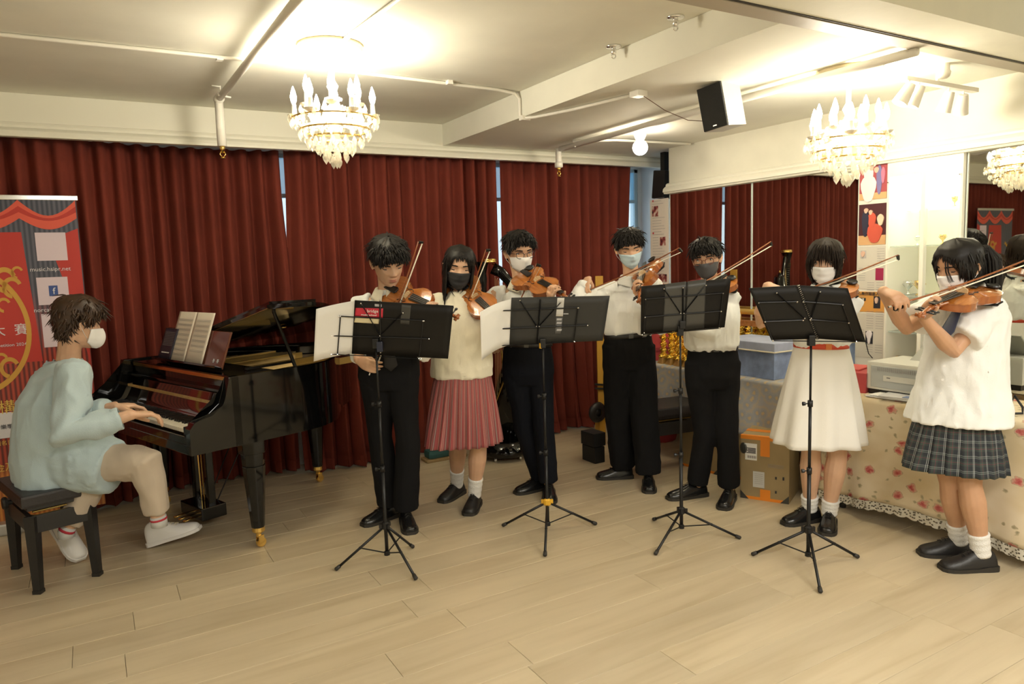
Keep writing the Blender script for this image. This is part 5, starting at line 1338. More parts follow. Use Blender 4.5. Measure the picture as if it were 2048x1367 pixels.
def loc_(x, y, z): return (MPn @ V((x, y, z)))-K0
for k in range(52):
    o = bpy.data.objects.new('white_key', wk); COL.objects.link(o); o.parent = r; o.location = loc_(.030, y0+(k+.5)*kw, .712); o.rotation_euler = (0, 0, PA)
    if (51-k) % 7 not in (1, 4) and k > 0:
        o = bpy.data.objects.new('black_key', bk); COL.objects.link(o); o.parent = r; o.location = loc_(.058, y0+k*kw, .728); o.rotation_euler = (0, 0, PA)
b = BM(); grid(b, lambda u, v: MPn @ V((.105+.07*v**.5+.02*v, lerp(.10, PWD-.10, u), .715+.150*v)), 6, 10); obj('fallboard', b, mat('piano_fallboard', (.012, .006, .005), .05, spec=.7, coat=.8), r, smooth=True, solid=.012)
b = BM(); box(b, (.22, PWD/2, .905), (.025, PWD-.12, .10), M=MPn); obj('name_board', b, PIANO, r)
b = BM(); box(b, (.195, PWD/2, .873), (.04, PWD-.16, .016), M=MPn, bev=.002); obj('fall_strip', b, PIANO, r)
b = BM(); box(b, (.33, PWD/2, ZT-.018), (.26, PWD-.10, .016), M=MPn, bev=.003); obj('desk_shelf', b, PIANO, r)
b = BM(); box(b, (.205, PWD/2, .938), (.018, PWD-.14, .02), M=MPn, bev=.002); obj('brass_rail', b, BRASS, r)
# music desk, leaning back
ds = basis(pu, (V((0, 0, 1))*math.cos(.35)+pv*math.sin(.35)), (pu).cross(V((0, 0, 1))*math.cos(.35)+pv*math.sin(.35)), PL_(-PWD/2-.02, .27, ZT))
b = BM(); box(b, (0, .105, 0), (.80, .21, .012), M=ds, bev=.003); dk = obj('music_desk', b, MAHOG, r)
b = BM(); box(b, (0, .004, .022), (.80, .012, .045), M=ds, bev=.002); obj('desk_ledge', b, PIANO, dk)
for x in (.30, .345):
    b = BM()
    for k in range(6):
        a = k*math.pi/3; tube(b, [ds @ V((x, .04, .008)), ds @ V((x+.012*math.cos(a), .04+.012*math.sin(a), .008))], .0022, 5)
    obj('flower_inlay', b, mat('silver_inlay', (.5, .5, .5), .4), dk)
# lid (hinged on the bass side) with a folded front flap
LA = math.radians(13.2)
hx = PWD+.005
def lidpt(x, y, t): # y measured along u from hinge ; returns world
    d = hx-y; return MPn @ V((x, hx-d*math.cos(LA)-t*math.sin(LA)*0, ZT+.012+d*math.sin(LA)+t))
def lidslab(outl, t0, t1):
    b = BM(); A = [b.verts.new(lidpt(x, y, t0)) for x, y in outl]; B = [b.verts.new(lidpt(x, y, t1)) for x, y in outl]
    fs = [b.faces.new(A), b.faces.new(list(reversed(B)))]
    for k in range(len(A)): b.faces.new((A[k], A[(k+1) % len(A)], B[(k+1) % len(A)], B[k]))
    bmesh.ops.triangulate(b, faces=fs); return b
lo = [q for q in rim_outline(.012) if q[0] > .40]; lo = [(.40, -.012)]+lo+[(.40, PWD+.012)]
lid = obj('lid', lidslab(lo, 0, .018), PIANO, r)
b = lidslab([(.405, .0), (.415, .0), (.415, PWD-.02), (.405, PWD-.02)], -.002, .0175); obj('lid_edge', b, wood('lid_edge_wood', (.50, .28, .07), (.4, .2, .05), .4), lid)
inner = [(c[0]+(x-c[0])*.985, c[1]+(y-c[1])*.985) for c in [(.9, .75)] for x, y in lo]; obj('lid_inner_veneer', lidslab(inner, -.004, -.0005), mat('lid_underside', (.018, .010, .006), .06, coat=.6), lid)
obj('front_flap', lidslab([(.42, .0), (.72, .02), (.74, PWD-.05), (.42, PWD-.02)], .020, .036), PIANO, lid)
b = BM(); a_ = MPn @ V((.55, .03, ZT-.01)); e_ = lidpt(.50, .10, 0); tube(b, [a_, e_], .010, 8); obj('prop_stick', b, PIANO, r)
b = BM(); lathe(b, [(0, 0), (.025, 0), (.025, .006), (0, .006)], lidpt(.9, .7, -.012), 14); lathe(b, [(0, 0), (.02, 0), (.02, .006), (0, .006)], MPn @ V((.62, 1.0, .93)), 14); obj('prop_socket', b, BRASS, r)
# legs with casters
def pleg(px, py_, turn=0):
    P0 = MPn @ V((px, py_, 0)); b = BM()
    for z0, z1, w0, w1 in ((ZB, .53, .075, .070), (.53, .46, .062, .056), (.46, .115, .058, .034)):
        A = []; B = []
        for k in range(8):
            a = math.pi/8+k*math.pi/4; rr0 = w0/math.cos(math.pi/8)*1.0; A.append(b.verts.new(P0+(pv*math.cos(a)+pu*math.sin(a))*w0*1.05+V((0, 0, z0)))); B.append(b.verts.new(P0+(pv*math.cos(a)+pu*math.sin(a))*w1*1.05+V((0, 0, z1))))
        for k in range(8): b.faces.new((A[k], A[(k+1) % 8], B[(k+1) % 8], B[k]))
        b.faces.new(A); b.faces.new(B)
    lg = obj('leg', b, PIANO, r, bev=.004)
    b = BM(); lathe(b, [(0, .118), (.032, .118), (.034, .095), (.028, .088), (.015, .085), (.012, .06), (0, .06)], P0, 14)
    for s in (-1, 1): box(b, P0+pu*s*.014+pv*.006+V((0, 0, .045)), (.03, .005, .05), rot=Matrix.Rotation(PA, 3, 'Z'))
    cs = obj('caster', b, BRASS, lg)
    b = BM(); lathe(b, [(0, -.010), (.026, -.010), (.028, 0), (.026, .010), (0, .010)], P0+pv*.010+V((0, 0, .028)), 16, pu); obj('wheel', b, BRASS, lg)
pleg(.30, .10); pleg(.30, PWD-.10); pleg(1.18, .85)
# pedal lyre
b = BM(); lc = (.30, PWD/2+.02)
for s in (-.075, .075): tube(b, [MPn @ V((lc[0], lc[1]+s, ZB)), MPn @ V((lc[0]-.01, lc[1]+s*1.0, .13))], .017, 4)
obj('lyre_post', b, PIANO, r) if False else None
b.free() if False else None
for s in (-.085, .085):
    b2 = BM(); box(b2, (lc[0], lc[1]+s, (ZB+.12)/2), (.045, .032, ZB-.12), M=MPn, bev=.004); obj('lyre_post', b2, PIANO, r)
for s in (-.03, 0, .03):
    b2 = BM(); tube(b2, [MPn @ V((lc[0]-.0, lc[1]+s*1.4, ZB)), MPn @ V((lc[0], lc[1]+s*1.2, .14))], .0035, 6); obj('pedal_rod', b2, BRASS, r)
b2 = BM(); box(b2, (lc[0]-.01, lc[1], .10), (.15, .27, .075), M=MPn, bev=.006); obj('pedal_box', b2, PIANO, r)
for s in (-.06, 0, .06):
    b2 = BM(); tube(b2, [MPn @ V((lc[0]-.07, lc[1]+s, .078)), MPn @ V((lc[0]-.13, lc[1]+s, .075)), MPn @ V((lc[0]-.16, lc[1]+s, .070))], [.009, .010, .015], 8, side=pu, flat=.4); obj('pedal', b2, BRASS, r, smooth=True)
for s in (-.05, .05):
    b2 = BM(); tube(b2, [MPn @ V((lc[0]+.05, lc[1]+s, .13)), MPn @ V((lc[0]+.32, lc[1]+s*1.5, ZB))], .004, 6); obj('lyre_brace', b2, BLACKM, r)
# sheet music and booklet on the desk
def onds(x0, x1, y0, y1, off, name, m, parent, th=.001, bend=0):
    b = BM(); grid(b, lambda u, v: ds @ V((lerp(x0, x1, u), lerp(y0, y1, v), off+bend*math.sin(math.pi*u)+.0)), 8, 4); return obj(name, b, m, parent, solid=th, smooth=True)
PAPW = mat('warm_paper', (.84, .76, .64), .7)
bk_ = onds(-.255, -.03, .006, .310, .014, 'music_book', PAPW, None, .002); tag(bk_, 'open cream music book with printed staves standing on the piano desk', 'music book')
pg = onds(-.03, .19, .006, .310, .014, 'left_page', PAPW, bk_, .002); pg2 = onds(-.262, -.25, .0, .305, .010, 'back_page', mat('bluish_paper', (.62, .66, .72), .7), bk_, .002)
for side_, xa, xb in ((0, -.235, -.05), (1, 0.0, .165)):
    for q in range(8):
        y = .265-q*.030
        if side_ == 0 or q < 7:
            bb = BM()
            for l in range(3): box(bb, (xa+(xb-xa)/2, y-l*.005, .0165), (abs(xb-xa), .0011, .0006), M=ds)
            obj('staff', bb, GREYINK, bk_, kind='stuff')
bl = onds(-.37, -.20, .004, .20, .020, 'black_booklet', mat('booklet_black', (.03, .03, .05), .3), None, .004); tag(bl, 'dark patterned booklet leaning on the piano desk behind the music book', 'booklet')
bb = BM()
for q in range(9): box(bb, (-.285, .175-q*.010, .0235), (.13, .0022, .0006), M=ds)
obj('cover_print', bb, GREYINK, bl, kind='stuff'); bb = BM(); box(bb, (-.285, .05, .0235), (.10, .006, .0006), M=ds); obj('cover_title', bb, PAPER, bl)
b = BM(); box(b, (.50, .22, ZT+.0), (.30, .02, .012), M=MPn, rot=rz(6)); o = obj('pencil_tray', b, EBONY); tag(o, 'black flat rod lying across the open piano case', 'rod')
# ================================================================ PIANO BENCH (adjustable) and PIANIST
def bench(name, corner, ang, L, W, zt, label, group=None, leglen=None):
    """corner = near-left floor point; L along long side direction a, W short side"""
    a = V((math.cos(ang), math.sin(ang), 0)); q = V((-a.y, a.x, 0)); c = V((*corner, 0)); r = empty(name, c+a*L/2+q*W/2, 0, label, 'bench', group)
    Mb = basis(a, q, V((0, 0, 1)), c+a*L/2+q*W/2)
    b = BM(); box(b, (0, 0, zt-.035), (L+.03, W+.03, .06), M=Mb, bev=.012); obj('seat', b, mat('black_vinyl', (.02, .017, .018), .42, bump=.15, bscale=60), r)
    b = BM(); box(b, (0, 0, zt-.075), (L-.02, W-.02, .022), M=Mb, bev=.002); obj('seat_board', b, SHOEM, r)
    for s in (-1, 1):
        b = BM(); box(b, (0, s*(W/2-.02), zt-.155), (L-.04, .022, .085), M=Mb, bev=.003); obj('apron', b, SHOEM, r)
        b = BM(); box(b, (s*(L/2-.02), 0, zt-.155), (.022, W-.04, .085), M=Mb, bev=.003); obj('apron', b, SHOEM, r)
        b = BM(); p0 = Mb @ V((s*(L/2-.0), .02, zt-.085)); ax = a*s; lathe(b, [(0, 0), (.012, 0), (.012, .02), (.030, .022), (.032, .034), (.026, .042), (0, .044)], p0, 12, ax); obj('height_knob', b, SHOEM, r, smooth=False)
        for t in (-1, 1):
            b = BM(); x, y = s*(L/2-.03), t*(W/2-.03); tube(b, [Mb @ V((x*1.0, y, zt-.115)), Mb @ V((x*1.06, y*1.06, .0))], [.036, .023], 4, side=a); tube(b, [Mb @ V((x*1.06, y*1.06, .018)), Mb @ V((x*1.06, y*1.06, 0))], [.027, .027], 4, side=a); obj('leg', b, SHOEM, r)
    for t in (-1, 1):
        b = BM(); tube(b, [Mb @ V((-L/2+.04, t*(W/2-.06), zt-.105)), Mb @ V((L/2-.04, t*(W/2-.06), zt-.105))], .006, 6); obj('lift_rod', b, BRASS, r)
    return r
bench('piano_bench', (-.345, 3.975), math.radians(15.5), .30, .47, .49, 'black padded piano bench under the seated pianist')
# seated pianist: faces image right (piano direction)
PH = PA+math.radians(0); pf = V((math.cos(PH), math.sin(PH), 0)); pr_ = V((pf.y, -pf.x, 0))      # forward, his right (towards the camera)
hb = V((-.245, 4.24, 0))
def pianist():
    P_ = Person(); Rt = 1.04; base = V((-.2, 4.22, 0)); up = V((0, 0, 1))
    root = empty('person', base, 0, 'seated pianist in a loose pale blue shirt, beige trousers and white shoes', 'person'); P_.root = root; P_.Rt = Rt
    def PB(px, py, dd=0): return onplane(px, py, hb-FH*dd, FH)
    hipc = V((hb.x+.02, hb.y, .58)); 
    shc = PB(128, 742); shc = shc+pf*0
    SR = PB(150, 748, .17); SL = shc*2-SR
    side = (SL-SR).normalized(); P_.side = side; P_.front = pf
    # head
    pt, pc = PB(147, 590), PB(156, 700); s = 1.02; hc = (pt+pc)/2+pf*.012
    yaw = math.radians(0); f_ = (pf*math.cos(.12)-pr_*math.sin(.12)*0); f_ = pf
    MH = basis(f_.cross(up), f_, up, hc) @ Matrix.Rotation(-math.radians(14), 4, 'X') @ Matrix.Diagonal((s, s, s, 1)); P_.MH = MH
    neck = shc+V((0, 0, .035))+pf*.02; skull = MH @ V((0, -.022, -.075)); bm = BM(); head_bm(bm, MH)
    tube(bm, [neck-V((0, 0, .08)), neck-V((0, 0, .02)), lerp(neck, skull, .5), skull, skull+(skull-neck)*.2], [.08, .058, .052, .053, .05], 14, side=side)
    tube(bm, [hipc, lerp(hipc, shc, .35)-pf*.01, lerp(hipc, shc, .75)-pf*.02, shc-V((0, 0, .02))], [.12, .10, .11, .09], 16, side=side, flat=.62); tube(bm, [SR, SL], .034, 10)
    arms = {}
    wr = PB(262, 829, .20); wl = wr-pr_*.30+pf*.04
    for nm, Sh, W0, pole in (('R', SR, wr, -up*1-pf*.5+pr_*.4), ('L', SL, wl, -up-pf*.5-pr_*.4)):
        E = ik(Sh, W0, .30, .27, pole); arms[nm] = (Sh, E, W0)
        tube(bm, [Sh, lerp(Sh, E, .5), E, lerp(E, W0, .25), lerp(E, W0, .7), W0, W0+pf*.01], [.048, .043, .038, .041, .031, .026, .026], 12)
        hand_bm(bm, W0, (pf*1-up*.12), -up, [(.3, .55, .5), (.35, .6, .5), (.4, .6, .45), (.45, .5, .4)], pr_*-1 if nm == 'R' else pr_, 1.02, None, .10)
    P_.arms = arms
    hR, hL = hipc+pr_*.09, hipc-pr_*.09
    KR = PB(292, 925, .12); AR = PB(318, 1040, .10)
    KL = KR-pr_*.24-V((0, 0, .0))-pf*.10; AL = PB(132, 1062, .08)
    P_.legs = {'R': (hR, KR, AR), 'L': (hL, KL, AL)}; P_.hipc, P_.shc, P_.neck = hipc, shc, neck
    for nm in ('R', 'L'):
        H_, K, A = P_.legs[nm]; tube(bm, [H_, lerp(H_, K, .5), K, lerp(K, A, .3), lerp(K, A, .8), A], [.08, .065, .05, .05, .034, .034], 12)
    me = bake(bm, .0042, 2, .5, .30); smooth_me(me); P_.body = finish('body', me, SKINS[0], root)
    def fobj(nm, b, m, parent=root, sm=True, **k):
        bmesh.ops.transform(b, matrix=MH, verts=b.verts); return obj(nm, b, m, parent, smooth=sm, **k)
    for sx in (-1, 1):
        ex = sx*.032; ey = head_pt(math.asin(ex/.0725), .5).y; b = BM(); ball(b, (ex, ey-.0095, 0), (.0145, .0125, .0075), 14, 10); fobj('eye', b, EYEW); b = BM(); ball(b, (ex, ey-.0012, -.002), (.0055, .0048, .0058), 10, 8); fobj('iris', b, IRIS)
        b = BM(); tube(b, [V((ex-sx*.018, ey-.002, .020)), V((ex, ey+.004, .024)), V((ex+sx*.02, ey-.006, .018))], [.003, .004, .0015], 6); fobj('eyebrow', b, HAIRB)
    b = BM()
    def mf(u, v):
        a = (u-.5)*2*1.2; e = abs(u-.5)*2; t = lerp(.45, -.03, v)-.06*e*e*(1-v)+.13*e*e*v; p = head_pt(a, max(t, 0), False, .005)
        p.y += .036*gss((u-.5)*2, .38)*math.sin(math.pi*min(1, max(0, .12+v*.8)))**.9; return p
    grid(b, mf, 26, 14); fobj('face_mask', b, MASKW, solid=.0015)
    for sg in (-1, 1): b = BM(); tube(b, [mf(0 if sg < 0 else 1, .1), V((sg*.082, .0, .004)), V((sg*.088, -.024, .0)), V((sg*.080, .0, -.04)), mf(0 if sg < 0 else 1, .85)], .0013, 5); fobj('ear_loop', b, MASKW)
    hair(dict(hair='curly', hairmat=HAIRB, vol=.026, seed=31), fobj, MH, root)
    # loose shirt, hanging to the thighs
    hip2 = hipc-V((0, 0, .08))-pf*.01
    bm = BM(); hloft(bm, [(hip2+pf*.035-V((0, 0, .02)), .215, .20), (hip2+V((0, 0, .10))+pf*.02, .21, .185), (lerp(hip2, shc, .45)-pf*.02, .20, .165), (lerp(hip2, shc, .75)-pf*.03, .20, .15), (shc-V((0, 0, .02))-pf*.01, .17, .115), (shc+V((0, 0, .02)), .10, .085), (neck+V((0, 0, .012)), .066, .066)], side)
    for nm in ('R', 'L'):
        Sh, E, W0 = arms[nm]; en = lerp(E, W0, .82); tube(bm, [lerp(Sh, shc, .25), Sh, lerp(Sh, E, .5), E, lerp(E, en, .5), en], [.07, .082, .078, .072, .062, .050], 16)
        H_, K, A = P_.legs[nm]
    tube(bm, [hipc+V((0, 0, .02)), lerp(hR, KR, .32)+V((0, 0, .01)), lerp(hR, KR, .62)+V((0, 0, -.02))], [.15, .145, .125], 16); tube(bm, [hipc+V((0, 0, .15)), lerp(hR, KR, .45)+V((0, 0, .05))], [.15, .11], 14); 
    me = bake(bm, .0075, 5, .5, .6); wrinkle(me, .014, 7); smooth_me(me); finish('shirt', me, SHIRTB, root)
    cuff(P_, 'R', 1.82, .052, SHIRTB, w=.03); cuff(P_, 'L', 1.82, .052, SHIRTB, w=.03)
    b = BM(); lathe(b, [(.062, -.008), (.068, 0), (.064, .012), (.058, .012)], neck+V((0, 0, .008)), 28); obj('neckband', b, SHIRTB, root, smooth=True)
    bm = BM(); hloft(bm, [(hipc+V((0, 0, .05)), .15, .12), (hipc, .175, .14), (hipc-V((0, 0, .065)), .16, .13)], side)
    for nm in ('R', 'L'):
        H_, K, A = P_.legs[nm]; e = lerp(K, A, .86); tube(bm, [H_, lerp(H_, K, .5), lerp(H_, K, .9), K+(K-lerp(H_, A, .5)).normalized()*.0, lerp(K, e, .3), lerp(K, e, .7), e], [.10, .094, .082, .078, .070, .060, .055], 16)
    me = bake(bm, .0075, 5, .5, .6); wrinkle(me, .008, 9); smooth_me(me); finish('trousers', me, KHAKI, root)
    for nm in ('R', 'L'):
        H_, K, A = P_.legs[nm]; b = BM(); a = lerp(K, A, .92); tube(b, [a, A, A-V((0, 0, .03))], [.037, .038, .038], 14); sk = obj('sock', b, mat('grey_sock', (.55, .55, .54), .9), root, smooth=True)
        b = BM(); tube(b, [lerp(a, A, .45), lerp(a, A, .85)], .0392, 14); obj('red_stripe', b, mat('sock_red', (.45, .03, .05), .9), sk, smooth=True)
    # shoes: right foot reaching the pedal, left foot folded back on its toes
    hl = onz(303, 1092); tp = onz(398, 1050, .10); d = (tp-hl-V((0, 0, .03))).normalized(); s_ = V((0, 0, 1)).cross(d).normalized(); u_ = d.cross(s_)
    shoe(P_, AR, AR+pf, SHOEW, sole=mat('white_sole', (.72, .70, .68), .6), L=.285, w=.050, lift=(hl+V((0, 0, .008))-d*.01, d, u_, s_), laces=mat('cream_lace', (.7, .62, .45), .8), hi=.11)
    tl = onz(158, 1116, .02); hl2 = onz(112, 1050, .17); hl2 = tl+(hl2-tl).normalized()*.26; d = (tl-hl2).normalized(); s_ = V((0, 0, 1)).cross(d).normalized(); u_ = d.cross(s_)
    shoe(P_, AL, AL+pf, SHOEW, sole=mat('white_sole'), L=.275, w=.048, lift=(hl2, d, u_, s_), laces=mat('white_lace', (.75, .75, .76), .8), hi=.11)
    return P_
pianist()
# ================================================================ ROLL-UP BANNER
YN = 5.095; bx1 = ony(151, 393, YN).x; bx0 = bx1-.87; bzt = 1.965
r = empty('event_banner', ((bx0+bx1)/2, YN, 0), 0, 'tall roll-up music contest banner with painted red drapes, at the left edge', 'banner')
BAN = mat('banner_print', (.05, .02, .02), .35, coat=.15); nt, bs, N = nodes(BAN)
tc = N('ShaderNodeTexCoord'); sp = N('ShaderNodeSeparateXYZ'); nt.links.new(tc.outputs['UV'], sp.inputs[0])
wv = N('ShaderNodeTexWave'); wv.inputs['Scale'].default_value = 5; wv.inputs['Distortion'].default_value = 1.5; wv.inputs['Detail'].default_value = 2; wv.inputs['Detail Scale'].default_value = .6
mp = N('ShaderNodeMapping'); mp.inputs['Scale'].default_value = (2.2, .12, 1); nt.links.new(tc.outputs['UV'], mp.inputs[0]); nt.links.new(mp.outputs[0], wv.inputs[0])
c_top = ramp(nt, wv.outputs['Fac'], [(0, (.030, .035, .06)), (1, (.10, .10, .14))]); c_mid = ramp(nt, wv.outputs['Fac'], [(0, (.10, .012, .010)), (.6, (.32, .03, .02)), (1, (.45, .06, .03))]); c_bot = ramp(nt, wv.outputs['Fac'], [(0, (.35, .09, .02)), (1, (.60, .24, .05))])
def mixc(fac, a, b_):
    m_ = N('ShaderNodeMix'); m_.data_type = 'RGBA'; nt.links.new(fac, m_.inputs[0]); nt.links.new(a, m_.inputs[6]); nt.links.new(b_, m_.inputs[7]); return m_.outputs[2]
def mr(src, a, b_):
    m_ = N('ShaderNodeMapRange'); m_.inputs[1].default_value = a; m_.inputs[2].default_value = b_; nt.links.new(src, m_.inputs[0]); return m_.outputs[0]
c1_ = mixc(mr(sp.outputs[1], .28, .50), c_top, c_mid); c2_ = mixc(mr(sp.outputs[1], .82, .86), c1_, c_bot); nt.links.new(c2_, bs.inputs['Base Color'])
b = BM(); grid(b, lambda u, v: V((lerp(bx0, bx1, u), YN, lerp(bzt-.01, .07, v))), 8, 8); obj('printed_panel', b, BAN, r, solid=.002)
b = BM(); box2(b, (bx0-.01, YN-.012, bzt-.02), (bx1+.01, YN+.012, bzt+.008), bev=.003); obj('top_bar', b, CHROME, r)
b = BM(); box2(b, (bx0-.02, YN-.07, 0), (bx1-.38, YN+.05, .07), bev=.012); obj('base_case', b, mat('alu_base', (.55, .55, .55), .35, .7), r)
for q in (bx0+.15, bx1-.5): b = BM(); box2(b, (q, YN-.20, 0), (q+.06, YN+.02, .018), bev=.004); obj('foot', b, mat('alu_base'), r)
def bx(px, py): return ony(px, py, YN)
def bpl(name, pts, m, off=.0025, parent=r):
    b = BM(); A = [b.verts.new(V((x, YN-off-.002, z))) for x, z in pts]; B = [b.verts.new(V((x, YN-.001, z))) for x, z in pts]; fs = [b.faces.new(A), b.faces.new(B)]
    for k in range(len(A)): b.faces.new((A[k], A[(k+1) % len(A)], B[(k+1) % len(A)], B[k]))
    bmesh.ops.triangulate(b, faces=fs); return obj(name, b, m, parent)
SW = mat('printed_swag', (.50, .035, .025), .5); SW2 = mat('printed_swag_light', (.70, .10, .06), .5)
for k in range(3):
    x0 = bx0+.005+k*.2865; x1 = x0+.2865
    for j in range(3):
        pts = [(lerp(x0, x1, t/12), bzt-.02-j*.035-.09*math.sin(math.pi*t/12)*(1-.22*j)) for t in range(13)]; pts2 = [(x, z-.035-.015*math.sin(math.pi*i_/12)) for i_, (x, z) in enumerate(pts)]
        bpl('swag_print', pts+list(reversed(pts2)), SW if j % 2 else SW2, .0012+.0004*j)
pts = [(bx1-.005, 1.78), (bx1-.005, .95), (bx1-.03, 1.1), (bx1-.09, 1.42), (bx1-.15, 1.66), (bx1-.10, 1.74)]; bpl('side_drape_print', pts, SW, .001)
bpl('center_drape_print', [(bx0+.28, 1.76), (bx0+.58, 1.76), (bx0+.62, 1.0), (bx0+.22, 1.0)], SW, .0008)
GO = mat('gold_print', (.62, .33, .05), .45)
def ring_arc(cx_, cz_, r0, r1, a0, a1, m, nm='gold_frame_print'):
    n_ = 28; A = [(cx_+r0*math.cos(lerp(a0, a1, k/n_)), cz_+r0*1.25*math.sin(lerp(a0, a1, k/n_))) for k in range(n_+1)]; B = [(cx_+r1*math.cos(lerp(a0, a1, k/n_)), cz_+r1*1.25*math.sin(lerp(a0, a1, k/n_))) for k in range(n_+1)]
    b = BM(); vs = [[b.verts.new(V((x, y_, z))) for x, z in L_] for L_ in (A, B) for y_ in (YN-.005, YN-.001)]
    for k in range(n_):
        for P_, Q_ in ((0, 2), (2, 3), (3, 1), (1, 0)): b.faces.new((vs[P_][k], vs[P_][k+1], vs[Q_][k+1], vs[Q_][k]))
    obj(nm, b, m, r)
e1 = bx(62, 650); ecx = e1.x-.30; ecz = e1.z-.02
ring_arc(ecx, ecz, .275, .30, -1.2, 1.2, GO); ring_arc(ecx, ecz, .275, .30, math.pi-1.2, math.pi+1.2, GO)
for px, py, r0 in ((25, 575, .05), (8, 610, .035), (20, 735, .05), (3, 720, .035), (35, 545, .03), (10, 560, .06)):
    q = bx(px, py); ring_arc(q.x, q.z, r0*.62, r0, .4, 4.6, GO, 'gold_scroll_print')
LW = mat('printed_white', (.72, .70, .74), .6); PK = mat('printed_pale_panel', (.72, .60, .68), .6)
def MB_(px, py): q = bx(px, py); return basis(V((1, 0, 0)), V((0, 0, 1)), V((0, -1, 0)), V((q.x, YN-.004, q.z)))
for a, c_ in (((69, 465), (136, 520)), ((72, 555), (140, 607)), ((82, 628), (150, 690))):
    A, B = bx(*a), bx(*c_); o = bpl('pale_panel', [(A.x, A.z), (B.x, A.z), (B.x, B.z), (A.x, B.z)], PK)
A, B = bx(97, 571), bx(117, 591); ic = bpl('icon_square', [(A.x, A.z), (B.x, A.z), (B.x, B.z), (A.x, B.z)], mat('icon_blue', (.04, .08, .28), .5), .004)
text('icon_letter', 'f', .055, MB_(108, 582) @ Matrix.Translation((0, 0, .0035)), LW, r)
text('banner_text', 'music.hsipr.net', .034, MB_(101, 538), LW, r); text('banner_text', 'norcacc.org', .034, MB_(100, 619), LW, r)
text('banner_title', '大  賽', .072, MB_(20, 661), LW, r); text('banner_text', 'Competition 2024', .026, MB_(14, 690), LW, r)
text('banner_word', '構', .085, MB_(14, 815), mat('gold_text', (.75, .50, .10), .5), r)
A, B = bx(-150, 842), bx(38, 872); bpl('white_strip', [(A.x, A.z), (B.x, A.z), (B.x, B.z), (A.x, B.z)], LW); text('strip_text', '音樂學院', .030, MB_(14, 853) @ Matrix.Translation((0, 0, .002)), INK, r)
text('banner_text', '報名日期', .03, MB_(15, 885), mat('gold_text'), r); text('banner_word', '獎金及獎', .055, MB_(10, 935), mat('gold_text'), r)
kids_of(r); r2 = copy_tree(r); r2.location = (r.location.x-1.2, 4.95, 0); tag(r2, 'second roll-up banner with red drapes, left of the photo, seen only in the mirror', 'banner')
# ================================================================ HARP
hx0 = onplane(978, 700, V((2.62, 4.75, 0)), FH); HB = V((hx0.x, hx0.y, 0))
def HP(px, py, dd=0): return onplane(px, py, HB-FH*dd, FH)
r = empty('harp', HP(1018, 905) * 1.0, 0, 'black lever harp with a gold-capped column standing behind the glasses violinist', 'harp'); r.location.z = 0; WM[r.name] = Matrix.Translation(r.location)
b = BM(); lathe(b, [(0, 0), (.055, 0), (.060, .03), (.045, .05), (.034, .07), (.030, .12), (.030, 1.30), (.036, 1.36), (.030, 1.40), (.045, 1.46), (.055, 1.49)], HP(978, 912)*1.0, 18)
zt_ = HP(978, 525).z
for v in b.verts: v.co.z = max(.02, v.co.z*(zt_/1.49)) if v.co.z > .2 else max(v.co.z, .02)
obj('column', b, PIANO, r, smooth=True)
b = BM(); lathe(b, [(0, 0), (.056, 0), (.060, .008), (.050, .014), (.060, .020), (.048, .030), (0, .034)], V((HP(978, 526).x, HP(978, 526).y, zt_)), 20); obj('gold_cap', b, BRASS, r, smooth=True)
nk_ = [HP(985, 536), HP(1003, 545), HP(1018, 562), HP(1035, 590), HP(1050, 600), HP(1066, 590), HP(1080, 575)]
b = BM(); tube(b, nk_, [.045, .040, .034, .034, .036, .036, .03], 12, side=V((0, 0, 1)), flat=.5); obj('neck', b, PIANO, r, smooth=True)
b = BM(); tube(b, [p_+V((0, 0, .034)) for p_ in nk_], .006, 6); obj('gold_line', b, BRASS, r, smooth=True)
b = BM(); tube(b, [HP(1008, 880), HP(1030, 760), HP(1060, 660), HP(1084, 580)], [.15, .13, .10, .06], 18, side=RH, flat=.75); obj('sound_body', b, PIANO, r, smooth=True)
b = BM(); tube(b, [HP(985, 820, .09), HP(1008, 760, .09), HP(1003, 700, .09)], .007, 6); tube(b, [HP(1008, 760, .10), HP(1050, 640, .10)], .007, 6); obj('gold_edging', b, BRASS, r)
b = BM()
for k in range(22):
    t = k/21; a = lerp(HP(990, 550), HP(1066, 605), t)+V((0, 0, -.02)); e = lerp(HP(992, 815, .06), HP(1052, 640, .06), t); tube(b, [a, e], .0012, 4, caps=False)
obj('strings', b, mat('harp_string', (.65, .5, .25), .3, .8), r, kind='stuff')
for k in range(12):
    b = BM(); q = HP(lerp(990, 1045, k/11), lerp(553, 606, (k/11)**1.1)); tube(b, [q-FH*.02, q-FH*.05], .003, 5); obj('tuning_lever', b, CHROME, r)
b = BM(); q = HP(1010, 893); lathe(b, [(0, 0), (.19, 0), (.20, .02), (.20, .05), (.17, .075), (.16, .10), (0, .11)], V((q.x, q.y, .04)), 28); obj('pedestal', b, PIANO, r, smooth=True)
for a in (-.5, .9, 2.4, 4.1):
    b = BM(); lathe(b, [(0, -.008), (.018, -.008), (.018, .008), (0, .008)], V((q.x, q.y, .019))-FH*.15*math.cos(a)+RH*.15*math.sin(a), 12, RH); obj('wheel', b, CHROME, r)
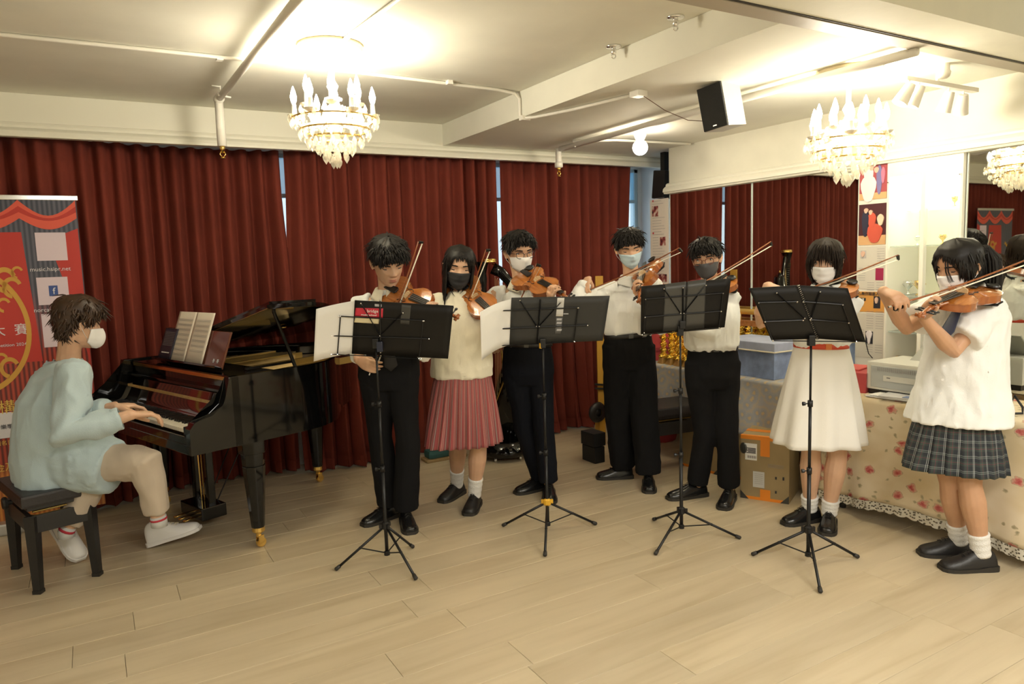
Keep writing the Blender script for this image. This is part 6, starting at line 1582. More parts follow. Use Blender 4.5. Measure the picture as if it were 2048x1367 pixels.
# ================================================================ TABLES, CLOTHS AND WHAT STANDS ON THEM
TZ = .683; TF = 3.665; TBK = 4.18
def table(y0, y1, label):
    r = empty('folding_table', ((TF+TBK)/2, (y0+y1)/2, 0), 0, label, 'table', 'folding tables along the mirror')
    b = BM(); box2(b, (TF, y0, TZ-.028), (TBK, y1, TZ), bev=.004); obj('tabletop', b, wood('table_top_wood', (.42, .26, .13), (.3, .18, .08)), r)
    for x in (TF+.05, TBK-.05):
        for y in (y0+.08, y1-.08): b = BM(); tube(b, [(x, y, TZ-.03), (x, y, 0)], .015, 10); l = obj('leg', b, mat('grey_steel', (.12, .13, .12), .4, .6), r, smooth=True); b = BM(); tube(b, [(x, y, .04), (x, y, 0)], .018, 10); obj('rubber_foot', b, SOLE, l, smooth=True)
    return r
YA, YM, YZ = 4.27, 2.66, .55
table(YM+.01, YA, 'folding table under the grey patterned cloth, nearer the window'); table(YZ, YM-.01, 'folding table under the floral cloth, nearer the camera')
DAM = mat('damask_cloth', (.46, .42, .38), .8); nt, bs, N = nodes(DAM)
tc = N('ShaderNodeTexCoord'); vo = N('ShaderNodeTexVoronoi'); vo.inputs['Scale'].default_value = 11; nt.links.new(tc.outputs['UV'], vo.inputs[0])
mp = N('ShaderNodeMapping'); mp.inputs['Scale'].default_value = (1.9, .8, 1); nt.links.new(tc.outputs['UV'], mp.inputs[0]); nt.links.new(mp.outputs[0], vo.inputs[0])
no = N('ShaderNodeTexNoise'); no.inputs['Scale'].default_value = 60; nt.links.new(mp.outputs[0], no.inputs[0])
ad = N('ShaderNodeMath'); ad.operation = 'MULTIPLY_ADD'; ad.inputs[1].default_value = .35; nt.links.new(no.outputs['Fac'], ad.inputs[0]); nt.links.new(vo.outputs['Distance'], ad.inputs[2])
nt.links.new(ramp(nt, ad.outputs[0], [(.0, (.62, .50, .28)), (.30, (.56, .44, .26)), (.38, (.36, .37, .40)), (.62, (.40, .41, .43)), (.8, (.50, .44, .33)), (1, (.42, .42, .43))]), bs.inputs['Base Color'])
vo.voronoi_dimensions = '2D'
def cloth(name, y0, y1, zb, m, label, wavy, seed, drop=None):
    rn = random.Random(seed); b = BM(); W = TBK-TF; L = y1-y0; nv = 40; ph = rn.uniform(0, 6)
    def f(u, v):
        y = lerp(y0, y1, u); s_ = v*(W+TZ+.02)
        if s_ < W: return V((TBK-s_, y, TZ+.004+.0015*math.sin(y*23+s_*19)))
        h = (s_-W)/(TZ+.02); zz = zb(u) if callable(zb) else zb; k = h
        wv_ = wavy*k*(math.sin(y*17+ph+k*1.5)*.6+math.sin(y*7.3+1+ph)*.6+math.sin(y*31+k*3)*.25)
        return V((TF-.008-.02*k-wv_*.9-abs(wavy)*k, y+.015*k*math.sin(y*9), lerp(TZ, zz, k)))
    grid(b, f, max(30, int(L*60)), nv); o = obj('tablecloth', b, m, smooth=True, solid=.003); tag(o, label, 'tablecloth', 'cloths on the tables'); return f, o
gf, go = cloth('grey', YM-.02, YA-.01, lambda u: .33+.02*math.sin(u*9)+.04*(u > .93)+.0, DAM, 'silvery grey tablecloth with a gold flower pattern, under the trophies', .012, 3)
# a fringe along the grey cloth's hem
b = BM()
for k in range(150):
    p = gf(k/150, 1); tube(b, [p, p+V((RN.uniform(-.003, .003), RN.uniform(-.004, .004), -.016))], [.0028, .001], 3, caps=False)
obj('hem_fringe', b, DAM, go, kind='stuff')
FLO = mat('floral_cloth', (.66, .55, .36), .8); nt, bs, N = nodes(FLO)
tc = N('ShaderNodeTexCoord'); mp = N('ShaderNodeMapping'); mp.inputs['Scale'].default_value = (2.1, 1.22, 1); nt.links.new(tc.outputs['UV'], mp.inputs[0])
nz = N('ShaderNodeTexNoise'); nz.inputs['Scale'].default_value = 26; nt.links.new(mp.outputs[0], nz.inputs[0])
mx_ = N('ShaderNodeVectorMath'); mx_.operation = 'MULTIPLY_ADD'; mx_.inputs[1].default_value = (.045, .045, 0); nt.links.new(nz.outputs['Color'], mx_.inputs[0]); nt.links.new(mp.outputs[0], mx_.inputs[2])
def flowers(scale, r0, stops, base, off, keep=.0):
    v_ = N('ShaderNodeTexVoronoi'); v_.voronoi_dimensions = '2D'; v_.inputs['Scale'].default_value = scale; m_ = N('ShaderNodeMapping'); m_.inputs['Location'].default_value = off; nt.links.new(mx_.outputs[0], m_.inputs[0]); nt.links.new(m_.outputs[0], v_.inputs[0])
    s_ = N('ShaderNodeSeparateXYZ'); nt.links.new(v_.outputs['Color'], s_.inputs[0]); th = N('ShaderNodeMath'); th.operation = 'GREATER_THAN'; th.inputs[1].default_value = keep; nt.links.new(s_.outputs[0], th.inputs[0])
    lt = N('ShaderNodeMath'); lt.operation = 'LESS_THAN'; lt.inputs[1].default_value = r0; nt.links.new(v_.outputs['Distance'], lt.inputs[0]); mu_ = N('ShaderNodeMath'); mu_.operation = 'MULTIPLY'; nt.links.new(lt.outputs[0], mu_.inputs[0]); nt.links.new(th.outputs[0], mu_.inputs[1])
    sc_ = N('ShaderNodeMath'); sc_.operation = 'DIVIDE'; sc_.inputs[1].default_value = r0; nt.links.new(v_.outputs['Distance'], sc_.inputs[0]); nn = N('ShaderNodeTexNoise'); nn.inputs['Scale'].default_value = 90; nt.links.new(mp.outputs[0], nn.inputs[0])
    aa = N('ShaderNodeMath'); aa.operation = 'MULTIPLY_ADD'; aa.inputs[1].default_value = .9; nt.links.new(nn.outputs['Fac'], aa.inputs[0]); nt.links.new(sc_.outputs[0], aa.inputs[2]); sb = N('ShaderNodeMath'); sb.operation = 'SUBTRACT'; sb.inputs[1].default_value = .45; nt.links.new(aa.outputs[0], sb.inputs[0])
    c_ = ramp(nt, sb.outputs[0], stops); m2 = N('ShaderNodeMix'); m2.data_type = 'RGBA'; nt.links.new(mu_.outputs[0], m2.inputs[0]); nt.links.new(base, m2.inputs[6]); nt.links.new(c_, m2.inputs[7]); return m2.outputs[2]
nb_ = N('ShaderNodeTexNoise'); nb_.inputs['Scale'].default_value = 5; nt.links.new(mp.outputs[0], nb_.inputs[0]); base = ramp(nt, nb_.outputs['Fac'], [(.35, (.62, .50, .31)), (.65, (.72, .62, .45))])
base = flowers(13, .16, [(0, (.30, .26, .16)), (.7, (.45, .38, .24)), (1, (.60, .50, .33))], base, (.3, .1, 0), .35)
base = flowers(7, .20, [(0, (.38, .05, .05)), (.45, (.52, .14, .12)), (.8, (.62, .36, .26)), (1, (.40, .36, .22))], base, (0, 0, 0), .25)
nt.links.new(base, bs.inputs['Base Color'])
def zf(u): return .12+.045*math.sin(u*7+1.0)*0+.02*math.sin(u*11)
ff, fo = cloth('floral', YZ, YM+.02, zf, FLO, 'cream floral tablecloth with small red roses and a lace hem', .022, 5)
LACE = mat('lace', (.62, .58, .48), .9); nt, bs, N = nodes(LACE); tc = N('ShaderNodeTexCoord'); mp = N('ShaderNodeMapping'); mp.inputs['Scale'].default_value = (95, 2.6, 1); nt.links.new(tc.outputs['UV'], mp.inputs[0]); v_ = N('ShaderNodeTexVoronoi'); v_.voronoi_dimensions = '2D'; v_.inputs['Scale'].default_value = 1.3; nt.links.new(mp.outputs[0], v_.inputs[0])
nt.links.new(ramp(nt, v_.outputs['Distance'], [(.0, (.0, .0, .0)), (.22, (.15, .15, .15)), (.34, (1, 1, 1))]), bs.inputs['Alpha'])
b = BM()
def lf(u, v):
    p = ff(u, 1); return p+V((-.002-.003*math.sin(u*160), 0, -v*(.045+.008*abs(math.sin(u*115)))))
grid(b, lf, 320, 3); obj('lace_trim', b, LACE, fo, smooth=True, recalc=False)
# trophies ------------------------------------------------------
def star(b, c, r, n_, t=.006):
    x = V((n_.y, -n_.x, 0)).normalized(); z = V((0, 0, 1)); A = []; B = []
    for k in range(10):
        a = math.pi/2+k*math.pi/5; q = r if k % 2 == 0 else r*.45; p = c+x*q*math.cos(a)+z*q*math.sin(a); A.append(b.verts.new(p+n_*t)); B.append(b.verts.new(p-n_*t))
    ca, cb = b.verts.new(c+n_*t*2.2), b.verts.new(c-n_*t*2.2)
    for k in range(10):
        b.faces.new((A[k], A[(k+1) % 10], ca)); b.faces.new((B[(k+1) % 10], B[k], cb)); b.faces.new((A[k], B[k], B[(k+1) % 10], A[(k+1) % 10]))
def trophy():
    r = empty('trophy', (0, 0, 0)); b = BM()
    A = [(-.035, -.028), (.035, -.028), (.035, .028), (-.035, .028)]; vs = [b.verts.new((x, y, 0)) for x, y in A]+[b.verts.new((x*.62, y*.62, .055)) for x, y in A]
    for f_ in ((0, 1, 2, 3), (4, 5, 6, 7), (0, 1, 5, 4), (1, 2, 6, 5), (2, 3, 7, 6), (3, 0, 4, 7)): b.faces.new([vs[i] for i in f_])
    obj('wood_base', b, wood('trophy_wood', (.45, .27, .08), (.33, .18, .05), .3), r, bev=.003)
    b = BM(); rr = random.Random(4); rings = []
    for j in range(22):
        z = .055+j*.0115; rad = .019+.006*math.sin(j*1.3)+(.010 if j < 4 else 0); rings.append([b.verts.new((rad*rr.uniform(.7, 1.3)*math.cos(a+j*.35), rad*rr.uniform(.7, 1.3)*math.sin(a+j*.35), z)) for a in [2*math.pi*k/9 for k in range(9)]])
    for A_, B_ in zip(rings, rings[1:]):
        for k in range(9): b.faces.new((A_[k], A_[(k+1) % 9], B_[(k+1) % 9], B_[k]))
    b.faces.new(rings[-1]); b.faces.new(rings[0]); obj('foil_column', b, GOLDFOIL, r)
    b = BM(); star(b, V((0, 0, .325)), .028, V((-1, 0, 0))); obj('star', b, GOLDFOIL, r); return r
tp0 = trophy(); ORD = ['first', 'second', 'third', 'fourth', 'fifth', 'sixth', 'seventh', 'eighth']
lab = ['nearest row', 'second row', 'back row']
cnt = 0
for rw, xx in enumerate((3.735, 3.84, 4.10)):
    for k in range(6):
        if cnt: kids_of(tp0); o = copy_tree(tp0)
        else: o = tp0
        o.location = (xx, 4.12-k*.088-rw*.03, TZ+.006); o.rotation_euler = (0, 0, RN.uniform(-.15, .15)); o.scale = (1.1, 1.1, .82); tag(o, 'gold star trophy, %s from the window end, %s row' % (ORD[k], ('front', 'middle', 'rear')[rw]), 'trophy', 'gold star trophies on the grey cloth'); cnt += 1
# red padded cover standing between the table and the curtain
r = empty('padded_cover', (3.96, 4.53, 0), 0, 'tall red padded cloth cover with a rounded top, beyond the table end by the mirror', 'cover')
b = BM(); hloft(b, [(V((3.96, 4.53, z)), .19*k, .235*k2) for z, k, k2 in ((.0, .9, .95), (.05, 1, 1), (.6, .97, 1), (1.05, .93, .97), (1.17, .85, .9), (1.25, .66, .74), (1.285, .40, .46), (1.295, .1, .12))], V((1, 0, 0)), 32)
me = bake(b, .014, 3, .5); wrinkle(me, .008, 6); smooth_me(me); finish('quilted_body', me, REDC, r)
for z in (.35, .75): b = BM(); grid(b, lambda u, v: V((3.96+.196*math.cos(2*math.pi*u), 4.53+.242*math.sin(2*math.pi*u), z+.03*v)), 40, 1, closeu=True); obj('webbing_strap', b, mat('strap_red', (.25, .02, .03), .7), r, solid=.004)
# paper strip on the corner
yS0, yS1 = 4.62, 4.845
b = BM(); box2(b, (XM-.004, yS0, .55), (XM+.004, yS1, 1.985)); bmesh.ops.transform(b, matrix=Matrix.Identity(4), verts=b.verts)
ps = obj('paper_display_strip', b, mat('ivory_board', (.78, .72, .64), .6)); tag(ps, 'tall ivory paper strip with small dance photos and print, at the mirror end', 'poster')
def ylerp(t): return lerp(yS1, yS0, t)
def on_strip(nm, t0, t1, z0, z1, m): b = BM(); box2(b, (XM-.0065, ylerp(t0), z0), (XM-.003, ylerp(t1), z1)); return obj(nm, b, m, ps)
PHOTO = bpy.data.materials.new('dance_photo'); PHOTO.use_nodes = True; nt = PHOTO.node_tree; bs = nt.nodes['Principled BSDF']; N = nt.nodes.new
tc = N('ShaderNodeTexCoord'); nz = N('ShaderNodeTexNoise'); nz.inputs['Scale'].default_value = 26; nz.inputs['Detail'].default_value = 3; nt.links.new(tc.outputs['Object'], nz.inputs[0]); nt.links.new(ramp(nt, nz.outputs['Fac'], [(.36, (.04, .02, .03)), (.47, (.28, .05, .05)), (.56, (.45, .20, .16)), (.66, (.72, .62, .55))]), bs.inputs['Base Color']); bs.inputs['Roughness'].default_value = .4
zs = lambda py: onx(1320, py, XM).z
for t0, t1, pa, pb in ((.12, .45, 411, 432), (.55, .85, 474, 491), (.40, .90, 548, 563)): on_strip('photo', t0, t1, zs(pa), zs(pb), PHOTO)
for q in range(30):
    py = 396+q*5.6
    if 408 < py < 434 or (472 < py < 492 and q % 2): 
        if py < 440: continue
    b = BM(); w1 = RN.uniform(.6, .85); box2(b, (XM-.0055, ylerp(.13), zs(py)), (XM-.0035, ylerp(w1 if not 472 < py < 492 else .45), zs(py)+.0022)); obj('print_line', b, GREYINK, ps)
for py in (402, 467, 530): on_strip('red_logo', .14, .2, zs(py), zs(py)+.014, mat('label_red')); 
b = BM(); box2(b, (XM-.02, yS1-.01, .0), (XM+.03, yS1+.0, .55)); box2(b, (XM-.004, yS0, .0), (XM+.004, yS1, .56)); obj('lower_board', b, mat('ivory_board'), ps)
# black loudspeaker top behind the strip
c0 = P(1330, 362, 5.9); b = BM(); box(b, (4.385, 4.80, 2.115), (.15, .15, .24), bev=.01, rot=Matrix.Rotation(.12, 3, 'X')); o = obj('wall_loudspeaker', b, mat('speaker_black', (.012, .012, .013), .6)); tag(o, 'dark loudspeaker high in the window corner above the paper strip', 'loudspeaker')
b = BM(); box(b, (4.385, 4.80, 2.31), (.05, .05, .16)); obj('bracket', b, BLACKM, o)
# photo board
y0b, y1b = 2.675, 2.868
b = BM(); box2(b, (XM-.016, y0b-.012, .72), (XM+.0, y1b, 2.085), bev=.002); pb = obj('photo_board', b, mat('board_white', (.80, .78, .70), .5)); tag(pb, 'tall narrow board with ballroom dance photos and an orange article panel', 'poster')
def zb_(py): return onx(1750, py, XM-.017).z
def pbx(nm, t0, t1, pa, pb_, m, off=.002): b = BM(); box2(b, (XM-.0165-off, lerp(y1b, y0b, t0), zb_(pa)), (XM-.016, lerp(y1b, y0b, t1), zb_(pb_))); return obj(nm, b, m, pb)
def solid_print(n_, c_=None): return mat(n_, c_ or (.5, .5, .5), .5)
pbx('photo', .03, .97, 316, 397, solid_print('photo_red_backdrop', (.42, .08, .09))); pbx('photo_floor', .03, .97, 385, 398, solid_print('photo_parquet', (.70, .42, .20)), .003)
pbx('photo', .03, .97, 407, 488, solid_print('photo_dark_backdrop', (.07, .015, .02))); pbx('photo_floor', .03, .97, 470, 489, solid_print('photo_parquet'), .003)
pbx('article_sheet', .0, 1, 492, 578, solid_print('newsprint', (.66, .63, .55))); pbx('orange_panel', .0, 1, 583, 624, solid_print('orange_print', (.72, .35, .08))); pbx('article_sheet', .0, 1, 627, 716, solid_print('newsprint'))
BLC = [0]
def blob(t, py, ry, rz_, m, off=.005):
    BLC[0] += 1; off = .004+.0005*BLC[0]
    b = BM(); y = lerp(y1b, y0b, t); z = zb_(py); pts = [(y+ry*math.cos(a)*(1+.15*math.sin(3*a)), z+rz_*math.sin(a)) for a in [k*math.pi/8 for k in range(16)]]
    A = [b.verts.new((XM-.017-off, p_, q_)) for p_, q_ in pts]; B = [b.verts.new((XM-.0165, p_, q_)) for p_, q_ in pts]; b.faces.new(A); b.faces.new(B)
    for k in range(16): b.faces.new((A[k], A[(k+1) % 16], B[(k+1) % 16], B[k]))
    obj('printed_figure', b, m, pb)
WH = solid_print('gown_white', (.80, .76, .78)); RDg = solid_print('gown_red', (.62, .10, .06)); DKs = solid_print('suit_dark', (.03, .03, .06)); SKp = solid_print('print_skin', (.72, .48, .36)); BLs = solid_print('suit_violet', (.20, .18, .38))
blob(.35, 375, .050, .085, WH); blob(.35, 350, .03, .06, WH); blob(.72, 360, .018, .09, BLs, .006); blob(.62, 340, .016, .018, SKp, .007); blob(.45, 335, .014, .016, SKp, .007); blob(.85, 352, .012, .05, solid_print('print_pink', (.6, .2, .3)), .006)
blob(.60, 466, .050, .060, RDg); blob(.50, 440, .026, .05, RDg); blob(.28, 445, .022, .085, DKs, .006); blob(.30, 420, .013, .016, SKp, .007); blob(.46, 424, .012, .015, SKp, .007); blob(.80, 440, .020, .035, solid_print('print_cream', (.75, .6, .45)), .006)
pbx('photo', .12, .32, 500, 516, solid_print('portrait_grey', (.5, .47, .45)), .003); blob(.22, 507, .012, .018, SKp, .005)
pbx('photo', .66, .93, 536, 560, solid_print('photo_crimson', (.35, .02, .08)), .003); pbx('photo', .62, .85, 592, 616, solid_print('photo_black', (.02, .02, .03)), .004); blob(.73, 600, .010, .02, SKp, .006)
pbx('photo', .36, .62, 663, 688, solid_print('photo_black'), .003); blob(.50, 670, .018, .028, solid_print('gown_white'), .005); blob(.50, 681, .008, .022, solid_print('gown_white'), .005)
pbx('black_tag', .05, .34, 596, 602, INK, .004)
Mt = basis(V((0, -1, 0)), V((0, 0, 1)), V((-1, 0, 0)), V((XM-.022, lerp(y1b, y0b, .44), zb_(588)))); text('headline', '熱心舞伴精藝人生', .024, Mt, INK, pb)
Mt = basis(V((0, -1, 0)), V((0, 0, 1)), V((-1, 0, 0)), V((XM-.0235, lerp(y1b, y0b, .19), zb_(599)))); text('headline', '力心舞', .014, Mt, PAPER, pb)
for q in range(44):
    py = 498+q*4.8
    if 580 < py < 627: 
        if q % 2: continue
    for ta, tb in ((.38, .62), (.70, .95)) if not (534 < py < 562 or 590 < py < 618 or 660 < py < 690) else ((.06, .30),):
        if py < 530 and ta < .5: continue
        b = BM(); box2(b, (XM-.0195, lerp(y1b, y0b, ta), zb_(py)), (XM-.018, lerp(y1b, y0b, tb), zb_(py)+.002)); obj('print_line', b, GREYINK, pb)
# showcase ------------------------------------------------------
r = empty('glass_showcase', (4.42, (WY0+WY1)/2, .7), 0, 'brightly lit white glass showcase with shelves of small silver cups', 'showcase'); WHT = mat('showcase_white', (.88, .86, .76), .45)
CI = mat('showcase_inside', (.80, .80, .60), .6); y0c, y1c = WY0-.005, WY1+.01; x0c, x1c = XM-.03, XM+.30; ym = (y0c+y1c)/2+.0
for nm, a, c_ in (('side_panel', (x0c, y1c-.014, .70), (x1c, y1c, 2.01)), ('side_panel', (x0c, y0c, .70), (x1c, y0c+.014, 2.01)), ('middle_post', (x0c-.0015, ym-.012, .70), (x0c+.03, ym+.012, 2.01)), ('top_panel', (x0c+.014, y0c+.001, 1.985), (x1c, y1c, 2.01)), ('bottom_panel', (x0c+.001, y0c+.001, .701), (x1c-.001, y1c-.001, .73)), ('fascia', (x0c-.0007, y0c+.0005, 1.93), (x0c+.012, y1c, 2.035)), ('top_filler', (x0c+.01, y0c, 2.01), (XM+.1, y1c, 2.04))):
    b = BM(); box2(b, a, c_); obj(nm, b, WHT, r)
b = BM(); box2(b, (x1c-.01, y0c, .70), (x1c, y1c, 2.0)); obj('back_panel', b, CI, r)
GL = mat('shelf_glass', (.75, .88, .78), .05, alpha=.35)
shz = [onx(1820, py, 4.4).z for py in (422, 492, 590, 660)]
for z in shz: b = BM(); box2(b, (x0c+.02, y0c+.014, z-.004), (x1c-.01, y1c-.014, z+.004)); obj('glass_shelf', b, GL, r)
for k, ya in enumerate(((y0c+.012, ym-.012), (ym+.012, y1c-.012))):
    b = BM(); box2(b, (x0c-.006, ya[0], .72), (x0c-.001, ya[1], 1.93)); obj('glass_door', b, mat('door_glass', (.97, .98, .92), .02, alpha=.06), r)
    b = BM(); lathe(b, [(0, 0), (.006, 0), (.006, .008), (0, .01)], V((x0c-.006, ya[k], 1.9)), 10, (-1, 0, 0)); obj('hinge', b, CHROME, r)
area('showcase_strip_light', (XM+.12, (y0c+y1c)/2, 1.975), .30, 3.2, (1, .95, .8), sy=.1)
def cup(x, y, z, s, m, label):
    b = BM(); lathe(b, [(0, 0), (.02*s, 0), (.018*s, .006*s), (.005*s, .012*s), (.005*s, .03*s), (.016*s, .04*s), (.024*s, .065*s), (.026*s, .08*s), (.023*s, .08*s), (.012*s, .05*s), (0, .045*s)], (x, y, z), 16); o = obj('trophy_cup', b, m, smooth=True); tag(o, label, 'cup', 'small cups in the showcase'); 
    for sg in (-1, 1): b = BM(); tube(b, [V((x, y+sg*.022*s, z+.07*s)), V((x, y+sg*.036*s, z+.062*s)), V((x, y+sg*.018*s, z+.045*s))], .0022*s, 5); obj('handle', b, m, o, smooth=True)
k = 0
for si, z in enumerate([.73]+sorted(shz)[:4]):
    for j_, y in enumerate((y1c-.05, y1c-.10, y1c-.15, ym-.06, ym-.12)):
        if (si in (2, 3, 4)) and k % 2: k += 1; continue
        cup(XM+.08+.05*(k % 3), y, z+.005, RN.uniform(.8, 1.25) if si < 3 else .7, CHROME if k % 3 else BRASS, '%s prize cup, %s from the photo board on the %s of the showcase' % (('brass' if not k % 3 else 'silver'), ORD[j_], ['bottom', 'lowest shelf', 'second shelf', 'third shelf', 'top shelf'][si])); k += 1
# blue fabric box, red box, printer, papers, laptop ---------------
ang = math.radians(-4)
def boxobj(name, cx_, cy_, z, sx, sy, sz, rot, m, label, cat, lid=None, lm=None):
    r = empty(name, (cx_, cy_, z), rot, label, cat); Mx = WM[r.name]; hl = lid or 0
    b = BM(); box(b, (0, 0, (sz-hl)/2), (sx, sy, sz-hl), M=Mx, bev=.004); obj('box_body', b, m, r)
    if lid: b = BM(); box(b, (0, 0, sz-hl/2), (sx+.012, sy+.012, hl), M=Mx, bev=.006); obj('lid', b, lm or m, r); 
    return r, Mx
BLU = mat('blue_felt', (.26, .34, .56), .9, var=.22, vscale=14, bump=.2, bscale=120)
r, Mx = boxobj('storage_box', 3.895, 3.33, TZ+.006, .34, .50, .235, 0, BLU, 'large blue felt storage box with white piping on its lid', 'box', .055, mat('blue_felt_lid', (.42, .47, .64), .9, var=.1, vscale=14))
b = BM(); z_ = TZ+.006+.178; tube(b, [V((3.895-.178, 3.33-.258, z_)), V((3.895-.178, 3.33+.258, z_)), V((3.895+.178, 3.33+.258, z_)), V((3.895+.178, 3.33-.258, z_)), V((3.895-.178, 3.33-.258, z_))], .005, 6); obj('white_piping', b, SHIRTC, r)
r, Mx = boxobj('gift_box', 3.84, 2.62, TZ+.006, .26, .26, .115, math.radians(14), REDB, 'plain red cardboard box between the white dress and the printer', 'box', None)
b = BM(); box(b, (.03, .03, .120), (.2, .20, .01), M=Mx, bev=.003); obj('lid_panel', b, mat('red_card_light', (.60, .10, .09), .5), r)
PG = mat('printer_plastic', (.62, .61, .55), .5); PGY = mat('printer_grey', (.42, .44, .43), .5)
pc_ = V((3.93, 2.235, TZ+.006)); r = empty('laser_printer', pc_, 0, 'pale grey laser printer seen from the back, on the floral cloth', 'printer')
b = BM(); box2(b, (pc_.x-.17, pc_.y-.26, pc_.z+.03), (pc_.x+.17, pc_.y+.235, pc_.z+.185), bev=.010); obj('case', b, PG, r)
b = BM(); box2(b, (pc_.x-.176, pc_.y-.23, pc_.z+.045), (pc_.x-.168, pc_.y+.205, pc_.z+.165), bev=.003); bp_ = obj('rear_panel', b, PGY, r)
for j in range(4):
    for k in range(28): b = BM(); yy = pc_.y+.16-k*.0115; box2(b, (pc_.x-.178, yy, pc_.z+.138+j*.006), (pc_.x-.1755, yy+.006, pc_.z+.141+j*.006)); obj('vent_slot', b, GREYINK, bp_)
b = BM(); box2(b, (pc_.x-.178, pc_.y-.05, pc_.z+.085), (pc_.x-.1755, pc_.y+.13, pc_.z+.115)); obj('rating_label', b, PG, r)
b = BM(); box2(b, (pc_.x-.179, pc_.y+.09, pc_.z+.102), (pc_.x-.1775, pc_.y+.11, pc_.z+.106)); obj('label_print', b, INK, r)
b = BM(); box2(b, (pc_.x-.16, pc_.y-.25, pc_.z), (pc_.x+.16, pc_.y+.225, pc_.z+.032)); obj('black_base', b, SHOEM, r)
b = BM(); quadplate(b, [V((pc_.x+.02, pc_.y+.10, pc_.z+.185)), V((pc_.x+.02, pc_.y-.24, pc_.z+.185)), V((pc_.x+.16, pc_.y-.24, pc_.z+.31)), V((pc_.x+.16, pc_.y+.06, pc_.z+.31))], V((.008, 0, -.004))); obj('paper_tray', b, mat('tray_grey', (.34, .34, .30), .5), r)
b = BM()
for k in range(4): pass
for k, (x, y, a_, m_, nm) in enumerate(((3.785, 2.27, 4, mat('clear_sleeve', (.75, .75, .76), .25), 'plastic folder of papers lying on the floral cloth, lowest of the pile'), (3.775, 2.24, -3, PAPER, 'white paper sheaf in the middle of the pile by the printer'), (3.775, 2.19, 8, mat('clear_sleeve'), 'plastic folder with a blue corner on top of the pile by the printer'))):
    b = BM(); box(b, (x, y, TZ+.012+k*.008), (.22, .30, .006), rot=rz(a_), bev=.001); o = obj('paper_folder', b, m_); tag(o, nm, 'papers', 'papers on the floral cloth')
    if k == 2: b = BM(); box(b, (x-.08, y-.03, TZ+.0165+k*.008), (.05, .09, .003), rot=rz(a_)); obj('blue_corner', b, mat('blue_label', (.18, .24, .42), .6), o)
# laptop at the right edge
lp = onz(2030, 775, TZ+.01); r = empty('laptop', (3.80, 1.56, TZ+.006), 0, 'thin dark grey laptop, half open at the right edge of the photo', 'laptop'); LG = mat('laptop_grey', (.14, .13, .12), .35, .5)
b = BM(); box2(b, (3.82, 1.38, TZ+.006), (4.02, 1.67, TZ+.020), bev=.003); obj('keyboard_base', b, LG, r)
b = BM(); quadplate(b, [V((3.82, 1.38, TZ+.02)), V((3.82, 1.67, TZ+.02)), V((3.755, 1.67, TZ+.115)), V((3.755, 1.38, TZ+.115))], V((.006, 0, .004))); obj('screen_lid', b, LG, r)
b = BM(); pts = [V((3.78, 1.76, TZ+.02)), V((3.80, 1.74, TZ+.06)), V((3.78, 1.72, TZ+.10)), V((3.82, 1.70, TZ+.04)), V((3.80, 1.69, TZ+.015)), V((3.76, 1.73, TZ+.012))]; tube(b, pts, .006, 6); o = obj('cable_bundle', b, BLACKM, smooth=True); tag(o, 'black tangled cable beside the laptop, behind the rightmost girl', 'cable')
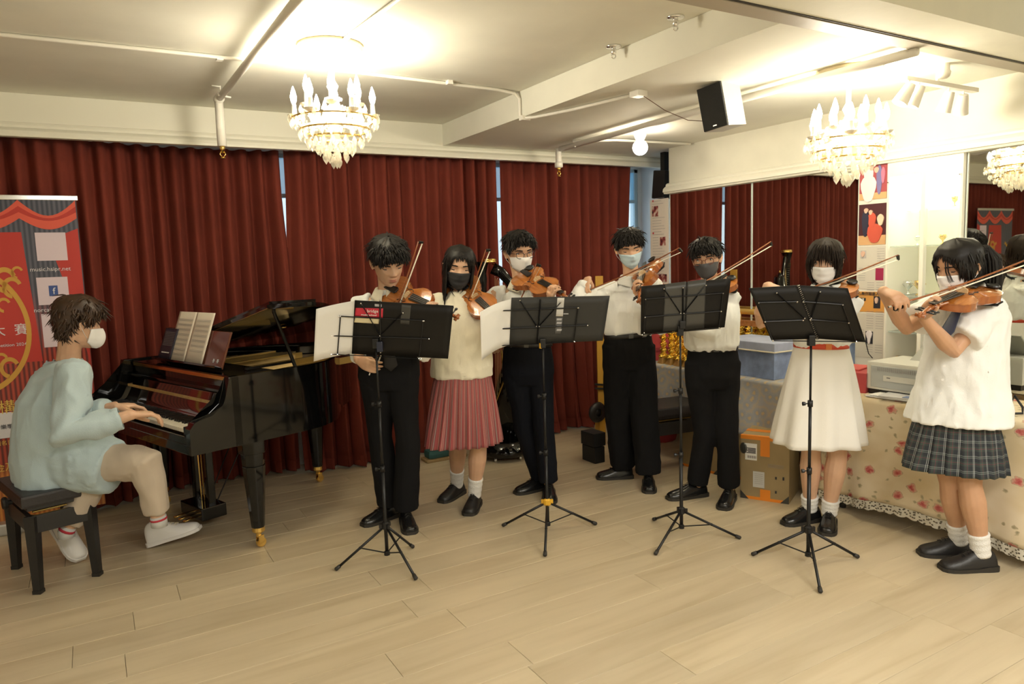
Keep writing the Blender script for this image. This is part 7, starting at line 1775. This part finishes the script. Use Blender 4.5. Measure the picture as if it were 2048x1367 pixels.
# cardboard boxes under the table -----------------------------------
CB = mat('cardboard', (.36, .27, .14), .8, var=.06); TAPE = mat('orange_tape', (.85, .27, .02), .45); CTAPE = mat('dark_tape', (.05, .05, .045), .3)
def carton(cx_, cy_, sx, sy, sz, rot, label, front=True):
    r = empty('cardboard_box', (cx_, cy_, 0), rot, label, 'box', None); Mx = WM[r.name]
    b = BM(); box(b, (0, 0, sz/2), (sx, sy, sz), M=Mx, bev=.005); obj('carton', b, CB, r)
    fx = -sx/2-.0008
    def st(nm, y0, y1, z0, z1, m, dx=0): b = BM(); box(b, (fx-dx, (y0+y1)/2, (z0+z1)/2), (.0016, abs(y1-y0), abs(z1-z0)), M=Mx); return obj(nm, b, m, r)
    h = sy/2
    st('tape_band', -h, h, sz-.022, sz, TAPE); st('tape_band', -h, h, 0, .018, TAPE); st('tape_strip', -.03, .025, sz-.12, sz-.01, TAPE, .001); st('tape_strip', -.035, .025, .01, .07, TAPE, .001)
    b = BM(); box(b, (0, 0, sz+.001), (sx*.2, sy, .0016), M=Mx); obj('tape_band', b, TAPE, r); b = BM(); box(b, (-sx/2+.012, 0, sz+.001), (.024, sy, .0016), M=Mx); obj('tape_band', b, TAPE, r)
    b = BM(); box(b, (0, -h-.0008, sz-.02), (sx, .0016, .03), M=Mx); obj('tape_band', b, TAPE, r)
    for y0, z0, s1, s2 in ((-h, sz, 1, -1), (h, 0, -1, 1), (-h, 0, 1, 1)):
        b = BM(); A = [Mx @ V((fx-.001, y0, z0)), Mx @ V((fx-.001, y0+s1*.05, z0)), Mx @ V((fx-.001, y0, z0+s2*.05))]; quadplate(b, A, V((-.001, 0, 0))); obj('corner_tape', b, CTAPE, r)
    if front:
        lb = st('shipping_label', .045, .115, sz*.62, sz*.88, PAPER, .0008)
        for q in range(5): st('label_print', .052, .098 if q % 2 else .108, sz*(.80-.018*q), sz*(.812-.018*q), INK, .0018)
        for q in range(9): st('barcode_bar', .050+.006*q, .0525+.006*q, sz*.65, sz*.69, INK, .0018)
        st('address_label', .0, .068, sz*.20, sz*.45, mat('label_grey', (.62, .62, .60), .6), .0008)
        for q in range(6): st('label_print', .010, .058, sz*(.41-.03*q), sz*(.414-.03*q), GREYINK, .0018)
        st('arrow_mark', -.072, -.062, sz*.36, sz*.40, INK, .0004); st('arrow_mark', -.115, -.105, sz*.36, sz*.41, INK, .0004); st('print_mark', -.072, -.062, sz*.14, sz*.18, INK, .0004)
        for q in range(3): st('print_mark', -.02-.0, -.11, sz*(.58-.02*q), sz*(.584-.02*q), GREYINK, .0004)
        b = BM(); ball(b, Mx @ V((fx-.004, .125, sz*.80)), (.012, .028, .035), 10, 8); obj('dark_tape_lump', b, CTAPE, r)
    return r
bxa, bxb = onz(1481, 994), onz(1578, 1008); dv = (bxb-bxa); L_ = dv.length; ra = math.atan2(dv.y, dv.x)+math.pi/2; nvec = V((math.cos(ra), math.sin(ra), 0)); cc = (bxa+bxb)/2+nvec*.15
bh = vline_z(1481, 869, bxa.x, bxa.y)
carton(cc.x, cc.y, .30, L_, bh, ra, 'cardboard box sealed with orange tape, under the grey cloth beside the white dress')
carton(3.74, 3.62, .30, .36, .30, math.radians(4), 'cardboard box with orange tape on the floor, behind the black stool', False)
carton(3.78, 3.22, .26, .28, .40, math.radians(-3), 'cardboard box half hidden behind the belted boy’s legs', False)
# black bench near the boy with pale blue mask, small black boxes
q = onz(1222, 940); bench('piano_bench', (q.x+.05, q.y-.34), math.radians(-9), .52, .30, .49, 'black padded bench pushed against the grey cloth, behind the pleated trousers')
for (px, py, w_, h_, lb, zz) in ((1207, 935, .09, .12, 'small matt black box, lower of two on the floor behind the bench leg', 0), (1205, 925, .11, .10, 'small matt black box, upper of two behind the bench leg', .125)):
    q2 = onz(1207, 928); b = BM(); box(b, (q2.x, q2.y+.12, zz+h_/2), (w_, .16, h_), bev=.006); o = obj('black_box', b, mat('speaker_black')); tag(o, lb, 'box')
# yellow wooden board with straps and wheel
q3 = V((3.42, 4.62, 0)); q3 = onplane(1204, 800, q3, FH); b = BM(); tp_ = onplane(1200, 640, V((q3.x, q3.y, 0)), FH); bt_ = onplane(1205, 838, V((q3.x, q3.y, 0)), FH)
w0 = .03; b = BM(); quadplate(b, [tp_-RH*w0+V((0, 0, .35)), tp_+RH*w0+V((0, 0, .35)), bt_+RH*w0, bt_-RH*w0], FH*.05); o = obj('instrument_case', b, mat('yellow_wood', (.55, .30, .04), .4)); tag(o, 'tall narrow yellow wooden case standing by the curtain behind the pleated trousers', 'case')
for py in (768, 776): A_ = onplane(1190, py, V((q3.x, q3.y, 0))-FH*.02, FH); B_ = onplane(1222, py+2, V((q3.x, q3.y, 0))-FH*.02, FH); b = BM(); tube(b, [A_, B_], .008, 6); obj('strap', b, BLACKM, o)
wc = onplane(1195, 824, V((q3.x, q3.y, 0))-FH*.03, FH); b = BM(); lathe(b, [(.030, -.018), (.075, -.02), (.085, 0), (.075, .02), (.03, .018)], wc, 24, (RH*.5-FH*.8)); lathe(b, [(0, -.01), (.032, -.01), (.032, .01), (0, .01)], wc, 16, (RH*.5-FH*.8)); obj('wheel', b, SHOEM, o, smooth=True)
b = BM(); box2(b, (bt_.x-.03, bt_.y, 0), (bt_.x+.03, bt_.y+.06, bt_.z)); obj('foot', b, mat('yellow_wood'), o)
# teal bag on the floor behind the striped skirt
q = onz(890, 925); r = empty('cloth_bag', (q.x, q.y+.12, 0), 0, 'dark teal bag with a tan base on the floor behind the striped skirt', 'bag')
b = BM(); box(b, (q.x+.05, q.y+.12, .012), (.34, .13, .024), bev=.008); obj('tan_base', b, mat('tan_leather', (.30, .20, .09), .6), r)
b = BM(); box(b, (q.x+.05, q.y+.12, .055), (.30, .11, .065), bev=.03); obj('bag_body', b, mat('teal_cloth', (.02, .08, .08), .7), r)
